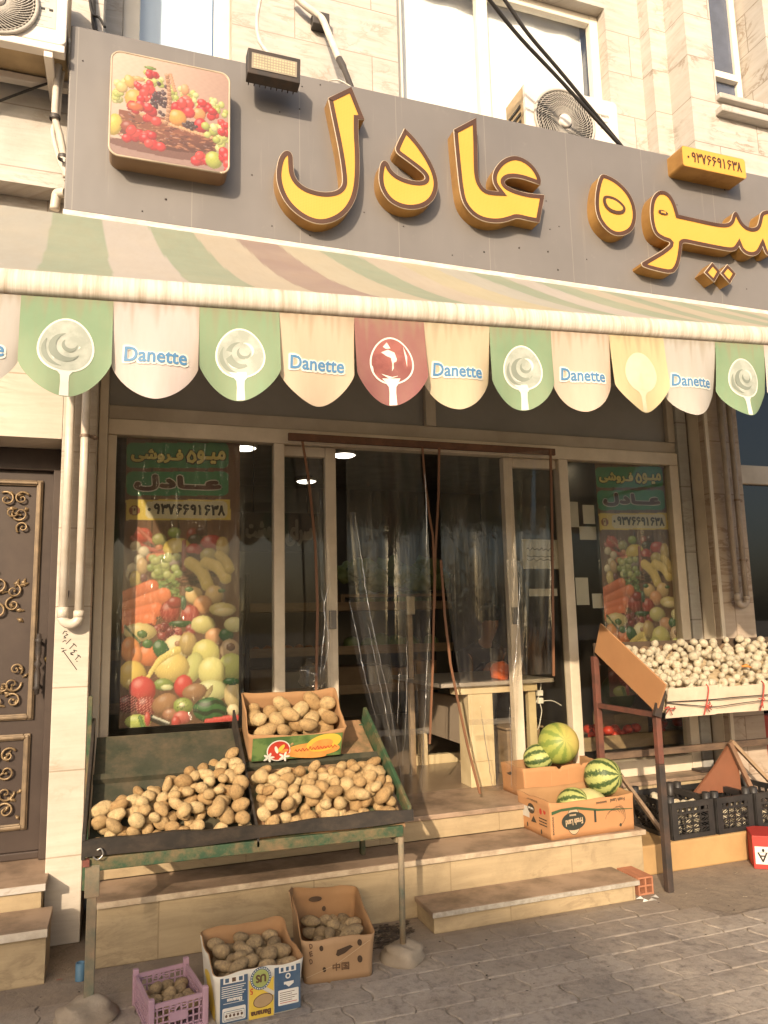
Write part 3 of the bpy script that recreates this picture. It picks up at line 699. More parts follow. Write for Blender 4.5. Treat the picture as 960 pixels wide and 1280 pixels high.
def letter(out, islands=(), bw=.028, name='letter'):
    A = sum(out[i][0]*out[(i+1) % len(out)][1]-out[(i+1) % len(out)][0]*out[i][1] for i in range(len(out)))
    if A < 0: out = out[::-1]
    b = MB()
    b.prism([(x, LY, z) for x, z in out], (0, FY-LY, 0), 1, 0)
    root = b.obj(name, [M['letter_side'], M['letter_border']], sg, fixn=True)
    f = MB(); inn = inset(out, bw); n_ = len(out); f.add([(x, LY-.0015, z) for x, z in inset(out, .002)], [tuple(range(n_))], 0)
    for i_ in range(n_):
        j_ = (i_+1) % n_; dd_ = LY-.003-.000012*i_
        f.add([(out[i_][0], dd_, out[i_][1]), (out[j_][0], dd_, out[j_][1]), (inn[j_][0], dd_, inn[j_][1]), (inn[i_][0], dd_, inn[i_][1])], [(0, 1, 2, 3)], 1)
    for isl in islands:
        f.add([(x, LY-.008, z) for x, z in isl], [tuple(range(len(isl)))], 1)
        ii = inset(isl, bw*.8); f.add([(x, LY-.010, z) for x, z in ii], [tuple(range(len(ii)))], 0)
    f.obj('face', [M['letter_face'], M['letter_border']], root, fixn=True)
    r = MB(); r.tube([(x, LY, z) for x, z in out+out[:1]], .0038, 5); r.obj('rim', M['letter_rim'], root)
S5 = 230/960
lam = [(335,138),(455,80),(523,250),(490,249),(490,330),(496,420),(497,520),(490,610),(470,680),(430,740),(370,780),(300,797),(230,780),(160,735),(110,680),(80,620),(65,560),(66,500),(82,440),(108,412),(134,414),(150,440),(150,490),(156,540),(180,578),(220,607),(280,626),(330,630),(375,622),(402,602),(412,570),(402,480),(383,370),(360,260)]
letter(trace(lam, 330, 90, S5, keep=(0, 1, 2, 3)))
dal = [(733,295),(770,330),(820,390),(870,470),(900,540),(908,600),(890,660),(850,700),(790,718),(730,715),(670,690),(630,650),(605,600),(598,550),(603,500),(613,470),(632,462),(650,480),(662,512),(700,545),(760,567),(815,573),(842,562),(838,538),(800,505),(740,460),(678,415),(700,360)]
letter(trace(dal, 330, 90, S5, keep=(0, 24)))
S6 = 180/960
ain = [(145,120),(293,42),(300,200),(302,380),(310,450),(330,495),(360,522),(400,530),(445,532),(420,500),(403,460),(405,410),(430,360),(475,315),(540,292),(600,305),(660,345),(700,395),(725,450),(720,488),(650,462),(600,446),(540,437),(497,445),(476,470),(500,498),(560,525),(640,545),(748,555),(715,738),(640,725),(568,706),(530,720),(470,738),(400,740),(330,725),(270,690),(225,640),(195,580),(178,480),(165,350),(150,200)]
letter(trace(ain, 540, 140, S6, keep=(0, 1, 8, 19, 28, 29)))
S7 = .25
he = [(125,192),(150,195),(200,220),(250,265),(285,320),(300,380),(298,430),(280,475),(240,498),(200,500),(160,480),(120,435),(100,385),(95,330),(100,270),(112,220)]
hole = [(160,298),(200,310),(240,345),(250,370),(235,390),(200,392),(160,375),(138,345),(132,315),(140,300)]
letter(trace(he, 720, 170, S7), [trace(hole, 720, 170, S7, LY-.005)])
miv = [(410,275),(440,275),(470,295),(495,340),(510,395),(600,415),(700,437),(752,441),(775,425),(783,390),(795,378),(808,390),(825,430),(850,455),(880,463),(905,455),(915,420),(920,390),(935,376),(962,372),(1010,395),(1035,450),(1025,540),(990,590),(955,600),(940,575),(932,550),(915,588),(885,602),(850,594),(825,572),(815,548),(800,572),(770,578),(700,565),(600,545),(530,530),(528,560),(520,620),(505,665),(480,690),(420,680),(330,655),(327,635),(370,610),(430,575),(480,535),(440,522),(400,500),(380,460),(370,400),(372,340),(385,300)]
eye = [(412,368),(440,372),(462,388),(455,396),(430,394),(410,382)]
letter(trace(miv, 720, 170, S7, keep=(4, 26, 31, 37, 43, 47)), [trace(eye, 720, 170, S7, LY-.005)])
letter(trace([(640,683),(680,633),(720,680),(690,732)], 720, 170, S7, it=0), bw=.022, name='letter_dot')
letter(trace([(721,686),(755,643),(798,690),(768,740)], 720, 170, S7, it=0), bw=.022, name='letter_dot')

# picture artwork helper: a fine mesh whose vertices carry printed colour
class Art:
    def __init__(s, P): s.x = P[:, 0]; s.y = P[:, 1]; s.c = np.zeros((len(P), 3))
    def fill(s, col): s.c[:] = lin(col)
    def blend(s, mask, col): s.c[mask] = lin(col)
    def rect(s, x0, y0, x1, y1, col, r=0):
        if r:
            qx = np.abs(s.x-(x0+x1)/2)-(x1-x0)/2+r; qy = np.abs(s.y-(y0+y1)/2)-(y1-y0)/2+r
            mk = np.hypot(np.maximum(qx, 0), np.maximum(qy, 0)) < r
        else: mk = (s.x > x0) & (s.x < x1) & (s.y > y0) & (s.y < y1)
        s.c[mk] = lin(col)
    def ell(s, cx, cy, rx, ry, col, rot=0.0, stripes=None, hi=.20, edge=.42, seeds=None):
        ca, sa = math.cos(rot), math.sin(rot)
        a = ((s.x-cx)*ca + (s.y-cy)*sa)/rx; b = (-(s.x-cx)*sa + (s.y-cy)*ca)/ry
        d = a*a+b*b; mk = d < 1
        if not mk.any(): return
        base = np.array(lin(col)); z = np.sqrt(np.maximum(0, 1-d[mk]))
        A = s.x[mk]-cx; B = s.y[mk]-cy
        ln = np.clip((-A/rx*.35 - B/ry*.5 + z*.8), 0, 1)
        tone = ((edge + (1.08-edge)*ln)*(1+.07*np.sin(A*2.1+3*np.sin(B*1.3+cx))*np.sin(B*1.7+cy)))[:, None]
        cc = base*tone
        if stripes is not None:
            ph = np.sin(b[mk]*stripes[0] + 1.2*np.sin(a[mk]*5)); cc = np.where((ph > .1)[:, None], np.array(lin(stripes[1]))*tone, cc)
        if seeds is not None:
            ph = np.sin(A*seeds[0])*np.sin(B*seeds[0]+A); cc = np.where((ph > .45)[:, None], np.array(lin(seeds[1]))*tone, cc)
        w = (np.clip((ln-.86)/.14, 0, 1)**2*hi)[:, None]
        s.c[mk] = cc*(1-w) + w
    def cap(s, x0, y0, x1, y1, r, col, bend=0.0, r1=None):
        """a curved sausage shape such as a banana or a carrot"""
        n = 14
        for k in range(n+1):
            t = k/n; xx = x0+(x1-x0)*t - (y1-y0)*bend*math.sin(PI*t); yy = y0+(y1-y0)*t + (x1-x0)*bend*math.sin(PI*t)
            rr = r if r1 is None else r+(r1-r)*t
            s.ell(xx, yy, rr, rr, col, hi=.12, edge=.6)
def art_mesh(name, fr, w, h, nx, ny, paint, mat, parent, wave=None, to_art=None):
    uu, vv = np.meshgrid(np.linspace(0, w, nx+1), np.linspace(0, h, ny+1))
    P = np.stack([uu.ravel(), vv.ravel()], 1)
    art = Art(to_art(P)); paint(art)
    V = []
    for a, b in P:
        V.append(fr.p(a, b, wave(a, b) if wave else 0))
    F = [(j*(nx+1)+i, j*(nx+1)+i+1, (j+1)*(nx+1)+i+1, (j+1)*(nx+1)+i) for j in range(ny) for i in range(nx)]
    mb = MB(); mb.add(V, F, 0, True)
    o = mb.obj(name, mat, parent)
    at = o.data.color_attributes.new('Col', 'FLOAT_COLOR', 'POINT')
    at.data.foreach_set('color', np.c_[art.c, np.ones(len(art.c))].astype(np.float32).ravel())
    return o

# fruit basket light box on the sign
PY = FY-.13
q = [U(*p, Y=PY) for p in ((138, 62), (286, 94), (287, 218), (138, 193))]
x0, x1 = (q[0][0]+q[3][0])/2, (q[1][0]+q[2][0])/2; z1 = (q[0][2]+q[1][2])/2; z0 = (q[2][2]+q[3][2])/2
fr = Fr((x0, PY, z0), (1, 0, 0), (0, 0, 1)); w, h = x1-x0, z1-z0
def rr_pts(x0, z0, x1, z1, r):
    pts = []
    for cx, cz, a0 in ((x1-r, z0+r, -PI/2), (x1-r, z1-r, 0), (x0+r, z1-r, PI/2), (x0+r, z0+r, PI)):
        pts += [(cx+r*math.cos(a0+k_*PI/12), cz+r*math.sin(a0+k_*PI/12)) for k_ in range(7)]
    return pts
b = MB(); b.prism([(x, PY, z) for x, z in rr_pts(x0, z0, x1, z1, .05)], (0, FY-PY, 0), 0)
pb = b.obj('picture_box', pmat('brown_box_side', (.26, .16, .09), (.2, .12, .07), 4, .45), sg, fixn=True)
r_ = MB(); pp = rr_pts(x0, z0, x1, z1, .05); r_.tube([(x, PY-.001, z) for x, z in pp+pp[:1]], .006, 6); r_.obj('rim', M['letter_rim'], pb)
def paint_basket(A):
    rg = random.Random(3)
    gx = np.clip(A.x/960, 0, 1)[:, None]; gy = np.clip(A.y/900, 0, 1)[:, None]
    A.c[:] = np.array(lin((232, 206, 186)))*(1-gx)+np.array(lin((176, 144, 130)))*gx; A.c[:] = A.c*(1-.25*gy)
    A.rect(60, 740, 920, 900, (158, 130, 120)); A.ell(480, 770, 400, 50, (110, 76, 66), hi=0, edge=1)
    A.ell(480, 640, 350, 125, (120, 66, 46), hi=.05); A.rect(150, 520, 820, 620, (128, 72, 50))
    for i in range(160):
        x = rg.uniform(150, 820); y = rg.uniform(540, 750); A.ell(x, y, rg.uniform(18, 34), 6, rg.choice([(150, 92, 62), (98, 52, 38), (172, 112, 76)]), rot=rg.uniform(-.4, .5), hi=.1)
    A.cap(250, 515, 460, 550, 12, (205, 160, 118)); A.cap(470, 560, 760, 605, 14, (214, 168, 124))
    def bunch(cx, cy, sx, sy, n, r, cols):
        for i in range(n):
            A.ell(cx+rg.gauss(0, sx), cy+rg.gauss(0, sy), r*rg.uniform(.8, 1.15), r*rg.uniform(.9, 1.3), rg.choice(cols), rot=rg.uniform(-.5, .5))
    G = [(196, 204, 120), (178, 190, 96), (212, 214, 150)]; Rd = [(206, 40, 46), (188, 28, 40), (222, 66, 62)]
    bunch(135, 400, 24, 50, 16, 24, G); A.ell(165, 345, 40, 45, (224, 196, 128))
    bunch(370, 240, 42, 24, 16, 20, G); bunch(350, 200, 30, 20, 6, 26, Rd); A.ell(345, 150, 40, 14, (120, 150, 70)); A.ell(270, 255, 45, 20, (230, 170, 110))
    A.ell(215, 290, 34, 55, (230, 178, 96), rot=-.3); A.ell(250, 420, 66, 78, (236, 170, 84))
    bunch(345, 325, 40, 28, 12, 28, Rd); bunch(410, 390, 36, 62, 46, 14, [(52, 34, 44), (70, 46, 56), (36, 24, 34)])
    bunch(340, 465, 34, 40, 11, 34, Rd); A.ell(255, 475, 50, 32, (226, 110, 60))
    bunch(540, 300, 40, 40, 14, 22, G); A.ell(578, 265, 30, 46, (236, 168, 120)); bunch(640, 320, 30, 30, 10, 20, G); bunch(760, 370, 50, 36, 26, 22, G)
    A.ell(590, 360, 44, 52, (226, 110, 92)); bunch(560, 405, 40, 30, 8, 38, Rd); bunch(720, 420, 40, 30, 9, 32, Rd); A.ell(675, 440, 48, 50, (236, 158, 96))
    A.ell(610, 440, 40, 44, (216, 50, 60)); A.ell(690, 525, 46, 58, (196, 30, 46)); A.ell(530, 500, 62, 64, (238, 166, 78)); bunch(610, 540, 18, 16, 16, 13, [(62, 40, 44), (44, 28, 32)])
    bunch(810, 560, 46, 55, 24, 28, G); bunch(850, 500, 14, 40, 6, 26, Rd)
    for t in range(24):
        u = t/23; A.ell(455+22*math.sin(u*PI*1.0), 560-380*u, 15, 13, (206, 160, 122) if t % 2 else (176, 124, 90))
    A.cap(480, 170, 510, 290, 12, (196, 148, 110))
    A.ell(125, 640, 48, 85, (222, 196, 92), rot=.15); A.ell(215, 640, 52, 45, (150, 70, 50)); bunch(260, 705, 22, 18, 5, 34, Rd); A.ell(205, 730, 32, 32, (206, 40, 46))
    bunch(350, 710, 28, 28, 7, 36, Rd); A.ell(425, 750, 34, 36, (212, 48, 50)); bunch(700, 790, 28, 18, 6, 36, Rd); A.ell(780, 780, 58, 68, (180, 190, 84)); bunch(860, 790, 20, 40, 6, 34, Rd)
    A.c[:] = A.c*.86 + np.array(lin((200, 166, 150)))*.14  # pale haze mixed evenly into the print colours
    A.c[:] *= .68*(1+.03*np.sin(A.x*.11+2*np.sin(A.y*.05))*np.sin(A.y*.13))[:, None]
mart = attr_mat('printed_picture', .22, .6)
def to_b(P): return np.stack([95 + P[:, 0]/w*790, 870 - P[:, 1]/h*800], 1)
def paint_b2(A): paint_basket(A)
rad = .045
o = art_mesh('picture', fr, w, h, 150, 140, paint_b2, mart, pb, None, to_b)
# keep the picture inside the rounded outline
bm = bmesh.new(); bm.from_mesh(o.data)
def outside(vx, vz):
    ax = max(abs(vx-(x0+x1)/2)-(w/2-.05-.0), 0); az = max(abs(vz-(z0+z1)/2)-(h/2-.05), 0)
    return math.hypot(ax, az) > .05
bmesh.ops.delete(bm, geom=[v for v in bm.verts if outside(v.co.x, v.co.z)], context='VERTS'); bm.to_mesh(o.data); bm.free()
o.location.y -= .003
# phone number box
BY = FY-.15
q = [U(*p, Y=BY) for p in ((852, 181), (931, 200), (933, 224), (853, 207))]
x0, x1 = (q[0][0]+q[3][0])/2, (q[1][0]+q[2][0])/2; z1 = (q[0][2]+q[1][2])/2; z0 = (q[2][2]+q[3][2])/2
b = MB(); b.prism([(x, BY, z) for x, z in rr_pts(x0, z0, x1, z1, .022)], (0, FY-BY, 0), 0)
ph = b.obj('phone_box', M['letter_side'], sg, fixn=True)
b = MB(); b.add([(x, BY-.002, z) for x, z in rr_pts(x0+.003, z0+.003, x1-.003, z1-.003, .02)], [tuple(range(28))]); b.obj('face', M['letter_face'], ph, fixn=True)
b = MB(); fr = Fr((x0, BY-.003, z0), (1, 0, 0), (0, 0, 1)); put_digits(b, fr, PHONE, ((x1-x0)/2, (z1-z0)*.52, (x1-x0)*.88, (z1-z0)*.44), .0115); b.obj('lettering', M['letter_border'], ph)

# floodlight on the sign's top edge
q0, q1, q2, q3 = [U(*p, Y=3.86) for p in ((311, 62), (376, 77), (374, 103), (308, 91))]
fl = thing('floodlight', 'dark LED floodlight on the top edge of the sign beside the basket picture', 'floodlight', (q0[0]+.15, 3.95, q2[2]))
xa, xb, za, zb = (q0[0]+q3[0])/2, (q1[0]+q2[0])/2, (q2[2]+q3[2])/2, (q0[2]+q1[2])/2
tl = .06
b = MB(); b.hexa([(xa, 3.86+tl*.0, za), (xb, 3.86, za), (xb, 3.93, za-.01), (xa, 3.93, za-.01), (xa, 3.86-tl*.3, zb), (xb, 3.86-tl*.3, zb), (xb, 3.93, zb+.01), (xa, 3.93, zb+.01)])
for k_ in range(9): 
    x = xa+.02+(xb-xa-.04)*k_/8; b.box(x-.003, x+.003, 3.931, 3.965, za+.0, zb-.0)
fb = b.obj('housing', M['iron_dark'], fl, bevel=.006)
b = MB(); dz = (zb-za); n = 16
fy = lambda t: 3.86-tl*.3*t-.004
def lq(u0, u1, t0, t1, m, off=0): b.add([(xa+(xb-xa)*u0, fy(t0)-off, za+dz*t0), (xa+(xb-xa)*u1, fy(t0)-off, za+dz*t0), (xa+(xb-xa)*u1, fy(t1)-off, za+dz*t1), (xa+(xb-xa)*u0, fy(t1)-off, za+dz*t1)], [(0, 1, 2, 3)], m)
lq(.07, .93, .2, .82, 0)
for i in range(15):
    for j in range(5):
        u = .10+.80*(i+.5)/15; t = .24+.54*(j+.5)/5; lq(u-.018, u+.018, t-.035, t+.035, 1, .002)
b.obj('led_panel', [pmat('led_board', (.38, .32, .24), rough=.3), pmat('led_chip', (.62, .55, .36), rough=.25)], fb)
b = MB(); b.tube([(xa+.03, 3.93, (za+zb)/2), (xa+.03, 4.08, zf1+.02), (xb-.03, 4.08, zf1+.02), (xb-.03, 3.93, (za+zb)/2)], .009, 6); b.obj('bracket', M['iron_dark'], fl)

# ------------------------------------------------------------------ awning
aw = thing('awning', 'striped green cream and red awning with a scalloped valance over the shop', 'awning', (1.5, 3.2, 2.6))
YB, X0A, STEP, K0 = 2.40, -.86, .2635, -.315
XE = 5.2
barz = lambda x: 2.622 + .0475*x
COLS = {-2: (.62, .50, .33), -1: (.52, .50, .44), 0: 'g', 1: (.66, .58, .53), 2: 'g', 3: (.68, .55, .39), 4: 'r', 5: (.66, .56, .37), 6: 'g', 7: (.68, .55, .42), 8: (.66, .56, .31), 9: (.56, .54, .47), 10: 'g', 11: (.66, .58, .53), 12: 'g'}
GREEN, RED = (.24, .375, .215), (.31, .125, .115)
def kcol(kk):
    c = COLS.get(kk, (.64, .52, .36) if kk % 2 else 'g')
    return GREEN if c == 'g' else RED if c == 'r' else c
def cloth(name, dirt_amt):
    k = NT(name); c = k.n('Attribute', attribute_name='Col').outputs[0]
    v = k.coord('Object', (13, 3, 2.2))
    d = k.ramp(k.noise(v, 1.6, 8, .68), .42, .78)
    c = k.mix(k.math('MULTIPLY', d, dirt_amt), c, (.30, .20, .10))
    d2 = k.ramp(k.noise(k.coord('Object'), 3.2, 5, .6), .4, .75)
    c = k.mix(k.math('MULTIPLY', d2, .16), c, (.62, .52, .36))
    k.set(col=c, rough=.62, spec=.3, normal=k.bump(k.noise(k.coord('Object', (5, 1, 2)), 1.2, 3), .25, .02))
    # thin coated cloth lets some sun through
    tl_ = k.n('BsdfTranslucent', {0: c}); ms = k.n('MixShader', {0: .22, 1: k.b.outputs[0], 2: tl_.outputs[0]})
    k.t.links.new(ms.outputs[0], k.out.inputs[0])
    return k.m
M['awn_top'] = cloth('awning_cloth', .16); M['awn_val'] = cloth('valance_cloth', .20)
def add_cols(o, cols):
    at = o.data.color_attributes.new('Col', 'FLOAT_COLOR', 'POINT')
    at.data.foreach_set('color', np.c_[np.array(cols), np.ones(len(cols))].astype(np.float32).ravel())
nx, ny = 600, 14
V = []; C_ = []
for j in range(ny+1):
    t = j/ny
    for i in range(nx+1):
        xx = X0A + (XE-X0A)*i/nx
        y = 4.03 + (YB+.05-4.03)*t; z = 3.765 + (barz(xx)+.085-3.765)*t - .07*math.sin(PI*t) + .008*math.sin(7*xx)*math.sin(PI*t)
        V.append((xx, y, z))
        xv = K0 + (xx - (-.40))/.905 if t == 0 else None
        sk = -.40 + (xx - K0)*1.0
        top_k = (xx+.40)/(STEP*.905); bot_k = (xx-K0)/STEP
        kk = math.floor(top_k*(1-t)**1.5 + bot_k*(1-(1-t)**1.5))
        cc = np.array(kcol(kk)); C_.append((cc*.45 + np.array((.46, .43, .37))*.55)*.82)
F = [(j*(nx+1)+i, j*(nx+1)+i+1, (j+1)*(nx+1)+i+1, (j+1)*(nx+1)+i) for j in range(ny) for i in range(nx)]
mb = MB(); mb.add(V, F, 0, True); o = mb.obj('canopy_cloth', M['awn_top'], aw); add_cols(o, C_)
k = NT('front_bar_cloth'); c = k.mix(k.ramp(k.noise(k.coord('Object', (30, 2, 1.5)), 1.6, 8, .7), .42, .72), (.62, .56, .48), (.36, .28, .19)); k.set(col=c, rough=.6); M['bar'] = k.m
b = MB()
prof = [(0, 0), (-.012, .0), (-.022, .012), (-.026, .035), (-.022, .060), (-.008, .078), (.015, .086), (.05, .088), (.06, .07), (.06, .0)]
nn = 40; vs = []
for i in range(nn+1):
    xx = X0A + (XE-X0A)*i/nn
    for dy, dz in prof: vs.append((xx, YB+dy, barz(xx)+dz))
np_ = len(prof)
fs = [(i*np_+j, i*np_+(j+1) % np_, (i+1)*np_+(j+1) % np_, (i+1)*np_+j) for i in range(nn) for j in range(np_)]
b.add(vs, fs, 0, True); b.f.append(list(range(np_))); b.mi.append(0); b.sm.append(False); b.f.append(list(range(nn*np_+np_-1, nn*np_-1, -1))); b.mi.append(0); b.sm.append(False)
b.obj('front_bar', M['bar'], aw, fixn=True)
M['awn_metal'] = pmat('awning_metal', (.55, .50, .44), rough=.45)
b = MB(); b.tube([(X0A, 4.08, 3.70), (XE, 4.08, 3.70)], .03, 12); b.obj('roller_tube', M['awn_metal'], aw)
b = MB(); b.prism([U(x, y, Y=3.99) for x, y in ((803, 374), (822, 377), (838, 380), (846, 385), (820, 382), (806, 379))], (0, .004, 0)); b.obj('cloth_tear', pmat('torn_red_lining', (.16, .04, .03), rough=.8), aw, fixn=True)
for xa in (-.6, 4.9):
    b = MB(); b.bar((xa, 3.98, 3.62), (xa+.5, 3.2, 2.98), .04, .03); b.bar((xa+.5, 3.2, 2.98), (xa, YB+.06, barz(xa)+.03), .04, .03); b.obj('folding_arm', M['awn_metal'], aw)
M['spoon_line'] = pmat('printed_white', (.72, .70, .62), rough=.55)
M['spoon_fill'] = pmat('printed_cream', (.31, .33, .275), (.40, .41, .35), 18, .55, lo=.42, hi=.6)
M['spoon_shade'] = pmat('printed_grey_green', (.24, .265, .215), rough=.55)
M['spoon_red'] = pmat('printed_chocolate', (.30, .10, .08), (.20, .06, .05), 14, .5, lo=.4, hi=.6)
M['spoon_faint'] = pmat('printed_pale', (.66, .58, .40), rough=.55)
M['blue_print'] = pmat('printed_blue', (.07, .19, .34), (.09, .22, .38), 8, .55)
for kk in range(-2, 21):
    xa = K0+STEP*kk; xb = xa+STEP
    if kk == -2: xa = X0A
    if kk*STEP+K0 > XE-.1: break
    zt = lambda x: barz(x)-.002
    sdz, tip = .208, .322
    rgv = random.Random(kk+50)
    ph, swing = rgv.uniform(0, 6), rgv.uniform(-.022, .022)
    def vp(u, t, d=0.0):
        # u across 0..1, t 0 at the bar .. 1 at the scalloped edge
        bot = sdz + (tip-sdz)*(max(0, 1-abs(2*u-1)**1.75))**.8
        x = xa+(xb-xa)*u
        dz = bot*t
        y = YB - .006 + swing*t + .016*math.sin(2*PI*u*1.0+ph)*t*t - .012*t*t*math.sin(PI*u) - d
        return (x, y, zt(x)-dz)
    mb = MB(); mb.grid(lambda u, v: vp(u, 1-v), 64, 22)
    o = mb.obj('valance_panel', M['awn_val'], aw)
    base = np.array(kcol(kk))*np.array((.90, .87, .90)); cols = []
    for vtx in mb.v:
        dz = zt(vtx[0])-vtx[2]; xq = vtx[0]
        # rain has washed soot off the bar in runs of different length
        run = .5+.5*math.sin(xq*71+2.1*math.sin(xq*23)+kk); run2 = .5+.5*math.sin(xq*193+1.7*math.sin(xq*57))
        L = .020+.10*(.6*run+.4*run2)**2.2; d_ = max(0, 1-dz/L)*(.35+.45*run2)*.75
        cols.append(base*(1-d_)+np.array((.30, .235, .15))*d_)
    add_cols(o, cols)
    # the print: a spoon on green and red, the name on the pale panels
    cx = (xa+xb)/2; cf = COLS.get(kk, 'p' if kk % 2 else 'g')
    def at(a, bq, d):   # a metres right of centre, bq metres below the bar
        u = min(1, max(0, (cx+a-xa)/(xb-xa))); bot = sdz + (tip-sdz)*(max(0, 1-abs(2*u-1)**1.75))**.8
        return vp(u, min(1.0, bq/bot), d)
    class VF(Fr):
        def __init__(s): pass
        def p(s, a, b_, d=0): return at(a, -b_, .0015+d)
    vf = VF()
    if cf == 'g' or cf == 'r' or kk == 8:
        t = MB()
        def egg(rx, ry, cy, m, off, n=36): 
            pts = []
            for q_ in range(n):
                an = 2*PI*q_/n; rxx = rx*(1-.14*math.sin(an)); pts.append((rxx*math.cos(an), -cy+ry*math.sin(an)*(1.0)))
            t.add([vf.p(a, b_, off) for a, b_ in pts] + [vf.p(0, -cy, off)], [(q_, (q_+1) % n, n) for q_ in range(n)], m)
        def neck(m, off, wd):
            rows = [(.040, .222), (.024, .238), (.013, .252), (.0115, .275), (.0125, .300), (.013, .3195)]
            vs = []
            for hw, dd in rows: vs += [vf.p(-hw*wd, -dd, off), vf.p(hw*wd, -dd, off)]
            t.add(vs, [(2*i, 2*i+1, 2*i+3, 2*i+2) for i in range(len(rows)-1)], m)
        if kk == 8:
            egg(.077, .085, .155, 0, 0); neck(0, 0, 1); t.obj('spoon_print', [M['spoon_faint']], o)
        else:
            egg(.080, .088, .156, 0, 0); neck(0, .0002, 1)
            egg(.074, .082, .156, 1 if cf == 'g' else 2, .0006)
            if cf == 'g':
                # swirl of cream: tapered crescents
                for (cxs, cys, rs, a0, a1, wd, m_) in ((.004, -.160, .042, 1.7, 5.6, .011, 3), (.012, -.152, .020, 2.4, 6.2, .006, 3), (-.004, -.166, .058, 2.6, 4.6, .007, 3), (.010, -.150, .030, -.6, 1.6, .005, 0), (-.012, -.176, .030, 3.6, 5.2, .004, 0)):
                    n_ = 18; vs = []
                    for q_ in range(n_+1):
                        an = a0+(a1-a0)*q_/n_; hw = wd*math.sin(PI*q_/n_)+.0004
                        vs += [vf.p(cxs+(rs-hw)*math.cos(an), cys+(rs-hw)*math.sin(an), .0011+.0002*m_), vf.p(cxs+(rs+hw)*math.cos(an), cys+(rs+hw)*math.sin(an), .0011+.0002*m_)]
                    t.add(vs, [(2*q_, 2*q_+1, 2*q_+3, 2*q_+2) for q_ in range(n_)], m_)
            else:
                for pts in ([(-.055, -.135), (-.035, -.105), (-.012, -.095), (.012, -.105), (.02, -.13), (.012, -.155), (.0, -.175), (.003, -.15), (-.002, -.125), (-.02, -.118), (-.04, -.13)], [(-.03, -.085), (-.015, -.068), (-.002, -.09), (-.02, -.092)], [(-.04, -.185), (-.01, -.203), (.03, -.19), (.0, -.196)], [(.045, -.08), (.058, -.12), (.055, -.16), (.05, -.12)]):
                    t.add([vf.p(a, b_-.02, .0012) for a, b_ in pts], [tuple(range(len(pts)))], 0)
            t.obj('spoon_print', [M['spoon_line'], M['spoon_fill'], M['spoon_red'], M['spoon_shade']], o)
    else:
        t = MB()
        put_text(t, vf, 'Danette', (0.0, -.175, .192, .051), 0, .006, .0, -.035, 12)
        put_text(t, vf, 'Danette', (0.0, -.175, .188, .046), 1, .0016, .0022, -.035, 8)
        t.obj('lettering', [M['spoon_line'], M['blue_print']], o)
# ------------------------------------------------------------------ air conditioners
def ac_unit(label, x0, x1, yf, z0, z1, fc, fr_, side='l', mark=True):
    root = thing('air_conditioner', label, 'air conditioner', ((x0+x1)/2, yf+.15, z0), 'outdoor air conditioner units')
    b = MB()
    # casing with a round opening
    n = 48; outer = []; inner = []
    b.box(x0, x1, yf+.02, yf+.30, z0, z1)
    body = b.obj('casing', M['ac_tan'], root, bevel=.012)
    b = MB(); b.prism([(x, yf, z) for x, z in rr_pts(x0-.004, z0-.004, x1+.004, z1+.004, .035)], (0, .035, 0)); b.obj('front_cover', M['ac_white'], root, fixn=True, bevel=.006)
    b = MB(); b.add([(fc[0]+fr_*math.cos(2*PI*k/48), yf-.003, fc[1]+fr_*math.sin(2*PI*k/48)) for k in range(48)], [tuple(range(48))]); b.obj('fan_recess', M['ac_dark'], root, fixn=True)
    b = MB()
    for k in range(52):
        a0 = 2*PI*k/52; pts = []
        for t in range(9):
            s = t/8; r = fr_*(.24+.76*s); a = a0+1.0*s
            pts.append((fc[0]+r*math.cos(a), yf-.012-.012*math.sin(PI*s), fc[1]+r*math.sin(a)))
        b.tube(pts, .0032, 4, caps=False)
    for r in (.45, .62, .78, .90, 1.0):
        b.tube([(fc[0]+fr_*r*math.cos(2*PI*k/40), yf-.014, fc[1]+fr_*r*math.sin(2*PI*k/40)) for k in range(41)], .0035 if r < 1 else .011, 5, caps=False)
    g = b.obj('fan_guard', M['ac_guard'], root)
    b = MB(); b.lathe([(0, -.034), (fr_*.16, -.032), (fr_*.21, -.024), (fr_*.215, 0)], (fc[0], yf, fc[1]), 28, axis='y'); b.obj('fan_hub', M['ac_white'], g)
    b = MB()
    for i in range(6): b.box(x0-.008, x0-.004, yf+.07, yf+.25, z0+.10+.06*i, z0+.125+.06*i)
    b.obj('side_louvre', M['ac_dark'], root)
    return root
yf = 4.34
x0, x1 = U(657, 120, Y=yf)[0], U(772, 150, Y=yf)[0]; z1 = (U(657, 104, Y=yf)[2]+U(770, 127, Y=yf)[2])/2
fc = U(705, 153, Y=yf); rr = (U(741, 150, Y=yf)[0]-U(669, 150, Y=yf)[0])/2
ac = ac_unit('white outdoor air conditioner with a spiral fan guard half hidden behind the sign top', x0, x1, yf, z1-.56, z1, (fc[0], fc[2]), rr)
b = MB(); fr = Fr((x0, yf-.001, z1-.56), (1, 0, 0), (0, 0, 1)); wA = x1-x0
put_text(b, fr, 'Stream', (wA*.82, .43, .12, .028), 0, .001, .001)
for i, ww in enumerate((.10, .09, .05)): put_rect(b, fr, wA*.82-ww/2, .375-.03*i, wA*.82+ww/2, .379-.03*i)
b.obj('lettering', pmat('grey_print', (.32, .29, .26), rough=.6), ac)
b = MB(); b.bar((x0+.1, yf+.05, z1-.58), (x0+.1, 4.69, z1-.58), .04, .03); b.bar((x1-.1, yf+.05, z1-.58), (x1-.1, 4.69, z1-.58), .04, .03); b.obj('bracket', M['ac_white'], ac)
yf = 3.98
x1 = U(82, 40, Y=yf)[0]; z0 = U(60, 52, Y=yf)[2]; fc = U(-4, 0, Y=yf); rr = U(48, 0, Y=yf)[0]-fc[0]
x0 = x1-.86
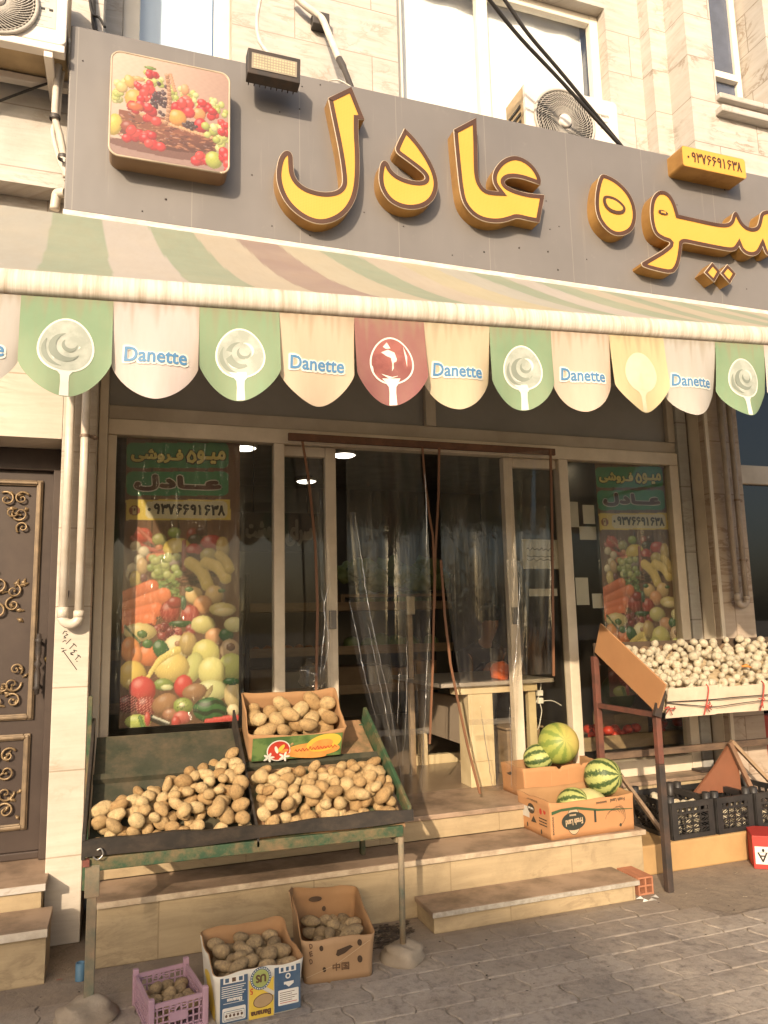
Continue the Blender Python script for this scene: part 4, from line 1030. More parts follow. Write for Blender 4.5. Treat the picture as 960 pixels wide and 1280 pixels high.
ac = ac_unit('white outdoor air conditioner on a wall bracket at the upper left corner', x0, x1, yf, z0, z0+.56, (fc[0], fc[2]), rr)
b = MB(); b.box(x0-.1, x1+.0, yf-.01, yf+.05, z0-.055, z0-.012); b.box(x0-.1, x1, yf+.28, yf+.33, z0-.055, z0-.012); b.bar((x1-.08, yf, z0-.07), (x1-.08, 4.349, z0-.07), .045, .04); b.bar((x0+.08, yf, z0-.07), (x0+.08, 4.349, z0-.07), .045, .04)
b.obj('bracket', M['ac_white'], ac, bevel=.005)
b = MB(); fr = Fr((x1-.20, yf-.001, z0+.06), (1, 0, 0), (0, 0, 1))
put_rect(b, fr, .03, .02, .15, .24, 0)
for i in range(3): put_rect(b, fr, .035+.04*i, .12, .055+.04*i, .135, 1, .0015)
for i in range(7): put_rect(b, fr, .04, .03+.026*i, .04+.1*(.5+.5*((i*7) % 5)/5), .034+.026*i, 2, .0014)
for i in range(2): put_line(b, fr, [(.042+.05*i, .20), (.062+.05*i, .20), (.062+.05*i, .175), (.042+.05*i, .175), (.042+.05*i, .20)], .003, 2, .0014)
b.obj('rating_sticker', [M['paper'], M['ink'], pmat('sticker_grey', (.3, .32, .34), rough=.6)], ac)
# insulated pipe bundle from the left unit down behind the sign
pb_ = thing('pipe_bundle', 'white insulated pipes tied with dark tape beside the left end of the sign', 'pipes', (-.42, 4.2, 3.9))
def upts(ps): return [U(x, y, Y=Y) for x, y, Y in ps]
def smooth_line(P, n=6):
    P = [Vector(p) for p in P]; Q = []
    for i in range(len(P)-1):
        p0, p1, p2, p3 = P[max(i-1, 0)], P[i], P[i+1], P[min(i+2, len(P)-1)]
        for k in range(n):
            t = k/n; Q.append(.5*((2*p1)+(p2-p0)*t+(2*p0-5*p1+4*p2-p3)*t*t+(3*p1-p0-3*p2+p3)*t**3))
    return Q+[P[-1]]
b = MB(); b.tube(smooth_line(upts([(84, 50, 4.20), (79, 62, 4.16), (73, 85, 4.15), (70, 115, 4.16), (69, 146, 4.18), (75, 170, 4.2), (80, 196, 4.22), (83, 222, 4.24)])), .019, 8); b.obj('pipe', M['wrap'], pb_)
b = MB(); b.tube(smooth_line(upts([(86, 58, 4.22), (81, 75, 4.20), (76, 105, 4.20), (72, 146, 4.20), (66, 165, 4.22), (73, 196, 4.23), (80, 214, 4.24), (83, 226, 4.25)])), .013, 8); b.obj('pipe', M['wrap'], pb_)
for x, y in ((68.5, 147), (79, 197)):
    b = MB(); q = U(x, y, Y=4.18); b.lathe([(.028, -.012), (.03, 0), (.028, .012)], q, 12); b.obj('tape', M['tape'], pb_)
b = MB(); b.tube(smooth_line(upts([(68, 262, 4.35), (70, 248, 4.34), (72, 242, 4.33), (82, 241, 4.30)]), 4), .026, 10); tag(b.obj('drain_pipe', M['pvc']), 'short white drain pipe elbow under the left end of the sign', 'pipe')
b = MB(); b.tube(smooth_line(upts([(-40, 143, 4.30), (0, 126, 4.30), (40, 111, 4.28), (66, 102, 4.22)])), .007, 6); tag(b.obj('wire', M['cable']), 'thin dark wire crossing the left wall to the pipe bundle', 'wire')
b = MB(); b.tube(smooth_line(upts([(112, 0, 4.3), (116, 18, 4.27), (124, 22, 4.24), (131, 34, 4.22)])), .008, 6); b.tube(smooth_line(upts([(116, -10, 4.33), (117, 22, 4.3), (120, 40, 4.28)])), .016, 6); tag(b.obj('cable', M['cable']), 'short dark cable hanging beside the left air conditioner', 'cable')
# two black cables to the sign's top, the insulated line and the loop to the floodlight
for pts, nm in (([(560, -70, 3.75), (612, 0, 3.85), (650, 47, 3.95), (700, 100, 4.05), (779, 186, 4.15)], 'left lower of the two black cables slanting down to the sign top'), ([(590, -60, 3.85), (631, 0, 3.92), (660, 42, 3.97), (705, 95, 4.05), (778, 184, 4.17)], 'right upper of the two black cables slanting down to the sign top')):
    b = MB(); b.tube(smooth_line(upts(pts)), .0125, 8); tag(b.obj('cable', M['cable']), nm, 'cable', 'black cables above the sign')
c2 = thing('insulated_line', 'white insulated pipe with dark torn lower end rising from the sign to the wall', 'pipe', U(430, 108, Y=4.25))
b = MB(); b.tube(smooth_line(upts([(366, -8, 4.62), (380, 6, 4.62), (396, 18, 4.62), (404, 26, 4.60), (413, 48, 4.5), (424, 74, 4.4)])), .024, 10); b.obj('pipe', M['wrap'], c2)
b = MB(); b.tube(smooth_line(upts([(424, 74, 4.4), (430, 86, 4.35), (440, 112, 4.26)])), [.024]*6+[.02]*6+[.017], 10); b.obj('torn_end', M['tape'], c2)
b = MB(); q = U(401, 25, Y=4.64); b.box(q[0]-.06, q[0]+.06, 4.62, 4.70, q[2]-.05, q[2]+.05); b.obj('clamp', M['tape'], c2, bevel=.005)
b = MB(); b.tube(smooth_line(upts([(330, -20, 4.3), (325, 0, 4.25), (321, 25, 4.2), (324, 50, 4.12), (336, 68, 4.0)])), .012, 8); b.tube(smooth_line(upts([(410, 102, 4.2), (418, 100, 4.15), (426, 101, 4.12), (438, 108, 4.1)])), .004, 6)
tag(b.obj('cable', M['wrap']), 'pale loop of cable dropping to the floodlight', 'cable')

# ------------------------------------------------------------------ drain pipes on the columns
def u_pipe(label, y, xa, xb, ztop, zbot, r, mat, clips, lean=0.0):
    root = thing('drain_pipes', label, 'pipe', ((xa+xb)/2, y, zbot))
    m_ = (xa+xb)/2; rad = (xb-xa)/2
    b = MB(); b.tube([(xa+lean, y, ztop), (xa, y, zbot+rad)], r, 12); b.obj('pipe', mat, root)
    b = MB(); b.tube([(xb+lean, y, ztop), (xb, y, zbot+rad)], r, 12); b.obj('pipe', mat, root)
    b = MB(); b.tube([(m_-rad*math.cos(a), y, zbot+rad-rad*math.sin(a)) for a in (PI*k/12 for k in range(13))], r*1.12, 12); b.tube([(xa, y, zbot+rad-.005), (xa, y, zbot+rad+.05)], r*1.2, 12); b.tube([(xb, y, zbot+rad-.005), (xb, y, zbot+rad+.03)], r*1.2, 12); b.obj('bend', mat, root)
    b = MB()
    for z, xx in clips:
        b.lathe([(r*1.15, -.008), (r*1.25, 0), (r*1.15, .008)], (xx, y, z), 12); b.bar((xx+r, y, z), (xx+.06, y+.04, z), .02, .015)
        b.lathe([(0, -.012), (.012, -.01), (.014, .01)], (xx+.05, y+.02, z), 8, axis='y')
    b.obj('clip', pmat('clip_metal', (.28, .2, .14), (.15, .1, .07), 30, .5), root)
    return root
yp = 4.385
xa, xb = U(81, 700, Y=yp)[0], U(101, 700, Y=yp)[0]
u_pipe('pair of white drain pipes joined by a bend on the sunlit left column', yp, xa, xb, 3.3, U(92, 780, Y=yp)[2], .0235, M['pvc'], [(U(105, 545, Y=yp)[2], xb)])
b = MB(); q = U(83, 738, Y=4.44); b.tube(smooth_line([U(78, 745, Y=4.44), U(81, 740, Y=4.43), U(84, 748, Y=4.43), U(86, 738, Y=4.43), U(83, 755, Y=4.43)]), .004, 5); tag(b.obj('wire_twist', M['tape']), 'small twist of wire on the left drain pipe', 'wire')
yp = 4.53
q0, q1, qb = U(912, 640, Y=yp), U(925, 640, Y=yp), U(928, 757, Y=yp)
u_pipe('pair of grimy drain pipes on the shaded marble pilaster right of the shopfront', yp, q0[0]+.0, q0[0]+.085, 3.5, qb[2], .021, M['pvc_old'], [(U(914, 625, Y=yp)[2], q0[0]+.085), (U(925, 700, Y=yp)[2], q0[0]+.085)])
# pencilled number on the column
b = MB(); fr = Fr((-.343, 4.4495, 0), (1, 0, 0), (0, 0, 1))
def cu(x, y): q = U(60+x*80/960, 760+y*80/960, Y=4.45); return (q[0]+.343, q[2])
for pts in ([(250,345),(222,390)], [(250,345),(285,355)], [(270,385),(300,400),(240,425),(270,450),(235,450)], [(220,510),(245,490),(275,495)], [(345,465),(272,540)], [(325,612),(395,540),(375,535)], [(395,540),(428,575)], [(435,645),(385,630),(400,660),(335,675),(380,705),(340,695)], [(410,775),(465,710),(440,705)], [(465,710),(490,740)], [(428,795),(440,803)], [(225,640),(430,925)], [(210,660),(228,640),(275,630)], [(200,605),(240,610)]):
    put_line(b, fr, [cu(*p) for p in pts], .0045, 0, .0008)
tag(b.obj('wall_writing', M['ink']), 'pencilled Persian digits and an arrow on the left column below the pipe bend', 'writing')

# ------------------------------------------------------------------ posters behind the glass
def paint_poster(A):
    rg = random.Random(11)
    a = lambda x, y: (130+x*.1875, 530+y*.1875)
    b_ = lambda x, y: (130+x*.1875, 700+y*.1875)
    S = .1875
    A.fill((104, 70, 48))
    for x in range(148, 300, 1):
        t = rg.uniform(.85, 1.12); mk = (A.x >= x) & (A.x < x+1); A.c[mk] *= t
    for x in (190, 223, 258): A.rect(x-.8, 500, x+.8, 720, (40, 26, 18))
    A.rect(158, 553.5, 285.5, 585, (26, 122, 74), 7); A.rect(158, 589.5, 286, 619.5, (24, 128, 80), 7)
    A.rect(157.5, 624.5, 288, 650, (206, 178, 40)); A.rect(182, 626.5, 284, 648, (196, 186, 150), 6)
    A.ell(168, 638, 7.2, 6.2, (126, 60, 34), hi=0, edge=.95); A.rect(165.4, 633.5, 170.6, 642.5, (200, 180, 120), 1)
    A.rect(166.6, 635.4, 169.4, 638.6, (90, 45, 28))
    def E(f, x, y, rx, ry, col, **k): A.ell(*f(x, y), rx*S, ry*S, col, **k)
    def Cc(f, x, y, x1, y1, r, col, **k): A.cap(*f(x, y), *f(x1, y1), r*S, col, **({**k, 'r1': k['r1']*S} if 'r1' in k else k))
    G = [(150, 162, 82), (128, 146, 66), (170, 176, 104)]
    # basket of fruit on the planks
    E(a, 260, 740, 60, 50, (196, 70, 50)); Cc(a, 190, 760, 400, 850, 16, (168, 66, 48), bend=.1); Cc(a, 230, 700, 330, 790, 14, (176, 84, 60))
    for x, y in ((210, 815), (265, 850), (235, 905), (190, 960)): E(a, x, y, 36, 34, (206, 190, 160))
    E(a, 370, 770, 50, 40, (150, 146, 84)); E(a, 470, 725, 45, 36, (140, 160, 60)); E(a, 370, 825, 26, 22, (190, 110, 70)); E(a, 590, 740, 40, 50, (150, 60, 46)); E(a, 610, 770, 52, 36, (66, 60, 46)); E(a, 650, 715, 40, 30, (86, 48, 42))
    E(a, 490, 830, 96, 72, (204, 176, 50)); E(a, 720, 790, 76, 52, (186, 46, 36)); E(a, 790, 830, 46, 80, (190, 160, 80)); E(a, 600, 855, 64, 58, (178, 44, 42)); Cc(a, 310, 890, 540, 885, 28, (196, 108, 60))
    E(b_, 520, 60, 250, 110, (92, 54, 34)); 
    for i in range(60): A.ell(*b_(rg.uniform(330, 720), rg.uniform(40, 150)), 5, 1.3, rg.choice([(120, 74, 46), (64, 38, 26)]), hi=0)
    Cc(b_, 535, -120, 535, 60, 16, (150, 66, 50))
    E(b_, 255, 40, 36, 56, (196, 160, 110)); E(b_, 210, 130, 40, 60, (196, 170, 90)); E(b_, 265, 120, 26, 30, (110, 60, 66))
    for x, y in ((760, 0), (700, -30)): E(b_, x, y, 60, 50, (186, 166, 90))
    Cc(b_, 575, 20, 690, 170, 42, (216, 186, 82), bend=-.12); Cc(b_, 680, 20, 810, 120, 40, (222, 192, 92), bend=-.14); Cc(b_, 770, -30, 835, 60, 34, (206, 176, 76), bend=-.1)
    for i in range(22): E(b_, 300+rg.uniform(0, 210), rg.uniform(-25, 120), 30, 27, rg.choice(G))
    for i in range(70):
        x, y = rg.uniform(340, 490), rg.uniform(130, 250); Cc(b_, x, y, x+rg.uniform(-40, 50), y+rg.uniform(-30, 30), 6, rg.choice([(96, 124, 52), (126, 150, 76), (70, 96, 40)]))
    Cc(b_, 110, 260, 320, 175, 42, (214, 98, 40), r1=46); Cc(b_, 112, 335, 400, 235, 46, (222, 108, 46), r1=50); Cc(b_, 100, 400, 350, 330, 52, (226, 104, 40), r1=48); Cc(b_, 120, 440, 300, 400, 50, (230, 110, 44))
    E(b_, 600, 235, 58, 56, (216, 178, 110)); E(b_, 735, 230, 60, 62, (222, 184, 116)); E(b_, 660, 295, 62, 60, (220, 150, 92)); E(b_, 568, 196, 30, 16, (60, 110, 50)); E(b_, 785, 205, 26, 14, (64, 112, 52))
    E(b_, 440, 345, 66, 74, (160, 40, 34), seeds=(3.2, (196, 90, 70))); E(b_, 575, 365, 62, 66, (166, 44, 36), seeds=(3.2, (200, 96, 76))); E(b_, 470, 285, 50, 40, (150, 42, 40)); E(b_, 520, 425, 90, 22, (40, 86, 44)); E(b_, 530, 285, 20, 50, (58, 96, 70))
    E(b_, 790, 330, 90, 46, (206, 186, 110)); E(b_, 800, 345, 70, 30, (226, 206, 150))
    for i in range(22): E(b_, 300+rg.uniform(0, 300), 440+rg.uniform(0, 70), 30, 27, rg.choice([(150, 50, 52), (120, 34, 44), (176, 84, 74)]))
    E(b_, 240, 480, 110, 60, (216, 192, 120)); E(b_, 660, 430, 80, 60, (200, 188, 110)); E(b_, 740, 510, 66, 56, (210, 150, 96)); E(b_, 815, 500, 48, 44, (40, 110, 60)); E(b_, 870, 430, 70, 50, (216, 210, 150))
    E(b_, 480, 590, 84, 90, (222, 206, 150)); E(b_, 495, 560, 24, 22, (170, 120, 80)); E(b_, 560, 560, 60, 80, (180, 150, 80)); E(b_, 680, 620, 92, 92, (206, 196, 96), rot=.5); E(b_, 840, 600, 66, 74, (200, 168, 126)); E(b_, 845, 580, 30, 26, (130, 90, 64)); E(b_, 850, 710, 86, 90, (200, 206, 100)); E(b_, 590, 720, 64, 110, (196, 196, 110), rot=.4); E(b_, 720, 745, 92, 100, (212, 204, 116))
    E(b_, 178, 600, 64, 90, (232, 140, 44)); E(b_, 295, 635, 70, 74, (226, 118, 44)); E(b_, 215, 640, 40, 70, (226, 130, 50)); Cc(b_, 140, 440, 240, 550, 9, (62, 92, 46)); E(b_, 380, 595, 52, 66, (44, 104, 50), rot=-.5); E(b_, 290, 560, 36, 30, (70, 120, 56)); E(b_, 255, 495, 36, 26, (76, 116, 58))
    E(b_, 190, 770, 92, 100, (222, 186, 62)); E(b_, 450, 715, 120, 100, (226, 196, 96)); Cc(b_, 490, 600, 290, 790, 26, (226, 200, 92), bend=.10, r1=14)
    E(b_, 720, 870, 110, 70, (196, 196, 130)); E(b_, 860, 900, 60, 90, (206, 180, 120)); E(b_, 850, 810, 56, 24, (36, 120, 60))
    E(b_, 395, 830, 66, 40, (130, 150, 64)); E(b_, 420, 850, 40, 20, (206, 206, 150))
    E(b_, 255, 865, 90, 92, (206, 44, 44)); E(b_, 160, 960, 72, 62, (110, 26, 32), seeds=(3.6, (216, 120, 110))); E(b_, 280, 975, 70, 66, (150, 40, 42), seeds=(3.4, (226, 140, 126)))
    E(b_, 405, 960, 92, 66, (164, 116, 74), rot=-.5); E(b_, 530, 840, 62, 76, (204, 40, 36), rot=.2); E(b_, 605, 880, 84, 56, (156, 110, 70), rot=-.2); E(b_, 450, 1030, 60, 40, (170, 112, 80))
    E(b_, 700, 880, 16, 50, (160, 140, 90), rot=.5)
    E(b_, 528, 972, 66, 54, (140, 160, 60)); E(b_, 524, 968, 42, 32, (176, 192, 96), seeds=(4.0, (60, 70, 34)), hi=0); E(b_, 520, 966, 20, 15, (226, 220, 180), hi=0)
    E(b_, 520, 1050, 60, 44, (200, 90, 80)); E(b_, 710, 1000, 118, 84, (44, 106, 52), stripes=(9, (24, 56, 34))); Cc(b_, 690, 1080, 880, 1050, 22, (206, 46, 40)); E(b_, 860, 1000, 40, 40, (226, 206, 160))
    E(b_, 225, 1080, 86, 50, (176, 190, 80)); Cc(b_, 240, 1050, 260, 1110, 14, (90, 130, 50)); Cc(b_, 310, 1050, 420, 1100, 20, (40, 40, 36)); Cc(b_, 330, 1045, 430, 1085, 7, (200, 200, 186)); E(b_, 480, 1080, 30, 40, (196, 50, 44)); E(b_, 290, 1060, 20, 50, (200, 60, 50))
    lum = A.c.mean(1)[:, None]; A.c[:] = A.c*.78+lum*.22
    A.c[:] = np.minimum(A.c*1.12, .85)*.92+np.array((.42, .34, .24))*.06  # faint tan glare mixed into the print colours
    A.c[:] *= (1+.09*np.sin(A.x*1.9+1.5*np.sin(A.y*.9))*np.sin(A.y*1.7+np.sin(A.x*.7)))[:, None]
pm = NT('poster_print'); c = pm.n('Attribute', attribute_name='Col').outputs[0]
pm.set(col=c, rough=.35, spec=.3); M['poster'] = pm.m
# the clear film the posters are wrapped in: long soft creases that catch the sun
k = NT('poster_film'); v = k.coord('Object', (1, 1, 1))
ro = k.n('Mapping', {0: v, 2: (0, math.radians(-34), 0), 3: (9, 9, 1.4)}).outputs[0]
nz = k.noise(ro, 1.3, 3, .5, .4)
gl = k.n('BsdfGlossy', {0: (1, 1, 1, 1), 1: .12, 'Normal': k.bump(nz, 1.0, .10)}); tr = k.n('BsdfTransparent')
fr_ = k.fresnel(k.n('NewGeometry').outputs['Normal'])
ms = k.n('MixShader', {0: k.math('MULTIPLY', fr_, 1.0), 1: tr.outputs[0], 2: gl.outputs[0]}); k.t.links.new(ms.outputs[0], k.out.inputs[0]); M['film'] = k.m
M['poster_yellow'] = pmat('poster_yellow_ink', (.66, .56, .16), rough=.5); M['poster_brown'] = pmat('poster_brown_ink', (.10, .045, .03), rough=.5); M['poster_white'] = pmat('poster_white_ink', (.66, .62, .54), rough=.5); M['poster_black'] = pmat('poster_black_ink', (.02, .017, .015), rough=.5)
PYY = 4.835
def poster(label, X0, copy_from=None):
    w, h = .70, 1.765; z0 = 1.012
    root = thing('fruit_poster', label, 'poster', (X0+w/2, PYY, z0), 'fruit posters in the shop window')
    fr = Fr((X0, PYY, z0), (1, 0, 0), (0, 0, 1))
    xl = U(149, 900, Y=PYY)[0]
    def to_px(P):
        out = np.zeros((len(P), 2))
        Q = np.stack([xl + P[:, 0], np.full(len(P), PYY), z0+P[:, 1]], 1) - CAM
        d = Q@_f; out[:, 0] = Q@R2/d*F0 + W0/2; out[:, 1] = H0/2 - Q@U2/d*F0
        return out
    o = art_mesh('print', fr, w, h, 130, 320, paint_poster, M['poster'], root, None, to_px)
    def pb(x, y, wd, ht):   # photo rectangle -> frame box
        A_, B_ = U(x, y, Y=PYY), U(x+wd, y+ht, Y=PYY); return ((A_[0]+B_[0])/2-xl, (A_[2]+B_[2])/2-z0, B_[0]-A_[0], A_[2]-B_[2])
    t = MB()
    heh = [U(x, y, Y=PYY) for x, y in ((239, 564.5), (243, 569), (244, 574.5), (240.5, 577.5), (236, 576), (235, 571.5), (239, 564.5), (243, 569))]; heh = [(q[0]-xl, q[2]-z0) for q in heh]
    put_line(t, fr, heh, .034, 1, .0015); put_line(t, fr, heh, .018, 0, .004)
    put_text(t, fr, P_(W_MIV), pb(247, 563, 34, 18), 1, .010, .0015); put_text(t, fr, P_(W_MIV), pb(247, 563, 34, 18), 0, .005, .004)
    put_text(t, fr, P_(W_FOR), pb(165, 560, 63, 19), 1, .010, .0015); put_text(t, fr, P_(W_FOR), pb(165, 560, 63, 19), 0, .005, .004)
    put_text(t, fr, P_(W_ADEL), pb(170, 594, 105, 21), 3, .016, .0015); put_text(t, fr, P_(W_ADEL), pb(170, 594, 105, 21), 2, .0095, .004)
    put_digits(t, fr, PHONE, pb(183, 630, 99, 14), .014, 4, .0015)
    t.obj('lettering', [M['poster_yellow'], M['ink'], M['poster_brown'], M['poster_white'], M['poster_black']], root)
    f = MB(); f.grid(lambda u, v: (X0-.03+(w+.06)*u, PYY-.012-.004*math.sin(3*u+7*v), z0+.0+h*v), 6, 10); f.obj('clear_film', M['film'], root)
    return root
poster('fruit poster on the sunlit left window pane with yellow and green Persian headings', U(149, 900, Y=PYY)[0])
poster('fruit poster in the shaded right window pane partly behind the onion stand', U(752, 664, Y=PYY)[0]-.022)

# ------------------------------------------------------------------ clear plastic door curtain
pc = thing('strip_curtain', 'clear plastic door curtain with brown battens hanging from a dark rod', 'curtain', (2.0, 4.68, 2.8))
rod.obj('rod', M['brown_wood'], pc, bevel=.004)
k = NT('clear_plastic'); v = k.coord('Object', (1, 1, 1))
nz = k.noise(k.coord('Object', (17, 17, 1.1)), 1.2, 2, .5, .6)
n2 = k.noise(k.coord('Object', (9, 9, 5)), 1.6, 3, .5, 1.0)
bp = k.bump(k.math('ADD', nz, k.math('MULTIPLY', n2, .35)), .35, .02)
gl = k.n('BsdfGlossy', {0: (1, 1, 1, 1), 1: .10, 'Normal': bp}); tr = k.n('BsdfTransparent', {0: (.95, .94, .92, 1)}); df = k.n('BsdfDiffuse', {0: (.55, .5, .42, 1)})
lw = k.fresnel(bp)
m1 = k.n('MixShader', {0: k.math('MINIMUM', k.math('MULTIPLY', lw, 1.3), 1.0), 1: tr.outputs[0], 2: gl.outputs[0]})
m2 = k.n('MixShader', {0: k.math('MULTIPLY', k.ramp(nz, .45, .85), .12), 1: m1.outputs[0], 2: df.outputs[0]}); k.t.links.new(m2.outputs[0], k.out.inputs[0]); M['plastic'] = k.m
M['tape_clear'] = glass_mat('clear_tape', (.86, .84, .8), 1.5, .2, 2.0, dirt=.2)
def sheet(left, right, y0, amp, freq, nu=40, nv=60, seed=0, name='plastic_sheet'):
    """left and right edges as photo polylines of equal length; ripples run down the sheet"""
    def lerp(P, t):
        s = t*(len(P)-1); i = min(int(s), len(P)-2); f = s-i
        return tuple(P[i][k]+(P[i+1][k]-P[i][k])*f for k in (0, 1))
    rg = random.Random(seed); phs = [rg.uniform(0, 6) for _ in range(4)]
    def fn(u, v):
        v = 1-v
        a, b_ = lerp(left, v), lerp(right, v); x = a[0]+(b_[0]-a[0])*u; y = a[1]+(b_[1]-a[1])*u
        w = .35+.65*v
        yy = y0 + amp*w*(math.sin(u*freq+phs[0]+.8*math.sin(v*3+phs[1]))+.4*math.sin(u*freq*2.3+phs[2]+2*v)+.2*math.sin(u*freq*4.1+5*v+phs[3]))
        return U(x, y, Y=yy)
    b = MB(); b.grid(fn, nu, nv); return b.obj(name, M['plastic'], pc)
def batten(pts, y, w=.022, t=.008, name='batten'):
    P = [U(x, yy, Y=y) for x, yy in pts]; b = MB()
    vs = []
    for i, p in enumerate(P): vs += [(p[0]-w/2, y-t/2, p[2]), (p[0]+w/2, y-t/2, p[2]), (p[0]+w/2, y+t/2, p[2]), (p[0]-w/2, y+t/2, p[2])]
    fs = [(0, 1, 2, 3), tuple(4*(len(P)-1)+q for q in (3, 2, 1, 0))]
    for i in range(len(P)-1):
        for q in range(4): r = (q+1) % 4; fs.append((4*i+q, 4*i+4+q, 4*i+4+r, 4*i+r))
    b.add(vs, fs); return b.obj(name, M['batten'], pc, fixn=True)
# left bundle beside the sliding leaf
sheet([(378, 553), (392, 640), (397, 740), (397, 865)], [(398, 553), (408, 640), (414, 740), (418, 868)], 4.66, .02, 9, 24, 60, 1)
batten([(378, 552), (386, 600), (394, 680), (397, 760), (395, 866)], 4.655, .016)
# big sheet pulled together at the foot
sheet([(432, 558), (434, 700), (440, 800), (462, 890), (478, 1003)], [(529, 563), (537, 700), (541, 800), (540, 900), (533, 1006)], 4.62, .03, 6.5, 70, 80, 2)
sheet([(436, 640), (446, 760), (462, 850), (486, 930), (492, 1000)], [(445, 640), (462, 760), (482, 850), (504, 930), (505, 1000)], 4.58, .012, 7, 24, 70, 5)
batten([(528, 560), (531, 600), (536, 640), (541, 670), (543, 720), (541, 830), (537, 930)], 4.60, .014)
batten([(549, 560), (548, 620), (544, 690), (543, 760)], 4.605, .016)
# right sheets
sheet([(548, 562), (552, 700), (566, 800), (580, 880), (602, 990)], [(636, 567), (640, 700), (640, 800), (640, 880), (640, 985)], 4.60, .016, 5.5, 50, 70, 3)
sheet([(632, 700), (636, 760), (634, 820), (640, 855), (641, 990)], [(652, 700), (652, 760), (656, 820), (648, 855), (646, 990)], 4.565, .016, 17, 24, 60, 7)
batten([(551, 700), (556, 770), (563, 830), (572, 875), (585, 935), (600, 992)], 4.56, .016)
sheet([(640, 566), (641, 700), (640, 790), (640, 845)], [(690, 562), (691, 700), (691, 790), (692, 842)], 4.64, .012, 8, 30, 40, 4)
batten([(688, 562), (690, 650), (691, 760), (692, 845)], 4.635, .018)
k = NT('plastic_glint'); gl = k.n('BsdfGlossy', {0: (1, 1, 1, 1), 1: .18}); tr = k.n('BsdfTransparent'); ms = k.n('MixShader', {0: .42, 1: tr.outputs[0], 2: gl.outputs[0]}); k.t.links.new(ms.outputs[0], k.out.inputs[0]); M['crease'] = k.m  # glossy tubes added to draw bright glints along the folds
rgc = random.Random(6)
for pts, y in (([(437, 750), (447, 800), (456, 845), (472, 905)], 4.56), ([(443, 640), (452, 700), (463, 770), (487, 880), (503, 985)], 4.55), ([(460, 780), (472, 840), (482, 890), (490, 935)], 4.54), ([(509, 800), (508, 870), (505, 940)], 4.56), ([(531, 590), (533, 640), (533, 705)], 4.58), ([(537, 770), (533, 850), (531, 900), (526, 990)], 4.57), ([(499, 840), (497, 905)], 4.56), ([(650, 720), (648, 770), (645, 820), (641, 852)], 4.545), ([(637, 880), (640, 985)], 4.56), ([(401, 735), (406, 770), (403, 810), (400, 850)], 4.62), ([(412, 730), (405, 760), (411, 800), (404, 840)], 4.62), ([(600, 880), (612, 960), (616, 988)], 4.57)):
    P = smooth_line([U(x, yy, Y=y+rgc.uniform(-.004, .004)) for x, yy in pts], 10); n_ = len(P)
    b = MB(); b.tube([p+Vector((rgc.gauss(0, .0016), rgc.gauss(0, .002), 0)) for p in P], [.0006+.0042*math.sin(PI*i/(n_-1))*rgc.uniform(.4, 1) for i in range(n_)], 6); b.obj('crease', M['crease'], pc)
for pts in (((470, 917), (536, 913)), ((585, 903), (642, 900))):
    a, c = U(*pts[0], Y=4.585), U(*pts[1], Y=4.585); b = MB(); b.grid(lambda u, v: (a[0]+(c[0]-a[0])*u, 4.57+.01*math.sin(9*u), a[2]+(c[2]-a[2])*u-.018+.036*v), 20, 2); b.obj('tape_strip', M['tape_clear'], pc)

# ------------------------------------------------------------------ inside the shop
for i, (x, y) in enumerate(((305, 558), (383, 600), (430, 567), (693, 578), (695, 608))):
    q = U(x, y, Z=3.285)
    l = thing('ceiling_lamp', ['round ceiling lamp seen above the poster edge', 'round ceiling lamp seen through the sliding leaf, lowest of the left three', 'round ceiling lamp seen left of the door curtain top', 'ceiling lamp seen above the right batten of the curtain', 'ceiling lamp seen lower beside the right batten of the curtain'][i], 'lamp', (q[0], q[1], 3.27), 'round ceiling lamps inside the shop')
    b = MB(); b.lathe([(.0, .03), (.13, .03), (.13, 0), (.115, -.004)], (q[0], q[1], 3.27), 24); b.obj('rim', M['white_frame'], l)
    b = MB(); b.lathe([(.115, .0), (.09, -.014), (0, -.02)], (q[0], q[1], 3.268), 24); b.obj('diffuser', M['lamp'] if i < 3 else emit_mat('dim_lamp_glow', (1, .9, .75), 3), l)
# counter in the doorway
ct = thing('counter', 'cream counter with a grey side panel standing in the shop doorway', 'counter', (2.45, 5.1, .449))
M['counter'] = pmat('cream_paint', (.62, .50, .30), (.54, .42, .24), 3, .55, dirt=(.3, .2, .1), dirt_amt=.3)
M['counter_grey'] = pmat('grey_panel', (.34, .27, .20), (.28, .22, .16), 2, .5)
zc = 1.165
b = MB(); b.box(2.31, 2.50, 4.93, 5.10, .449, zc-.07); b.box(2.325, 2.485, 4.922, 4.929, .62, zc-.09); b.obj('pedestal', M['counter'], ct, bevel=.006)
b = MB(); b.box(2.21, 2.86, 4.92, 5.02, zc-.085, zc-.03); b.box(2.80, 2.86, 4.95, 5.0, .449, zc-.086); b.obj('rail', M['counter'], ct, bevel=.004)
b = MB(); b.box(2.08, 2.98, 4.88, 5.9, zc-.029, zc); b.obj('top', pmat('counter_top', (.36, .31, .25), rough=.35), ct, bevel=.006)
b = MB(); b.box(2.315, 2.345, 5.101, 5.9, .72, 1.04); b.obj('side_panel', M['counter_grey'], ct)
b = MB(); b.box(2.30, 2.36, 5.84, 5.90, .449, .719); b.box(2.25, 2.80, 5.86, 5.92, .449, .52); b.obj('rear_leg', M['counter'], ct)
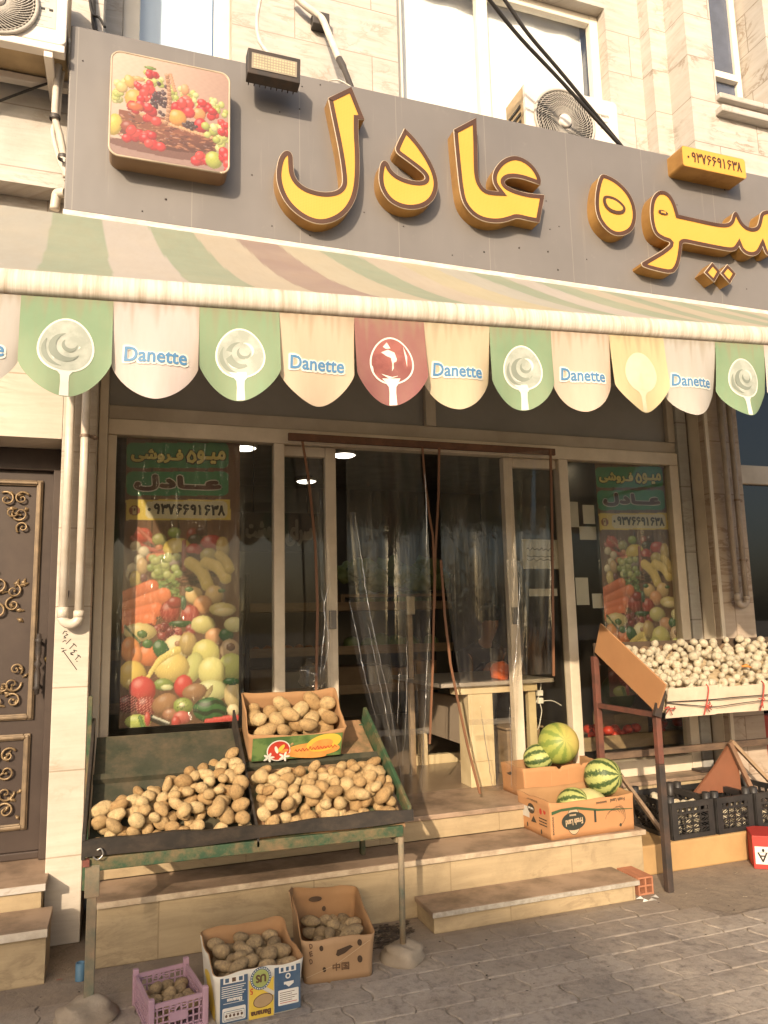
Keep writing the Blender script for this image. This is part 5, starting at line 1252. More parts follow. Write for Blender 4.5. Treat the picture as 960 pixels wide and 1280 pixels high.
def blob(name, c, sx, sy, sz, mat, seed, lab, cat, group=None, amp=.18):
    rg = random.Random(seed); bm = bmesh.new(); bmesh.ops.create_icosphere(bm, subdivisions=3, radius=1)
    ph = [rg.uniform(0, 6) for _ in range(6)]
    for v in bm.verts:
        f = 1+amp*(math.sin(3*v.co.x+ph[0])*math.sin(4*v.co.y+ph[1])+.5*math.sin(9*v.co.z+ph[2]+3*v.co.x)+.3*math.sin(14*v.co.x+ph[3])*math.sin(13*v.co.z+ph[4]))
        v.co = Vector((v.co.x*sx, v.co.y*sy, max(v.co.z, -.75)*sz))*f
    me = bpy.data.meshes.new(name); bm.to_mesh(me); bm.free(); me.materials.append(mat); me.polygons.foreach_set('use_smooth', [True]*len(me.polygons))
    o = bpy.data.objects.new(name, me); COL.objects.link(o); o.location = c; tag(o, lab, cat, group); return o
q = U(627, 832, Y=4.99)
M['orange'] = pmat('orange_plastic', (.62, .13, .04), (.5, .1, .03), 5, .3, bump=.4, bscale=14)
blob('plastic_bag', (q[0], 5.0, zc+.058), .075, .07, .075, M['orange'], 3, 'bright orange plastic bag on the end of the counter', 'bag', None, .14)
blob('plastic_bag', (q[0]+.12, 4.96, zc+.05), .06, .06, .065, M['plastic'], 5, 'clear crumpled plastic bag beside the orange bag on the counter', 'bag', None, .25)
blob('plastic_bag', U(390, 845, Y=4.72), .075, .06, .10, M['plastic'], 8, 'clear crumpled plastic bag behind the box of potatoes on the rack', 'bag', None, .25)
# paper notices on the right panes
def notice(x, y, w, h, Y, lab, writing=0):
    a, c = U(x, y, Y=Y), U(x+w, y+h, Y=Y); b = MB(); b.box(a[0], c[0], Y, Y+.001, c[2], a[2])
    fr = Fr((a[0], Y-.0004, c[2]), (1, 0, 0), (0, 0, 1)); W, H = c[0]-a[0], a[2]-c[2]; rg = random.Random(int(x))
    if writing:
        for j, (zz, am, n) in enumerate(((.66, .09, 18), (.42, .05, 12), (.30, .05, 12))):
            put_line(b, fr, [(W*(.12+.74*i/n), H*(zz+am*math.sin(i*2.1+j)*rg.uniform(.2, 1))) for i in range(n+1)], .005, 1, .0006)
    tag(b.obj('paper_notice', [M['paper'], M['ink']]), lab, 'paper', 'paper notices on the right panes')
notice(652, 674, 48, 37, 4.85, 'large paper notice with handwriting behind the narrow right pane', 1)
notice(661, 736, 36, 9, 4.87, 'blank white paper strip below the handwritten notice')
notice(728, 631, 16, 24, 4.85, 'upright blank paper high on the right pane left of the poster')
notice(711, 627, 13, 32, 4.86, 'narrow blank paper just right of the wide mullion')
notice(724, 658, 22, 17, 4.87, 'blank paper under the upright sheet on the right pane')
notice(719, 722, 18, 34, 4.85, 'long blank paper low on the right pane above the cardboard flap')
notice(740, 742, 15, 18, 4.86, 'small blank paper by the lower left of the right poster')
# faint lettering seen on the inner wall through the left panes
b = MB(); yb_ = 5.4
for t, (x, y, w, h) in ((P_('\uFEB3\uFEAE\uFE8D\uFBFC'), (358, 650, 32, 32)), (P_('\uFE91\uFEEC\uFEB8\uFE96'), (308, 652, 34, 26))):
    a, c = U(x, y, Y=yb_), U(x+w, y+h, Y=yb_); fr = Fr((0, yb_, 0), (1, 0, 0), (0, 0, 1)); put_text(b, fr, t, ((a[0]+c[0])/2, (a[2]+c[2])/2, c[0]-a[0], a[2]-c[2]), 1, .008, .001)
a, c = U(300, 640, Y=yb_+.01), U(400, 690, Y=yb_+.01); b.box(a[0], c[0], yb_+.002, yb_+.012, c[2], a[2], 0); b.tube([((a[0]+c[0])/2-.2, yb_+.006, a[2]), ((a[0]+c[0])/2-.2, yb_+.006, 3.30)], .004); b.tube([((a[0]+c[0])/2+.2, yb_+.006, a[2]), ((a[0]+c[0])/2+.2, yb_+.006, 3.30)], .004)
tag(b.obj('hanging_sign', [pmat('dark_board', (.05, .048, .045), rough=.6), pmat('faded_letters', (.22, .21, .19), rough=.6)]), 'dark hanging board with faint Persian letters inside behind the left panes', 'sign')
# shelving and produce at the back
M['shelf'] = pmat('shelf_wood', (.30, .21, .12), (.22, .15, .09), 6, .6, stretch=(1, 1, 5))
def shelf_unit(label, x0, x1, y0, y1, zs):
    root = thing('shelf_unit', label, 'shelves', ((x0+x1)/2, y0, .449), 'produce shelves inside the shop')
    for z in zs:
        b = MB(); b.box(x0, x1, y0, y1, z-.03, z); b.box(x0, x1, y0-.02, y0-.001, z-.03, z+.06); b.obj('shelf', M['shelf'], root, bevel=.004)
    for x in (x0, x1-.04):
        for y in (y0, y1-.04):
            b = MB(); b.box(x-.041 if x == x0 else x+.041, x-.001 if x == x0 else x+.081, y, y+.04, .449, zs[-1]+.35); b.obj('post', M['iron_dark'], root)
    return root
shelf_unit('long wooden produce shelves along the far wall seen through the doorway', 1.2, 3.4, 7.6, 8.2, [.9, 1.3, 1.75])
shelf_unit('low wooden shelves left inside the shop behind the poster pane', -.1, 1.0, 7.0, 7.6, [.9, 1.35])
PROD = {'cabbage': (pmat('cabbage_green', (.16, .22, .08), (.26, .30, .14), 6, .6, bump=.4, bscale=10), .10), 'orange': (pmat('dull_orange', (.40, .17, .03), (.34, .13, .03), 5, .5), .05), 'eggplant': (pmat('eggplant_purple', (.03, .012, .03), rough=.3), .06), 'tomato': (pmat('tomato_red', (.50, .05, .025), (.42, .035, .02), 5, .3), .04)}
rgp = random.Random(4)
def heap_row(kind, x0, x1, y, z, n, lab, group):
    for i in range(n):
        m_, r = PROD[kind]; r *= rgp.uniform(.8, 1.15)
        blob(kind, (x0+(x1-x0)*(i+.5)/n, y+rgp.uniform(-.1, .1), z+r*.75), r*rgp.uniform(.9, 1.15), r, r*.95, m_, rgp.randint(0, 999), lab, kind, group, .06)
heap_row('cabbage', 2.2, 3.3, 7.8, 1.30, 6, 'green cabbage on the middle shelf far inside the doorway', 'cabbages on the far shelf')
heap_row('cabbage', 2.4, 3.3, 7.8, 1.75, 5, 'green cabbage on the top shelf far inside the doorway', 'cabbages on the top far shelf')
heap_row('orange', 1.25, 2.1, 7.8, 1.30, 8, 'dull orange fruit on the middle shelf far inside the doorway', 'oranges on the far shelf')
heap_row('cabbage', .0, .9, 7.2, 1.35, 5, 'green cabbage on the low shelves seen through the left sliding leaf', 'cabbages behind the left leaf')
# inside the right pane: bench of produce under the onion stand
bn = thing('produce_bench', 'low wooden bench of produce inside the right window pane', 'bench', (3.7, 5.3, .449))
b = MB(); b.box(3.2, 4.4, 5.05, 5.6, .62, .65); b.box(3.2, 4.4, 5.03, 5.049, .60, .70); b.obj('top', M['shelf'], bn)
for x in (3.22, 4.34):
    for y in (5.08, 5.53):
        b = MB(); b.box(x, x+.04, y, y+.04, .449, .619); b.obj('leg', M['shelf'], bn)
for i in range(26):
    q = (3.45+.9*rgp.random(), 5.1+.3*rgp.random())
    blob('tomato', (q[0], q[1], .65+.035+.04*(i % 2)), .042, .042, .037, PROD['tomato'][0], i, 'red tomato heaped on the bench inside the right pane', 'tomato', 'tomatoes on the window bench', .03)
blob('watermelon', (3.86, 5.35, .98), .14, .14, .16, pmat('dark_green_rind', (.06, .10, .03), (.09, .13, .04), 4, .35), 2, 'dull green watermelon inside the right pane behind the onion stand', 'watermelon', None, .02)
cr = MB(); cr.box(3.70, 4.02, 5.2, 5.5, .651, .83); tag(cr.obj('wooden_crate', M['shelf'], bevel=.01), 'wooden crate under the green watermelon inside the right pane', 'crate')
lo2 = MB(); lo2.box(2.72, 3.0, 5.15, 5.6, .449, .78); lo2.box(2.70, 3.02, 5.13, 5.62, .781, .80); tag(lo2.obj('stool', M['shelf'], bevel=.008), 'brown wooden stool behind the narrow right pane', 'stool')
sk = thing('extension_socket', 'white plug socket hanging on a looped wire behind the narrow right pane', 'socket', U(675, 870, Y=4.95))
q = U(675, 868, Y=4.95); b = MB(); b.box(q[0]-.022, q[0]+.022, 4.94, 4.97, q[2]-.01, q[2]+.03); b.box(q[0]-.02, q[0]+.022, 4.94, 4.97, q[2]-.065, q[2]-.025); b.obj('socket', M['white_ink'], sk, bevel=.004)
b = MB(); b.tube(smooth_line(upts([(676, 850, 4.96), (675, 866, 4.96), (667, 885, 4.97), (665, 900, 4.97), (672, 912, 4.97), (677, 890, 4.96), (676, 878, 4.96), (690, 876, 4.98), (702, 882, 5.0)])), .004, 5); b.obj('wire', M['white_ink'], sk)
# shopkeeper bending over the counter, dim behind the curtain
def skin_body(name, V, E, mat, parent=None, sub=2):
    me = bpy.data.meshes.new(name); bm = bmesh.new(); L = bm.verts.layers.skin.verify(); vs_ = []
    for i, (p, r) in enumerate(V):
        v = bm.verts.new(p); v[L].radius = (r, r) if not isinstance(r, tuple) else r; v[L].use_root = (i == 0); vs_.append(v)
    for a, b_ in E: bm.edges.new((vs_[a], vs_[b_]))
    bm.to_mesh(me); bm.free(); me.materials.append(mat)
    o = bpy.data.objects.new(name, me); COL.objects.link(o)
    s = o.modifiers.new('skin', 'SKIN'); s.use_smooth_shade = True; d = o.modifiers.new('sub', 'SUBSURF'); d.levels = sub; d.render_levels = sub
    bpy.context.view_layer.update(); me2 = bpy.data.meshes.new_from_object(o.evaluated_get(bpy.context.evaluated_depsgraph_get()))
    o.modifiers.clear(); o.data = me2
    if parent is not None: o.parent = parent; o.location = -parent.location
    return o
hp = Vector(U(612, 778, Y=6.15)); hx, hy, hz = hp
pr_ = thing('person', 'dark haired person in a dark jacket bending over behind the counter', 'person', (hx, hy+.25, .449))
M['jacket'] = pmat('dark_jacket', (.035, .03, .035), (.05, .04, .04), 8, .8); M['skin'] = pmat('skin', (.30, .16, .10), (.26, .13, .08), 8, .55); M['hair'] = pmat('black_hair', (.012, .01, .009), (.02, .016, .014), 30, .5, stretch=(1, 1, .2)); M['trousers'] = pmat('dark_trousers', (.03, .03, .04), rough=.8)
zs = hz-.30
body = skin_body('body', [((hx, hy+.34, .95), .13), ((hx, hy+.33, 1.08), .13), ((hx, hy+.27, zs-.12), .13), ((hx, hy+.18, zs+.03), .10), ((hx, hy+.10, zs+.12), .05), ((hx, hy+.03, hz-.10), .062), ((hx, hy-.02, hz-.0), .092), ((hx, hy+.01, hz+.08), .07),
    ((hx-.19, hy+.14, zs), .07), ((hx-.27, hy-.05, zs-.24), .052), ((hx-.13, hy-.28, 1.22), .036), ((hx-.08, hy-.36, 1.205), .03),
    ((hx+.19, hy+.14, zs), .07), ((hx+.27, hy-.05, zs-.24), .052), ((hx+.13, hy-.28, 1.22), .036), ((hx+.08, hy-.36, 1.205), .03),
    ((hx-.10, hy+.36, .86), .10), ((hx-.11, hy+.34, .66), .075), ((hx-.11, hy+.36, .49), .05), ((hx+.10, hy+.36, .86), .10), ((hx+.11, hy+.34, .66), .075), ((hx+.11, hy+.36, .49), .05)],
    [(0, 1), (1, 2), (2, 3), (3, 4), (4, 5), (5, 6), (6, 7), (3, 8), (8, 9), (9, 10), (10, 11), (3, 12), (12, 13), (13, 14), (14, 15), (0, 16), (16, 17), (17, 18), (0, 19), (19, 20), (20, 21)], M['skin'], pr_)
jk = skin_body('jacket', [((hx, hy+.34, .93), .17), ((hx, hy+.33, 1.08), .172), ((hx, hy+.26, zs-.12), .178), ((hx, hy+.165, zs+.03), .145), ((hx, hy+.09, zs+.10), .085), ((hx-.19, hy+.14, zs), .085), ((hx-.27, hy-.05, zs-.24), .066), ((hx-.15, hy-.24, 1.225), .048), ((hx+.19, hy+.14, zs), .085), ((hx+.27, hy-.05, zs-.24), .066), ((hx+.15, hy-.24, 1.225), .048)],
    [(0, 1), (1, 2), (2, 3), (3, 4), (3, 5), (5, 6), (6, 7), (3, 8), (8, 9), (9, 10)], M['jacket'], pr_)
bmh = bmesh.new(); bmesh.ops.create_icosphere(bmh, subdivisions=4, radius=1)
for v in bmh.verts:
    p = v.co.copy(); low = max(0, -p.z-.15)
    f = 1+.035*math.sin(11*p.x+3*p.z)*math.sin(9*p.y)+.02*math.sin(23*p.x)
    v.co = Vector((p.x*.100*f, p.y*.118*f + (.035*low*3 if p.y < 0 else 0), p.z*.112*f))
meh = bpy.data.meshes.new('hair'); bmh.to_mesh(meh); bmh.free(); meh.materials.append(M['hair']); meh.polygons.foreach_set('use_smooth', [True]*len(meh.polygons))
hr = bpy.data.objects.new('hair', meh); COL.objects.link(hr); hr.parent = pr_; hr.location = Vector((hx, hy-.005, hz+.065))-pr_.location
tr_ = skin_body('trousers', [((hx, hy+.345, .94), .165), ((hx-.10, hy+.36, .86), .115), ((hx-.11, hy+.34, .66), .09), ((hx-.11, hy+.36, .52), .075), ((hx+.10, hy+.36, .86), .115), ((hx+.11, hy+.34, .66), .09), ((hx+.11, hy+.36, .52), .075)], [(0, 1), (1, 2), (2, 3), (0, 4), (4, 5), (5, 6)], M['trousers'], pr_)
nb_ = MB(); nb_.lathe([(0, -.03), (.012, -.022), (.016, 0), (.01, .03)], (hx, hy-.115, hz-.03), 8); nb_.obj('nose', M['skin'], pr_)

rgk = random.Random(12)
xk = 1.22
for i in range(7):
    wk, hk = rgk.uniform(.22, .34), rgk.uniform(.16, .28)
    b = MB(); b.box(xk, xk+wk, 7.66, 8.0, .901, .901+hk); b.box(xk-.004, xk+wk+.004, 7.655, 8.005, .901+hk, .901+hk+.012)
    tag(b.obj('carton', pmat('stock_carton', rgk.choice([(.30, .19, .10), (.34, .30, .24), (.22, .15, .09)]), None, 4, .8), bevel=.004), 'closed carton on the lowest board of the far shelves', 'carton', 'cartons on the far shelves'); xk += wk+.03
wp = thing('wooden_post', 'thin wooden post with a pale switch box on its top inside the doorway', 'post', (U(509, 800, Y=5.5)[0], 5.5, .449))
q = U(512, 757, Y=5.5); b = MB(); b.box(q[0]-.02, q[0]+.02, 5.5, 5.54, .449, q[2]); b.obj('post', M['shelf'], wp); b = MB(); b.box(q[0]-.035, q[0]+.035, 5.47, 5.499, q[2]-.07, q[2]+.07); b.obj('switch_box', pmat('old_switch', (.42, .34, .22), rough=.5), wp, bevel=.006)
for i in range(13):
    blob('greens', (2.3+.085*i+rgk.uniform(-.03, .03), 7.72+rgk.uniform(-.06, .06), 2.02+rgk.uniform(-.05, .16)), .14, .12, .12, PROD['cabbage'][0], 300+i, 'leafy green bunch piled on top of the far shelves', 'greens', 'leafy greens on the far shelves', .3)
b = MB(); b.box(2.15, 3.4, 7.6, 8.1, 1.86, 1.89); b.box(2.15, 2.19, 7.6, 8.1, 1.75, 1.859); b.box(3.36, 3.4, 7.6, 8.1, 1.75, 1.859); tag(b.obj('display_board', M['shelf']), 'raised wooden board carrying leafy greens on the far shelves', 'board')
# ------------------------------------------------------------------ produce: shared meshes and a small packing routine
def lump(name, seed, sx, sy, sz, mat, amp=.06, eyes=0, sub=3):
    rg = random.Random(seed); bm = bmesh.new(); bmesh.ops.create_icosphere(bm, subdivisions=sub, radius=1)
    ph = [rg.uniform(0, 6) for _ in range(8)]; dim = [Vector((rg.gauss(0, 1), rg.gauss(0, 1), rg.gauss(0, 1))).normalized() for _ in range(eyes)]
    bend = rg.uniform(-.16, .16)
    for v in bm.verts:
        p = v.co.copy(); f = 1 + amp*(math.sin(2.1*p.x+ph[0]) + .7*math.sin(2.7*p.y+ph[1]+p.x) + .6*math.sin(3.3*p.z+ph[2]))
        f += amp*.35*math.sin(6*p.x+ph[3])*math.sin(5*p.y+ph[4])
        for d in dim: f -= .05*math.exp(-((p-d).length/.15)**2)
        v.co = Vector((p.x*sx*f, p.y*sy*f + bend*p.x*p.x*sy, p.z*sz*f))
    me = bpy.data.meshes.new(name); bm.to_mesh(me); bm.free(); me.materials.append(mat); me.polygons.foreach_set('use_smooth', [True]*len(me.polygons)); return me
k = NT('potato_skin'); v = k.coord('Object', (1, 1, 1)); oi = k.n('ObjectInfo').outputs['Random']
v2 = k.n('VectorMath', {0: v, 1: k.n('CombineXYZ', {0: k.math('MULTIPLY', oi, 50.0), 1: k.math('MULTIPLY', oi, 23.0), 2: 0.0}).outputs[0]}, operation='ADD').outputs[0]
c = k.mix(k.ramp(k.noise(v2, 1.5, 6, .65), .35, .65), (.60, .41, .175), (.46, .295, .12))
c = k.mix(k.math('MULTIPLY', k.ramp(k.noise(v2, 3.2, 8, .78), .52, .66), .75), c, (.22, .13, .065))
c = k.mix(k.math('MULTIPLY', k.ramp(k.noise(v2, 11, 4, .6), .62, .70), .7), c, (.14, .08, .04))
c = k.n('HueSaturation', {'Hue': k.math('MULTIPLY_ADD', oi, .016, .490), 'Saturation': k.math('MULTIPLY_ADD', oi, -.16, 1.02), 'Value': k.math('MULTIPLY_ADD', oi, .42, .78), 'Color': c}).outputs[0]
k.set(col=c, rough=.68, spec=.3, normal=k.bump(k.noise(v2, 6, 8, .75), .55, .06)); M['potato'] = k.m
k = NT('dusty_potato_skin'); v = k.coord('Object'); oi = k.n('ObjectInfo').outputs['Random']
c = k.mix(k.ramp(k.noise(v, 2.2, 8, .75), .40, .62), (.44, .32, .16), (.25, .175, .095))
c = k.n('HueSaturation', {'Hue': .495, 'Value': k.math('MULTIPLY_ADD', oi, .5, .75), 'Color': c}).outputs[0]
k.set(col=c, rough=.75, normal=k.bump(k.noise(v, 6, 8, .75), .55, .06)); M['potato_dusty'] = k.m
POT = [lump('potato', i, 1.14+.18*(i % 3), 1.0-.06*(i % 2), .88, M['potato'], .085, 7) for i in range(9)]
POTD = [lump('potato', 40+i, 1.2+.2*(i % 3), .98, .88, M['potato_dusty'], .09, 7) for i in range(7)]
def onion_mesh(seed, mat):
    rg = random.Random(seed); mb = MB(); tall = rg.uniform(.86, 1.0)
    prof = [(0, -.93*tall), (.14, -.93*tall), (.40, -.84*tall), (.72, -.62*tall), (.93, -.28*tall), (1.0, .05), (.93, .36*tall), (.74, .64*tall), (.48, .86*tall), (.24, .99*tall), (.11, 1.07*tall), (.08, 1.12*tall), (.09, 1.17*tall), (.0, 1.18*tall)]
    mb.lathe(prof, (0, 0, 0), 20)
    for i in range(7):
        a = rg.uniform(0, 6.28); mb.tube([(0.06*math.cos(a), .06*math.sin(a), -.92*tall), (.16*math.cos(a), .16*math.sin(a), -1.02*tall), (.3*math.cos(a+.4), .3*math.sin(a+.4), -1.06*tall)], .014, 4)
    lean = rg.uniform(-.25, .25)
    vs = [(x+lean*max(0, z-.8)**1.4+.03*math.sin(5*z+seed), y*(1+.02*math.sin(3*x)), z) for x, y, z in mb.v]
    me = bpy.data.meshes.new('onion'); me.from_pydata(vs, [], mb.f); me.materials.append(mat); me.polygons.foreach_set('use_smooth', [True]*len(me.polygons)); me.update(); return me
k = NT('onion_skin'); v = k.coord('Object', (1, 1, 1)); oi = k.n('ObjectInfo').outputs['Random']
s_ = k.n('SeparateXYZ', {0: v}); an = k.math('ARCTAN2', s_.outputs[1], s_.outputs[0])
st_ = k.noise(k.n('CombineXYZ', {0: k.math('MULTIPLY', an, 3.0), 1: k.math('MULTIPLY', s_.outputs[2], .6), 2: k.math('MULTIPLY', oi, 9.0)}).outputs[0], 3.0, 4)
c = k.mix(k.ramp(st_, .35, .7), (.64, .575, .44), (.55, .46, .31))
c = k.mix(k.math('MULTIPLY', k.ramp(k.math('ABSOLUTE', s_.outputs[2]), .75, 1.15), .75), c, (.40, .25, .11))
c = k.mix(k.math('MULTIPLY', k.ramp(k.noise(v, 3.2, 4), .55, .7), k.math('MULTIPLY_ADD', oi, .7, .1)), c, (.40, .25, .13))
c = k.n('HueSaturation', {'Value': k.math('MULTIPLY_ADD', oi, .25, .85), 'Color': c}).outputs[0]
k.set(col=c, rough=.42, spec=.45, normal=k.bump(st_, .5, .06)); M['onion'] = k.m
ONI = [onion_mesh(i, M['onion']) for i in range(7)]
def pack(n, sample, floor, rad, top, seed=1, tries=60, tight=.93, drop=12):
    rg = random.Random(seed); S = []
    for _ in range(n):
        best = None
        for _t in range(drop):
            x, y = sample(rg); r = rad(rg); z = floor(x, y)+r*.98
            for (a, b_, c_, q) in S:
                d2 = (x-a)**2+(y-b_)**2; R = (r+q)*tight
                if d2 < R*R: z = max(z, c_+math.sqrt(R*R-d2))
            h = z-floor(x, y)
            if z-r*.2 <= top(x, y) and (best is None or h < best[0]): best = (h, x, y, z, r)
        if best: S.append(best[1:])
    return S
def scatter(S, meshes, name, label, cat, group, seed=0, T=None, upright=.0, sc=1.0):
    rg = random.Random(seed); proto = None
    for (x, y, z, r) in S:
        me = rg.choice(meshes)
        if proto is None: proto = bpy.data.objects.new(name, me); o = proto; tag(o, label, cat, group)
        else: o = proto.copy(); o.data = me
        COL.objects.link(o); p = T(x, y, z) if T else (x, y, z)
        o.location = p; o.scale = (r*sc*rg.uniform(.94, 1.08),)*3
        o.rotation_euler = (rg.gauss(0, .45), rg.gauss(0, .45), rg.uniform(0, 6.28)) if not upright else (rg.gauss(0, upright), rg.gauss(0, upright), rg.uniform(0, 6.28))
    return proto

# ------------------------------------------------------------------ the potato stand
YF = 3.63
rk = thing('potato_stand', 'green and rust sloped wooden stand heaped with loose potatoes on metal legs', 'produce stand', (.6, 3.9, 0))
M['rack_wood'] = pmat('mossy_board', (.032, .037, .021), (.062, .056, .036), 7, .8, bump=.5, bscale=40, dirt=(.18, .12, .07), dirt_amt=.55, dscale=6)
M['rack_green'] = pmat('flaking_green_paint', (.035, .075, .035), (.025, .055, .028), 8, .6, bump=.35, bscale=50, dirt=(.30, .16, .08), dirt_amt=.75, dscale=9)
M['rack_dark'] = pmat('black_lip_board', (.022, .019, .016), (.04, .031, .025), 5, .6, stretch=(1, 1, 1.5), bump=.3, dirt=(.2, .14, .09), dirt_amt=.18, dscale=14)
M['rack_leg'] = pmat('rusty_green_leg', (.12, .13, .09), (.26, .18, .11), 12, .7, bump=.5, bscale=60, dirt=(.34, .24, .15), dirt_amt=.6, dscale=10)
M['mat_board'] = pmat('worn_board', (.30, .17, .085), (.07, .075, .035), 6, .85, bump=.6, bscale=60, lo=.42, hi=.62)
zp = lambda y: .600+.655*(y-YF)
XL0, XR0, XL1, XR1 = U(106, 1048, Y=YF)[0], U(511, 1008, Y=YF)[0], U(118, 918, Y=4.30)[0], U(452, 880, Y=4.30)[0]
def xl(y): return XL0+(XL1-XL0)*(y-YF)/(4.30-YF)
def xr_(y): return XR0+(XR1-XR0)*(y-YF)/(4.30-YF)
XD = .615
YB_ = 4.30; zback = zp(YB_)
def sloped(x0a, x1a, x0b, x1b, ya, yb, t, m=0, lift=0.0):
    b.hexa([(x0a, ya, zp(ya)-t+lift), (x1a, ya, zp(ya)-t+lift), (x1b, yb, zp(yb)-t+lift), (x0b, yb, zp(yb)-t+lift), (x0a, ya, zp(ya)+lift), (x1a, ya, zp(ya)+lift), (x1b, yb, zp(yb)+lift), (x0b, yb, zp(yb)+lift)], m)
b = MB(); sloped(xl(YF)+.012, XD-.006, xl(YB_)+.012, XD-.03, YF+.02, YB_, .016); b.obj('left_bed', M['rack_wood'], rk)
b = MB(); sloped(XD+.008, xr_(YF)-.014, XD-.018, xr_(YB_)-.014, YF+.02, YB_, .016); b.obj('right_bed', M['mat_board'], rk)
b = MB(); za, zc_ = U(106, 1046, Y=YF)[2], U(511, 1008, Y=YF)[2]; zb0 = U(106, 1072, Y=YF)[2]; zb1 = U(511, 1026, Y=YF)[2]
n = 24
vs = []
for i in range(n+1):
    t = i/n; x = XL0-.01+(XR0-XL0+.03)*t; zt_ = za-.014+(zc_-za)*t+.006*math.sin(t*9)+.004*math.sin(t*31); zl = zb0+(zb1-zb0)*t+.004*math.sin(t*12+1)
    vs += [(x, YF-.012, zl), (x, YF-.020-.01*math.sin(t*5), zt_), (x, YF, zt_), (x, YF+.004, zl)]
fs = [(4*i+q, 4*i+4+q, 4*i+4+(q+1) % 4, 4*i+(q+1) % 4) for i in range(n) for q in range(4)] + [(0, 1, 2, 3), (4*n+3, 4*n+2, 4*n+1, 4*n)]
b.add(vs, fs); b.obj('front_lip', M['rack_dark'], rk, fixn=True)
b = MB(); zg0, zg1 = zb0-.006, U(505, 1030, Y=YF+.02)[2]-.002
b.hexa([(XL0+.02, YF, zg0-.055), (XR0-.03, YF, zg1-.05), (XR0-.03, YF+.04, zg1-.05), (XL0+.02, YF+.04, zg0-.055), (XL0+.02, YF, zg0), (XR0-.03, YF, zg1), (XR0-.03, YF+.04, zg1), (XL0+.02, YF+.04, zg0)]); b.obj('front_rail', M['rack_green'], rk, bevel=.004)
b = MB(); b.hexa([(XL0-.012, YF-.008, zb0-.01), (XL0+.004, YF-.008, zb0-.01), (XL1+.004, YB_, zback-.03), (XL1-.012, YB_, zback-.03), (XL0-.012, YF-.008, za+.01), (XL0+.004, YF-.008, za+.01), (XL1+.004, YB_, zback+.10), (XL1-.012, YB_, zback+.10)]); b.obj('side_board', M['rack_dark'], rk, bevel=.003)
b = MB(); b.hexa([(XR0-.008, YF-.008, zb1), (XR0+.012, YF-.008, zb1), (XR1+.012, YB_, zback-.03), (XR1-.008, YB_, zback-.03), (XR0-.008, YF-.008, zc_+.005), (XR0+.012, YF-.008, zc_+.005), (XR1+.03, YB_, zback+.07), (XR1+.01, YB_, zback+.07)]); b.obj('side_board', M['rack_green'], rk, bevel=.003)
b = MB(); b.hexa([(XD-.004, YF, zp(YF)-.01), (XD+.006, YF, zp(YF)-.01), (XD-.022, YB_, zback-.01), (XD-.032, YB_, zback-.01), (XD-.004, YF, zp(YF)+.055), (XD+.006, YF, zp(YF)+.055), (XD-.018, YB_-.02, zback+.10), (XD-.03, YB_-.02, zback+.10)]); b.obj('divider', M['rack_dark'], rk)
yr = 4.02
b = MB(); b.hexa([(xl(yr)+.01, yr, zp(yr)), (XD-.02, yr, zp(yr)), (XD-.02, yr+.03, zp(yr+.03)), (xl(yr)+.01, yr+.03, zp(yr+.03)), (xl(yr)+.01, yr-.015, zp(yr)+.025), (XD-.02, yr-.015, zp(yr)+.025), (XD-.02, yr+.015, zp(yr)+.045), (xl(yr)+.01, yr+.015, zp(yr)+.045)]); b.obj('ledge', M['rack_wood'], rk)
b = MB(); b.hexa([(XD-.0, yr, zp(yr)), (xr_(yr)-.01, yr, zp(yr)), (xr_(yr)-.01, yr+.03, zp(yr+.03)), (XD-.0, yr+.03, zp(yr+.03)), (XD-.0, yr-.015, zp(yr)+.022), (xr_(yr)-.01, yr-.015, zp(yr)+.022), (xr_(yr)-.01, yr+.02, zp(yr)+.045), (XD-.0, yr+.02, zp(yr)+.045)]); b.obj('ledge', M['rack_wood'], rk)
q = U(118, 870, Y=4.28)
b = MB(); b.box(XL1-.035, XL1-.013, 4.26, 4.30, .306, q[2]); b.obj('rear_post', M['rack_green'], rk, bevel=.003)
b = MB(); b.box(XR1-.03, XR1-.004, 4.26, 4.299, .306, zback-.02); b.obj('rear_post', M['rack_green'], rk, bevel=.003)
xl_, xg = U(114, 1150, Y=YF+.03)[0], U(502, 1120, Y=YF)[0]
b = MB(); b.box(xl_-.02, xl_+.02, YF+.005, YF+.04, .0, zg0-.055); b.box(xl_-.03, xl_+.03, YF-.002, YF+.004, zg0-.16, zg0-.03); b.obj('leg', M['rack_leg'], rk, bevel=.004)
b = MB(); b.tube([(xg+.003, YF, zg1-.05), (xg, YF, .0)], .015, 10); b.obj('leg', M['rack_leg'], rk)
b = MB(); b.box(xl_-.015, xl_+.015, YF+.041, 4.26, zg0-.08, zg0-.05); b.obj('cross_bar', M['rack_leg'], rk); b = MB(); b.box(xg-.015, xg+.015, YF+.02, 4.26, zg1-.08, zg1-.052); b.obj('cross_bar', M['rack_leg'], rk)
def dome(cx, cy, r, h, seed):
    rg = random.Random(seed); mb = MB()
    pr = [(r*math.cos(a)*1.0, h*math.sin(a)**.8 if a > 0 else 0) for a in (PI/2*i/9 for i in range(10))]
    mb.lathe(pr, (cx, cy, 0), 30)
    mb.v = [(x+.012*math.sin(9*z*20+x*30+seed), y+.010*math.sin(x*37+seed), z*(1+.12*math.sin(x*41+y*33+seed))) for x, y, z in mb.v]
    return mb
M['cement'] = pmat('rough_cement', (.34, .28, .21), (.24, .19, .14), 9, .9, bump=.8, bscale=50)
dome(xg, YF, .105, .085, 1).obj('cement_foot', M['cement'], rk)
dome(xl_-.01, YF-.02, .125, .075, 4).obj('cement_foot', M['cement'], rk)
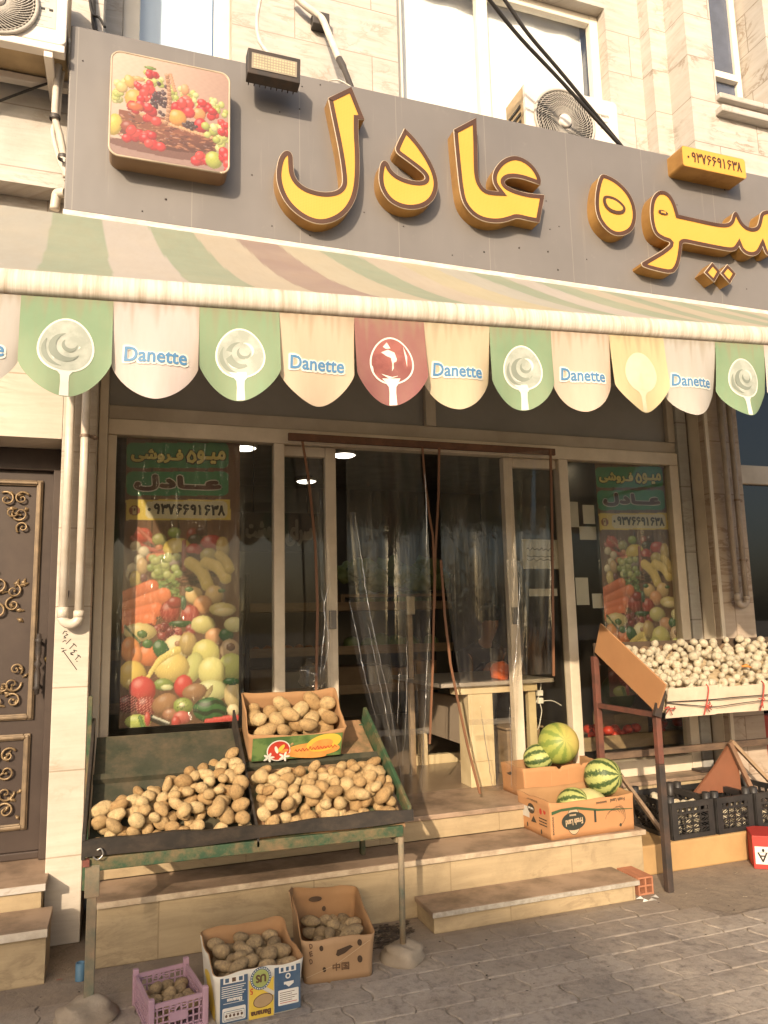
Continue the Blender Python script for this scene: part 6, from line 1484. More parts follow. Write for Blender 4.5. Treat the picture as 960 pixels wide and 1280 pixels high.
b = MB(); hq = (XL0+.055, YF-.02, zb0+.012); b.tube(smooth_line([(hq[0]-.02, hq[1]+.015, hq[2]-.01), (hq[0], hq[1]-.012, hq[2]-.018), (hq[0]+.02, hq[1]-.012, hq[2]), (hq[0]+.012, hq[1]-.012, hq[2]+.025), (hq[0]-.004, hq[1]-.012, hq[2]+.02)]), .0035, 6); b.obj('hook', pmat('steel_hook', (.45, .42, .38), rough=.35, metal=.8), rk)
b = MB(); b.box(XL0-.006, XL0+.022, YF-.016, YF+.02, zb0-.035, zb0-.008); b.obj('tube_end', pmat('rust_red', (.20, .06, .04), (.1, .04, .03), 20, .7), rk)
for (x, y) in ((163, 968), (226, 961)):
    for yy in (4.06, 4.0):
        q = U(x, y, Y=4.05)
        pass
# loose potatoes
ptop = lambda x: YF+.20+(x-XL0)/(XD-XL0)*.27
def smpL(rg):
    while True:
        x, y = rg.uniform(XL0+.05, XD-.045), rg.uniform(YF+.045, 4.14)
        if y < ptop(x)+.02: return x, y
def hpile(x, y): t = (y-YF)/max(.05, ptop(x)-YF); return zp(y)+.03+(.085+.05*(x-XL0))*max(0, 1-t**2.5)
S = pack(190, smpL, lambda x, y: zp(y), lambda rg: rg.uniform(.025, .039), hpile, 3)
scatter(S, POT, 'potato', 'brown potato in the loose pile left of the divider on the sloped stand', 'potato', 'loose potatoes in the left half of the stand', 5)
nL = len(S)
def smpR(rg):
    x, y = rg.uniform(XD+.04, XR0-.05), rg.uniform(YF+.045, 3.95); return x, y
def hpr(x, y): t = (y-YF)/.36; return zp(y)+.03+.10*max(0, 1-t**2.2)
S = pack(190, smpR, lambda x, y: zp(y), lambda rg: rg.uniform(.025, .039), hpr, 8)
scatter(S, POT, 'potato', 'tan potato in the loose pile right of the divider on the sloped stand', 'potato', 'loose potatoes in the right half of the stand', 6)
print('potatoes', nL, len(S))
# potato slice scraps on the ledge
b = MB()

# ------------------------------------------------------------------ cardboard boxes
M['card'] = pmat('cardboard', (.36, .225, .12), (.29, .175, .09), 4, .8, bump=.12, bscale=25, stretch=(1, 1, .4), dirt=(.22, .13, .07), dirt_amt=.35, dscale=6)
M['card_in'] = pmat('cardboard_inside', (.36, .20, .09), (.29, .155, .07), 5, .85, bump=.2, bscale=16)
M['card_orange'] = pmat('bright_cardboard', (.46, .235, .105), (.40, .195, .085), 3, .75, bump=.1, bscale=20, dirt=(.3, .17, .08), dirt_amt=.25, dscale=5)
def ring_box(root, T, w, d, hfun, mats, rad=.03, bulge=.0, thick=.006, name='body', nseg=10, levels=6, wob=.0, seed=0, floor=True):
    """open carton: rounded rectangular wall of varying height, local frame x across, y back, z up"""
    rg = random.Random(seed); pts = []
    for (cx, cy, a0) in ((w-rad, rad, -PI/2), (w-rad, d-rad, 0), (rad, d-rad, PI/2), (rad, rad, PI)):
        for k in range(5): pts.append((cx+rad*math.cos(a0+k*PI/8), cy+rad*math.sin(a0+k*PI/8)))
    full = []
    for i, p in enumerate(pts):
        q = pts[(i+1) % len(pts)]; L = math.hypot(q[0]-p[0], q[1]-p[1]); m_ = nseg if L > .1 else 1
        for k in range(m_): full.append((p[0]+(q[0]-p[0])*k/m_, p[1]+(q[1]-p[1])*k/m_))
    N = len(full); vs = []; cx, cy = w/2, d/2; ph = [rg.uniform(0, 6) for _ in range(3)]
    for j in range(levels+1):
        t = j/levels
        for i, (x, y) in enumerate(full):
            an = math.atan2((y-cy)/d, (x-cx)/w)
            g = bulge*t*t*(.4+.6*abs(math.sin(an))); hh = hfun(x/w, y/d)+wob*(math.sin(an*5+ph[0])+.6*math.sin(an*11+ph[1]))*(1 if t == 1 else t)
            vs.append(T(x+(x-cx)/w*2*g, y+(y-cy)/d*2*g if y > d*.3 else y, hh*t))
    fs = [(j*N+i, j*N+(i+1) % N, (j+1)*N+(i+1) % N, (j+1)*N+i) for j in range(levels) for i in range(N)]
    mb = MB(); mb.add(vs, fs, 0, True)
    o = mb.obj(name, mats, root); md = o.modifiers.new('solid', 'SOLIDIFY'); md.thickness = thick; md.offset = -1
    if len(mats) > 1: md.material_offset = 1; md.material_offset_rim = 1
    if floor:
        mb = MB(); mb.add([T(x, y, .006) for x, y in full], [tuple(range(N))]); mb.obj('bottom', mats[-1], root)
    return o
def frame_T(p0, p1, up=(0, 0, 1)):
    """local frame on the ground: x from p0 to p1, y back"""
    p0, p1 = Vector(p0), Vector(p1); ux = (p1-p0).normalized(); uz = Vector(up).normalized(); uy = uz.cross(ux).normalized(); uz = ux.cross(uy)
    return (lambda x, y, z: tuple(p0+ux*x+uy*y+uz*z)), ux, uy, uz, (p1-p0).length
# printed box of potatoes on the stand's upper shelf
p0 = Vector(U(311, 957, Y=4.0)); p1 = Vector(U(428, 944, Y=4.0)); p0.z = p1.z = zp(4.0)+.062
T, ux, uy, uz, w = frame_T(p0, p1, (0, -.40, .92)); dd = .30
bx = thing('potato_box', 'printed fruit carton full of potatoes on the upper shelf of the potato stand', 'box', tuple(p0))
hf = lambda u, v: .145+.02*abs(2*u-1)**2-.008 + (.075 if v > .85 else .075*max(0, v-.15)/.7)
ring_box(bx, T, w, dd, hf, [M['card_in'], M['card_in']], .025, .018, .005, wob=.003, seed=2)
fr = Fr(T(0, -.002, 0), ux, uz)
M['pr_green'] = pmat('printed_leaf_green', (.06, .12, .035), (.13, .20, .06), 16, .6, lo=.42, hi=.58); M['pr_red'] = pmat('printed_red', (.50, .05, .03), rough=.6); M['pr_orange'] = pmat('printed_orange', (.62, .22, .05), (.66, .36, .09), 12, .6); M['pr_white'] = M['white_ink']; M['pr_yellow'] = pmat('printed_yellow', (.66, .46, .06), (.58, .40, .06), 8, .6); M['pr_brown'] = pmat('printed_brown', (.12, .06, .03), rough=.6)
t = MB(); H = .135
put_rect(t, fr, .012, .004, w-.012, H, 0, .001)
put_ell(t, fr, w*.30, H*.42, .062, .060, 2, .002); put_ell(t, fr, w*.30, H*.42, .056, .054, 1, .0026)
for i, (dx, dy, rx, ry, ro, m) in enumerate(((.012, .012, .026, .011, .9, 4), (-.012, .006, .022, .008, 1.9, 2), (.03, -.004, .022, .01, .3, 3))): put_ell(t, fr, w*.30+dx, H*.42+dy, rx, ry, m, .0032+.0003*i, ro)
for i in range(10):
    a = i*2*PI/5; cx = w*.20 if i < 5 else w*.36; cy = H*.16; put_ell(t, fr, cx+.017*math.cos(a), cy+.014*math.sin(a), .014, .006, 2, .0045+.0002*i, a)
put_ell(t, fr, w*.66, H*.35, w*.30, H*.30, 3, .002); put_ell(t, fr, w*.78, H*.62, w*.19, H*.36, 4, .0024, .2); put_ell(t, fr, w*.60, H*.15, w*.22, H*.14, 3, .003, -.1)
put_ell(t, fr, w*.76, H*.55, w*.12, H*.22, 3, .0032, .2)
pts = []
for i in range(40): pts.append((w*(.47+.45*i/39), H*(.36+.10*i/39)+.008*math.sin(i*1.9)*(1 if i % 7 else 2)))
put_line(t, fr, pts, .0035, 1, .004)
t.obj('print', [M['pr_green'], M['pr_red'], M['pr_white'], M['pr_orange'], M['pr_yellow']], bx)
S = pack(80, lambda rg: (rg.uniform(.045, w-.045), rg.uniform(.05, dd-.04)), lambda x, y: .0, lambda rg: rg.uniform(.036, .047), lambda x, y: .155+.14*y, 12)
scatter(S, POT, 'potato', 'tan potato heaped in the printed fruit carton on the stand shelf', 'potato', 'potatoes in the printed carton', 3, T)
print('box', len(S))
# blue and white banana carton on the ground
p0, p1 = U(272, 1286, Z=0), U(377, 1262, Z=0); T, ux, uy, uz, w = frame_T(p0, p1); dd = .36
bx = thing('banana_box', 'blue white and yellow banana carton of potatoes with its print upside down', 'box', p0)
hu = .196
hf = lambda u, v: hu + (.045 if v > .8 else .03*max(0, v-.05))+.0*u
ring_box(bx, T, w, dd, hf, [pmat('white_carton', (.60, .56, .48), (.52, .48, .40), 5, .7), M['card_in']], .035, .022, .005, wob=.004, seed=5)
fr = Fr(T(0, -.003, 0), ux, uz); t = MB()
M['pr_blue'] = pmat('printed_navy', (.042, .082, .145), (.06, .105, .17), 6, .6, dirt=(.3, .28, .22), dirt_amt=.2); M['pr_tan'] = pmat('printed_tan', (.40, .27, .14), rough=.6)
put_rect(t, fr, .008, .012, w*.345, hu-.012, 0, .001); put_rect(t, fr, w*.665, .012, w-.006, hu-.012, 0, .001)
put_poly(t, fr, [(w*.36, .006), (w*.655, .006), (w*.655, hu*.42), (w*.60, hu*.47), (w*.50, hu*.60), (w*.44, hu*.72), (w*.36, hu*.80)], 2, .001)
put_poly(t, fr, [(w*.655, hu*.80), (w*.60, hu*.72), (w*.56, hu*.62), (w*.655, hu*.50)], 2, .0012)
put_ell(t, fr, w*.50, hu*.80, .044, .044, 0, .002); put_ell(t, fr, w*.50, hu*.80, .034, .034, 5, .0026)
put_text(t, fr, 'US', (w*.50, hu*.80, .040, .028), 6, .002, .003, PI)
for i in range(26):
    a = 2*PI*i/26; put_ell(t, fr, w*.50+.039*math.cos(a), hu*.80+.039*math.sin(a), .0022, .0028, 1, .003, a)
put_ell(t, fr, w*.53, hu*.36, .042, .026, 6, .002, .12); put_ell(t, fr, w*.53, hu*.36, .039, .0235, 4, .0025, .12)
put_text(t, fr, 'Banana', (w*.50, hu*.13, .082, .020), 6, .0016, .003, PI); put_text(t, fr, '5', (w*.39, hu*.58, .011, .022), 3, .0006, .003, PI)
put_rect(t, fr, w*.06, hu*.82, w*.30, hu*.95, 1, .002)
for i in range(3): put_rect(t, fr, w*(.08+.08*i), hu*.845, w*(.125+.08*i), hu*.925, 0 if i != 1 else 6, .0026)
for i in range(6): put_rect(t, fr, w*.04, hu*(.76-.04*i), w*(.32-.02*(i % 3)), hu*(.775-.04*i), 1, .002)
put_text(t, fr, 'Ekuanus', (w*.19, hu*.50, .060, .014), 1, .001, .002, PI); put_rect(t, fr, w*.06, hu*.44, w*.30, hu*.45, 1, .002)
put_rect(t, fr, w*.05, hu*.10, w*.32, hu*.36, 1, .002, .006); put_rect(t, fr, w*.065, hu*.12, w*.305, hu*.30, 0, .0026, .004); put_rect(t, fr, w*.07, hu*.13, w*.30, hu*.29, 1, .003, .003)
for i in range(5): put_ell(t, fr, w*(.095+.045*i), hu*.21, .005, .006, 6, .0036)
for i in range(2): put_rect(t, fr, w*.09, hu*(.145+.11*i), w*.28, hu*(.155+.11*i), 6, .0036)
put_rect(t, fr, w*.72, hu*.82, w*.93, hu*.94, 1, .002)
for i in range(3): put_rect(t, fr, w*(.74+.065*i), hu*.84, w*(.775+.065*i), hu*.92, 0, .0026)
put_ell(t, fr, w*.83, hu*.74, .011, .011, 1, .002); put_ell(t, fr, w*.83, hu*.74, .006, .006, 0, .0026)
put_rect(t, fr, w*.78, hu*.58, w*.90, hu*.63, 1, .002); put_poly(t, fr, [(w*.84, hu*.52), (w*.90, hu*.58), (w*.80, hu*.58)], 1, .002)
put_rect(t, fr, w*.71, hu*.18, w*.96, hu*.48, 1, .002, .004)
for i in range(6): put_rect(t, fr, w*.73, hu*(.22+.04*i), w*(.94-.03*((i*2) % 3)), hu*(.232+.04*i), 6 if i else 3, .0026)
t.obj('print', [M['pr_blue'], M['white_ink'], M['pr_yellow'], M['pr_red'], M['pr_tan'], pmat('printed_olive', (.36, .40, .12), rough=.6), M['pr_brown']], bx)
frs = Fr(T(-.002, dd*.96, 0), (-uy[0], -uy[1], 0), uz); t = MB(); D_ = dd*.90
put_rect(t, frs, .01, hu*.90, D_, hu*.925, 0, .003); put_rect(t, frs, .01, hu*.95, D_, hu*.975, 0, .003)
put_poly(t, frs, [(D_*.95, .01), (D_*.95, hu*.3), (D_*.80, hu*.55), (D_*.55, hu*.72), (D_*.30, hu*.70), (D_*.20, hu*.55), (D_*.35, hu*.45), (D_*.55, hu*.2), (D_*.6, .01)], 1, .003)
t.obj('side_print', [M['pr_blue'], M['pr_yellow']], bx)
S = pack(90, lambda rg: (rg.uniform(.045, w-.045), rg.uniform(.05, dd-.04)), lambda x, y: .01, lambda rg: rg.uniform(.026, .038), lambda x, y: .19+.03*y, 21)
scatter(S, POTD, 'potato', 'dusty potato in the blue and white banana carton on the ground', 'potato', 'potatoes in the banana carton', 7, T)
print('banana', len(S))
# plain brown carton by the wall
p0, p1 = U(381, 1233, Z=0), U(467, 1221, Z=0); T, ux, uy, uz, w = frame_T(p0, p1); dd = .43
bx = thing('brown_box', 'plain brown carton with hand holes and a few old potatoes against the sandstone riser', 'box', p0)
hf = lambda u, v: .186 + .065*min(1, max(0, v-.08)/.75) + .02*(1-u)*v
o = ring_box(bx, T, w, dd, hf, [M['card'], M['card_in']], .03, .02, .006, wob=.003, seed=9)
fr = Fr(T(0, -.003, 0), ux, uz); t = MB()
put_poly(t, fr, [(w*.45, .115), (w*.47, .135), (w*.66, .150), (w*.70, .142), (w*.58, .118), (w*.48, .108)], 1, .001)
for x, z, r in ((.24, .150, .010), (.80, .155, .012), (.80, .085, .013), (.28, .06, .009)): put_ell(t, fr, w*x, z, r*.9, r*1.2, 1, .001, .2)
put_text(t, fr, '中国', (w*.52, .065, .075, .032), 2, .0008, .001)
put_line(t, fr, [(w*.02, .035), (w*.45, .075), (w*.95, .16)], .002, 3, .0012)
for i, ch in enumerate(('D', 'E', 'D')): put_text(t, fr, ch, (w*.09, .165-.032*i, .013, .020), 2, .0008, .001, .2)
t.obj('print', [M['card'], pmat('hole_shadow', (.06, .035, .02), rough=.9), M['pr_brown'], pmat('tape_glint', (.5, .36, .22), rough=.3)], bx)
fr = Fr(T(w, dd-.012, 0), (-ux[0], -ux[1], 0), uz); t = MB()
def inner_hole(a, z, rx, rz): 
    vs = [T(w*a+rx*math.cos(q), dd-.006, z+rz*math.sin(q)) for q in (2*PI*k_/20 for k_ in range(20))]; t.add(vs, [tuple(range(20))])
inner_hole(.36, .215, .034, .013); inner_hole(.50, .165, .010, .012)
t.obj('hand_hole', pmat('hand_hole', (.10, .06, .035), rough=.9), bx)
b = MB(); b.add([T(-.012, dd*.75, .20), T(-.012, dd*.95, .20), T(-.004, dd*1.0, .285), T(-.03, dd*.78, .295)], [(0, 1, 2, 3)]); b.obj('flap', M['card'], bx, solid=.005)
S = pack(26, lambda rg: (rg.uniform(.06, w-.05), rg.uniform(.05, dd-.06)), lambda x, y: .095, lambda rg: rg.uniform(.026, .037), lambda x, y: .165, 31, drop=5)
mb = MB(); mb.add([T(.02, .02, .09), T(w-.02, .02, .09), T(w-.02, dd-.02, .09), T(.02, dd-.02, .09)], [(0, 1, 2, 3)]); mb.obj('inner_sheet', M['card_in'], bx)
scatter(S, POTD, 'potato', 'old potato lying in the plain brown carton by the wall', 'potato', 'potatoes in the plain brown carton', 9, T)
# purple plastic crate
M['purple'] = pmat('purple_plastic', (.40, .25, .31), (.34, .21, .265), 5, .5, spec=.4, dirt=(.4, .3, .28), dirt_amt=.2)
p0, p1 = U(188, 1300, Z=0), U(256, 1281, Z=0)
T, ux, uy, uz, w = frame_T(p0, p1); dd, hh = .31, .125
bx = thing('purple_crate', 'small purple plastic lattice crate with a few potatoes on the ground', 'crate', p0)
def lattice(a, c, z0, z1, nv, nh, t=.006, bar=.004, sl=.0):
    """one crate wall from local point a to c"""
    b = MB(); a, c = Vector(a), Vector(c); L = (c-a).length
    def P(s, z): p = a+(c-a)*s; return Vector(T(p.x, p.y, z))
    b.bar(P(0, z1-.008), P(1, z1-.008), .010, .016); b.bar(P(0, z0+.008), P(1, z0+.008), .010, .016)
    for i in range(1, nv): b.bar(P(i/nv, z0+.01), P(i/nv, z1-.01), bar, t, up=tuple((P(1, 0)-P(0, 0))))
    for j in range(1, nh): z = z0+(z1-z0)*j/nh; b.bar(P(0, z), P(1, z), bar, t*.8)
    return b, P
for nm, a, c, nv, nh in (('front', (0, 0, 0), (w, 0, 0), 9, 5), ('back', (0, dd, 0), (w, dd, 0), 9, 5), ('left', (0, 0, 0), (0, dd, 0), 13, 5), ('right', (w, 0, 0), (w, dd, 0), 13, 5)):
    b, P = lattice(a, c, .0, hh, nv, nh)
    if nm in ('front', 'back'):
        # grip: two rounded openings in a solid band under the rim, and a blank name plate
        z = hh-.026
        for s0 in (.34, .52):
            q = [P(s0+.08+.075*math.cos(k*PI/8), z+.010*math.sin(k*PI/8)) for k in range(17)]
            b.tube(q, .0028, 5, caps=False)
        y0_, y1_ = P(.34, .045), P(.66, .08); b.hexa([tuple(Vector(P(s, zz))+uy*o_) for zz in (.045, .08) for s, o_ in ((.34, -.005), (.66, -.005), (.66, .005), (.34, .005))])
    b.obj('side', M['purple'], bx)
for cx, cy in ((0, 0), (w, 0), (0, dd), (w, dd)):
    b = MB(); e = .012; x0_, x1_ = cx-e, cx+e; y0_, y1_ = cy-e, cy+e; zt_ = hh+.022
    b.hexa([T(x0_, y0_, 0), T(x1_, y0_, 0), T(x1_, y1_, 0), T(x0_, y1_, 0), T(x0_, y0_, zt_), T(x1_, y0_, zt_), T(x1_, y1_, zt_), T(x0_, y1_, zt_)]); b.obj('corner_post', M['purple'], bx, bevel=.004)
b = MB(); b.hexa([T(0, 0, .002), T(w, 0, .002), T(w, dd, .002), T(0, dd, .002), T(0, 0, .008), T(w, 0, .008), T(w, dd, .008), T(0, dd, .008)]); b.obj('bottom', M['purple'], bx)
S = pack(34, lambda rg: (rg.uniform(.035, w-.035), rg.uniform(.04, dd-.05)), lambda x, y: .01, lambda rg: rg.uniform(.021, .03), lambda x, y: .085, 41)
scatter(S, POTD, 'potato', 'small potato in the purple plastic crate', 'potato', 'potatoes in the purple crate', 11, T)

# ------------------------------------------------------------------ watermelon boxes
def melon_mat(name, pale, dark, amt, n=10, patch=None):
    k = NT(name); v = k.coord('Object', (1, 1, 1)); s = k.n('SeparateXYZ', {0: v}); an = k.math('ARCTAN2', s.outputs[1], s.outputs[0])
    wob = k.math('MULTIPLY', k.math('SUBTRACT', k.noise(v, 6.0, 7, .75), .5), 7.5)
    st = k.math('SINE', k.math('ADD', k.math('MULTIPLY', an, float(n)), wob))
    mot = k.ramp(k.noise(v, 9, 6, .75), .4, .62)
    c = k.mix(k.math('MULTIPLY', k.ramp(st, -.15, .35), amt), pale, dark)
    c = k.mix(k.math('MULTIPLY', mot, .35), c, tuple(a*.5+b_*.5 for a, b_ in zip(pale, dark)))
    if patch: c = k.mix(k.ramp(k.n('VectorMath', {0: v, 1: patch}, operation='DOT_PRODUCT').outputs['Value'], .35, .85), c, (.50, .40, .12))
    k.set(col=c, rough=.5, spec=.35); return k.m
def melon(label, x, y, Y, rpx, mat, rot, el=1.08, seed=1):
    q = U(x, y, Y=Y); r = rpx*Y/math.cos(YAW)/F0*.96
    me = lump('watermelon', seed, 1.0, 1.0, el, mat, .012, 0, 4)
    o = bpy.data.objects.new('watermelon', me); COL.objects.link(o); o.location = q; o.scale = (r,)*3; o.rotation_euler = rot
    tag(o, label, 'watermelon', 'watermelons in the cartons'); return o
mm_a = melon_mat('pale_striped_rind', (.34, .36, .08), (.12, .19, .04), .75, 9, (.75, .0, .55)); mm_b = melon_mat('bold_striped_rind', (.42, .44, .15), (.025, .06, .018), 1.0, 9)
mm_c = melon_mat('yellowish_rind', (.52, .46, .22), (.40, .38, .14), .4, 8)
p0, p1 = U(690, 1051, Z=.3045), U(794, 1036, Z=.3045); p1 = (p1[0], p1[1], p0[2]); T, ux, uy, uz, w = frame_T(p0, p1); dd = .37; hh = .215
bx = thing('fruit_box', 'brown banana carton holding watermelons with its oval logo upside down', 'box', p0)
hf = lambda u, v: hh-.012*math.sin(PI*u)*(1-v)
ring_box(bx, T, w, dd, hf, [M['card_orange'], M['card_in']], .012, .008, .006, wob=.0035, seed=12)
fr = Fr(T(0, -.0025, 0), ux, uz); t = MB()
put_poly(t, fr, [(w*.0+.004, hh*.66), (w*.12, hh*.73), (w*.3, hh*.735), (w*.55, hh*.62), (w*.98, hh*.56), (w*.98, hh*.575), (w*.55, hh*.68), (w*.3, hh*.81), (w*.12, hh*.80), (.004, hh*.75)], 1, .001)
put_ell(t, fr, w*.26, hh*.44, .082, .052, 0, .001)
for rr_, m in ((.050, 0), (.047, 2)):
    put_ell(t, fr, w*.26, hh*.44, rr_, rr_*1.55 if m == 0 else rr_*1.58, m if m == 0 else 2, .0006 if m == 0 else .0008)
put_ell(t, fr, w*.26, hh*.44, .084, .052, 0, .0014)
put_text(t, fr, 'Fresh Land', (w*.265, hh*.42, .118, .034), 2, .0012, .002, PI+.06); put_text(t, fr, 'BANANAS', (w*.25, hh*.60, .045, .010), 2, .0006, .002, PI)
put_rect(t, fr, w*.505, hh*.33, w*.53, hh*.66, 0, .001)
for i in range(5):
    o0 = i*.13; pts = [(w*(.73+.02*i)+.055*math.cos(a)*(1-.05*i), hh*(.30+.03*i)+.062*math.sin(a)) for a in (2.9-.35*i-k_*1.9/10 for k_ in range(11))]
    put_line(t, fr, pts, .002, 0, .001)
put_line(t, fr, [(w*.80+.05*math.cos(a), hh*.42+.055*math.sin(a)) for a in (-1.6+k_*3.4/16 for k_ in range(17))], .002, 0, .001); put_ell(t, fr, w*.82, hh*.17, .008, .010, 0, .001)
put_text(t, fr, 'Fresh Land', (w*.80, hh*.86, .105, .020), 0, .0006, .001, PI+.03); put_text(t, fr, 'BANANAS', (w*.60, hh*.84, .075, .011), 0, .0006, .001, PI+.03)
put_text(t, fr, 'BANANAS', (w*.02, hh*.38, .10, .010), 0, .0004, .001, PI/2)
t.obj('print', [pmat('dark_green_print', (.035, .04, .03), rough=.7), pmat('green_print', (.05, .10, .04), rough=.7), pmat('pale_print', (.55, .40, .25), rough=.7)], bx)
fr = Fr(T(-.002, dd*.985, 0), tuple(-x for x in uy), uz); t = MB(); D_ = dd*.97
put_rect(t, fr, D_*.04, hh*.36, D_*.36, hh*.66, 2, .001); put_ell(t, fr, D_*.42, hh*.64, .040, .030, 0, .0014); put_text(t, fr, 'Fresh Land', (D_*.42, hh*.64, .055, .014), 3, .0004, .002, PI)
for x, z in ((.72, .66), (.84, .70)): put_ell(t, fr, D_*x, hh*z, .014, .018, 1, .001)
put_poly(t, fr, [(D_*.40, hh*.28), (D_*.58, hh*.30), (D_*.49, hh*.46)], 0, .001)
for i in range(3): put_rect(t, fr, D_*.66, hh*(.30+.08*i), D_*.90, hh*(.33+.08*i), 0, .001)
for x, z in ((.28, .16), (.72, .12)): put_ell(t, fr, D_*x, hh*z, .008, .014, 0, .001)
put_text(t, fr, 'BANANAS', (D_*.45, hh*.88, .13, .012), 0, .0006, .001, PI)
t.obj('side_print', [pmat('dark_side_print', (.06, .045, .03), rough=.7), M['pr_red'], M['paper'], M['white_ink']], bx)
melon('striped watermelon lowest inside the front carton at its left', 716, 1004, 4.28, 20, mm_b, (1.2, .3, .4), 1.15, 3)
melon('pale yellowish watermelon inside the front carton beside the striped one', 736, 1012, 4.27, 27, mm_c, (1.4, .4, .2), 1.1, 4)
melon('boldly striped dark green watermelon resting on the right back corner of the front carton', 754, 971, 4.34, 25, mm_b, (1.35, .15, .4), 1.04, 5)
p0 = U(664, 1000, Z=.449); p0 = (p0[0]-.02, 4.49, .4495); p1 = (p0[0]+.60, p0[1]+.01, .4495); T, ux, uy, uz, w = frame_T(p0, p1); dd = .30
bx = thing('plain_fruit_box', 'plain orange brown carton with a scalloped rim behind the printed watermelon carton', 'box', p0)
hf = lambda u, v: .185 - (.016 if .42 < u < .46 or .70 < u < .73 else 0)
ring_box(bx, T, w, dd, hf, [M['card_orange'], M['card_in']], .012, .01, .006, seed=14, nseg=40, wob=.003)
t = MB(); frs = Fr(T(-.002, dd*.98, 0), tuple(-x for x in uy), uz); put_ell(t, frs, dd*.32, .13, .035, .014, 0, .001); fr = Fr(T(0, -.002, 0), ux, uz)
for x in (.33, .55, .75): put_line(t, fr, [(w*x, .01), (w*x, .165)], .002, 1, .001)
t.obj('creases', [pmat('dark_hole', (.05, .03, .02), rough=.9), pmat('crease', (.52, .29, .15), rough=.8)], bx)
melon('largest pale green watermelon on top of the plain carton', 698, 929, 4.62, 27.5, mm_a, (1.25, -.25, -.1), 1.02, 6)
melon('small striped watermelon half hidden left of the largest one', 673, 947, 4.66, 18, mm_b, (1.3, .4, .9), 1.1, 7)

# ------------------------------------------------------------------ onion stand
os_ = thing('onion_stand', 'rusty metal stand with a tilted cardboard tray heaped with white onions', 'produce stand', (3.8, 4.1, 0))
M['rust'] = pmat('rusty_post', (.036, .03, .027), (.085, .05, .035), 5, .7, bump=.4, bscale=60, lo=.45, hi=.65)
M['rust_red'] = pmat('red_rust_post', (.17, .06, .04), (.08, .04, .03), 10, .75, bump=.4, bscale=60)
XP, YP = 3.06, 3.88; XE2 = 4.72
b = MB(); b.box(XP-.02, XP+.02, YP-.02, YP+.02, 0, .72); b.obj('leg', M['rust'], os_, bevel=.003)
b = MB(); b.box(XP-.019, XP+.019, YP-.019, YP+.019, .721, 1.06); b.obj('leg_top', M['rust_red'], os_, bevel=.003)
b = MB(); b.box(XE2-.02, XE2+.02, YP-.02, YP+.02, 0, 1.06); b.obj('leg', M['rust'], os_, bevel=.003)
for x in (XP+.0, XE2):
    b = MB(); b.box(x-.02, x+.02, 4.46, 4.50, .178 if x > 4 else .45, 1.33); b.obj('rear_leg', M['rust_red'], os_, bevel=.003)
b = MB(); b.box(XP+.021, XE2-.021, 4.462, 4.498, .645, .69); b.obj('cross_bar', pmat('old_bar', (.17, .11, .07), (.06, .04, .03), 6, .7, stretch=(1, 1, 3)), os_, bevel=.004)
b = MB(); b.box(XP-.015, XP+.015, YP+.021, 4.459, .99, 1.02); b.obj('side_rail', M['rust_red'], os_)
zo = lambda y: 1.035+.52*(y-3.85)
b = MB(); b.hexa([(XP+.02, 3.86, zo(3.86)-.02), (XE2, 3.86, zo(3.86)-.02), (XE2, 4.47, zo(4.47)-.02), (XP+.02, 4.47, zo(4.47)-.02), (XP+.02, 3.86, zo(3.86)), (XE2, 3.86, zo(3.86)), (XE2, 4.47, zo(4.47)), (XP+.02, 4.47, zo(4.47))]); b.obj('tray_bed', pmat('onion_skin_litter', (.50, .40, .26), (.36, .25, .14), 30, .9, bump=.6, bscale=70), os_)
M['white_card'] = pmat('whitish_card', (.60, .50, .38), (.52, .42, .31), 4, .7, dirt=(.34, .2, .12), dirt_amt=.35, dscale=7)
b = MB(); xs0 = U(834, 880, Y=3.835)[0]; xs1 = U(893, 880, Y=3.835)[0]
b.hexa([(xs0-.02, 3.83, U(832, 898, Y=3.83)[2]), (xs1, 3.83, .99), (xs1, 3.838, .99), (xs0-.02, 3.838, .985), (xs0, 3.812, 1.162), (xs1+.02, 3.812, 1.166), (xs1+.02, 3.82, 1.166), (xs0, 3.82, 1.162)]); b.obj('front_card', [M['white_card']], os_)
b = MB(); b.hexa([(xs1-.03, 3.839, .992), (XE2, 3.839, .985), (XE2, 3.847, .985), (xs1-.03, 3.847, .992), (xs1-.01, 3.825, 1.150), (XE2, 3.825, 1.168), (XE2, 3.833, 1.168), (xs1-.01, 3.833, 1.150)]); b.obj('front_card', [M['white_card']], os_)
# the tilted end flap of raw cardboard
f4 = [U(750, 779, X=XP-.02), U(743, 815, X=XP-.02), U(820, 891, X=XP-.02), U(832, 856, X=XP-.02)]
b = MB(); b.prism(f4, (.012, 0, 0)); b.obj('end_flap', M['card_orange'], os_, fixn=True, bevel=.002)
b = MB(); b.box(XP+.0, XE2, 4.475, 4.49, 1.27, 1.42); b.obj('back_board', pmat('sooty_board', (.10, .065, .04), (.05, .035, .025), 6, .8), os_)
b = MB()
for i in range(12):
    x = XP+.1+i*.14; b.grid(lambda u, v: (x-.075+.15*u, 4.45-.015*math.sin(PI*u), 1.335+.055*math.sin(PI*u)*v+.0*v), 8, 3)
b.obj('sack_edge', pmat('brown_sacking', (.20, .13, .075), (.12, .075, .045), 9, .85, bump=.5, bscale=50), os_, solid=.01)
M['string'] = pmat('dark_string', (.05, .04, .035), rough=.7); M['red_string'] = pmat('red_twine', (.42, .07, .05), rough=.7)
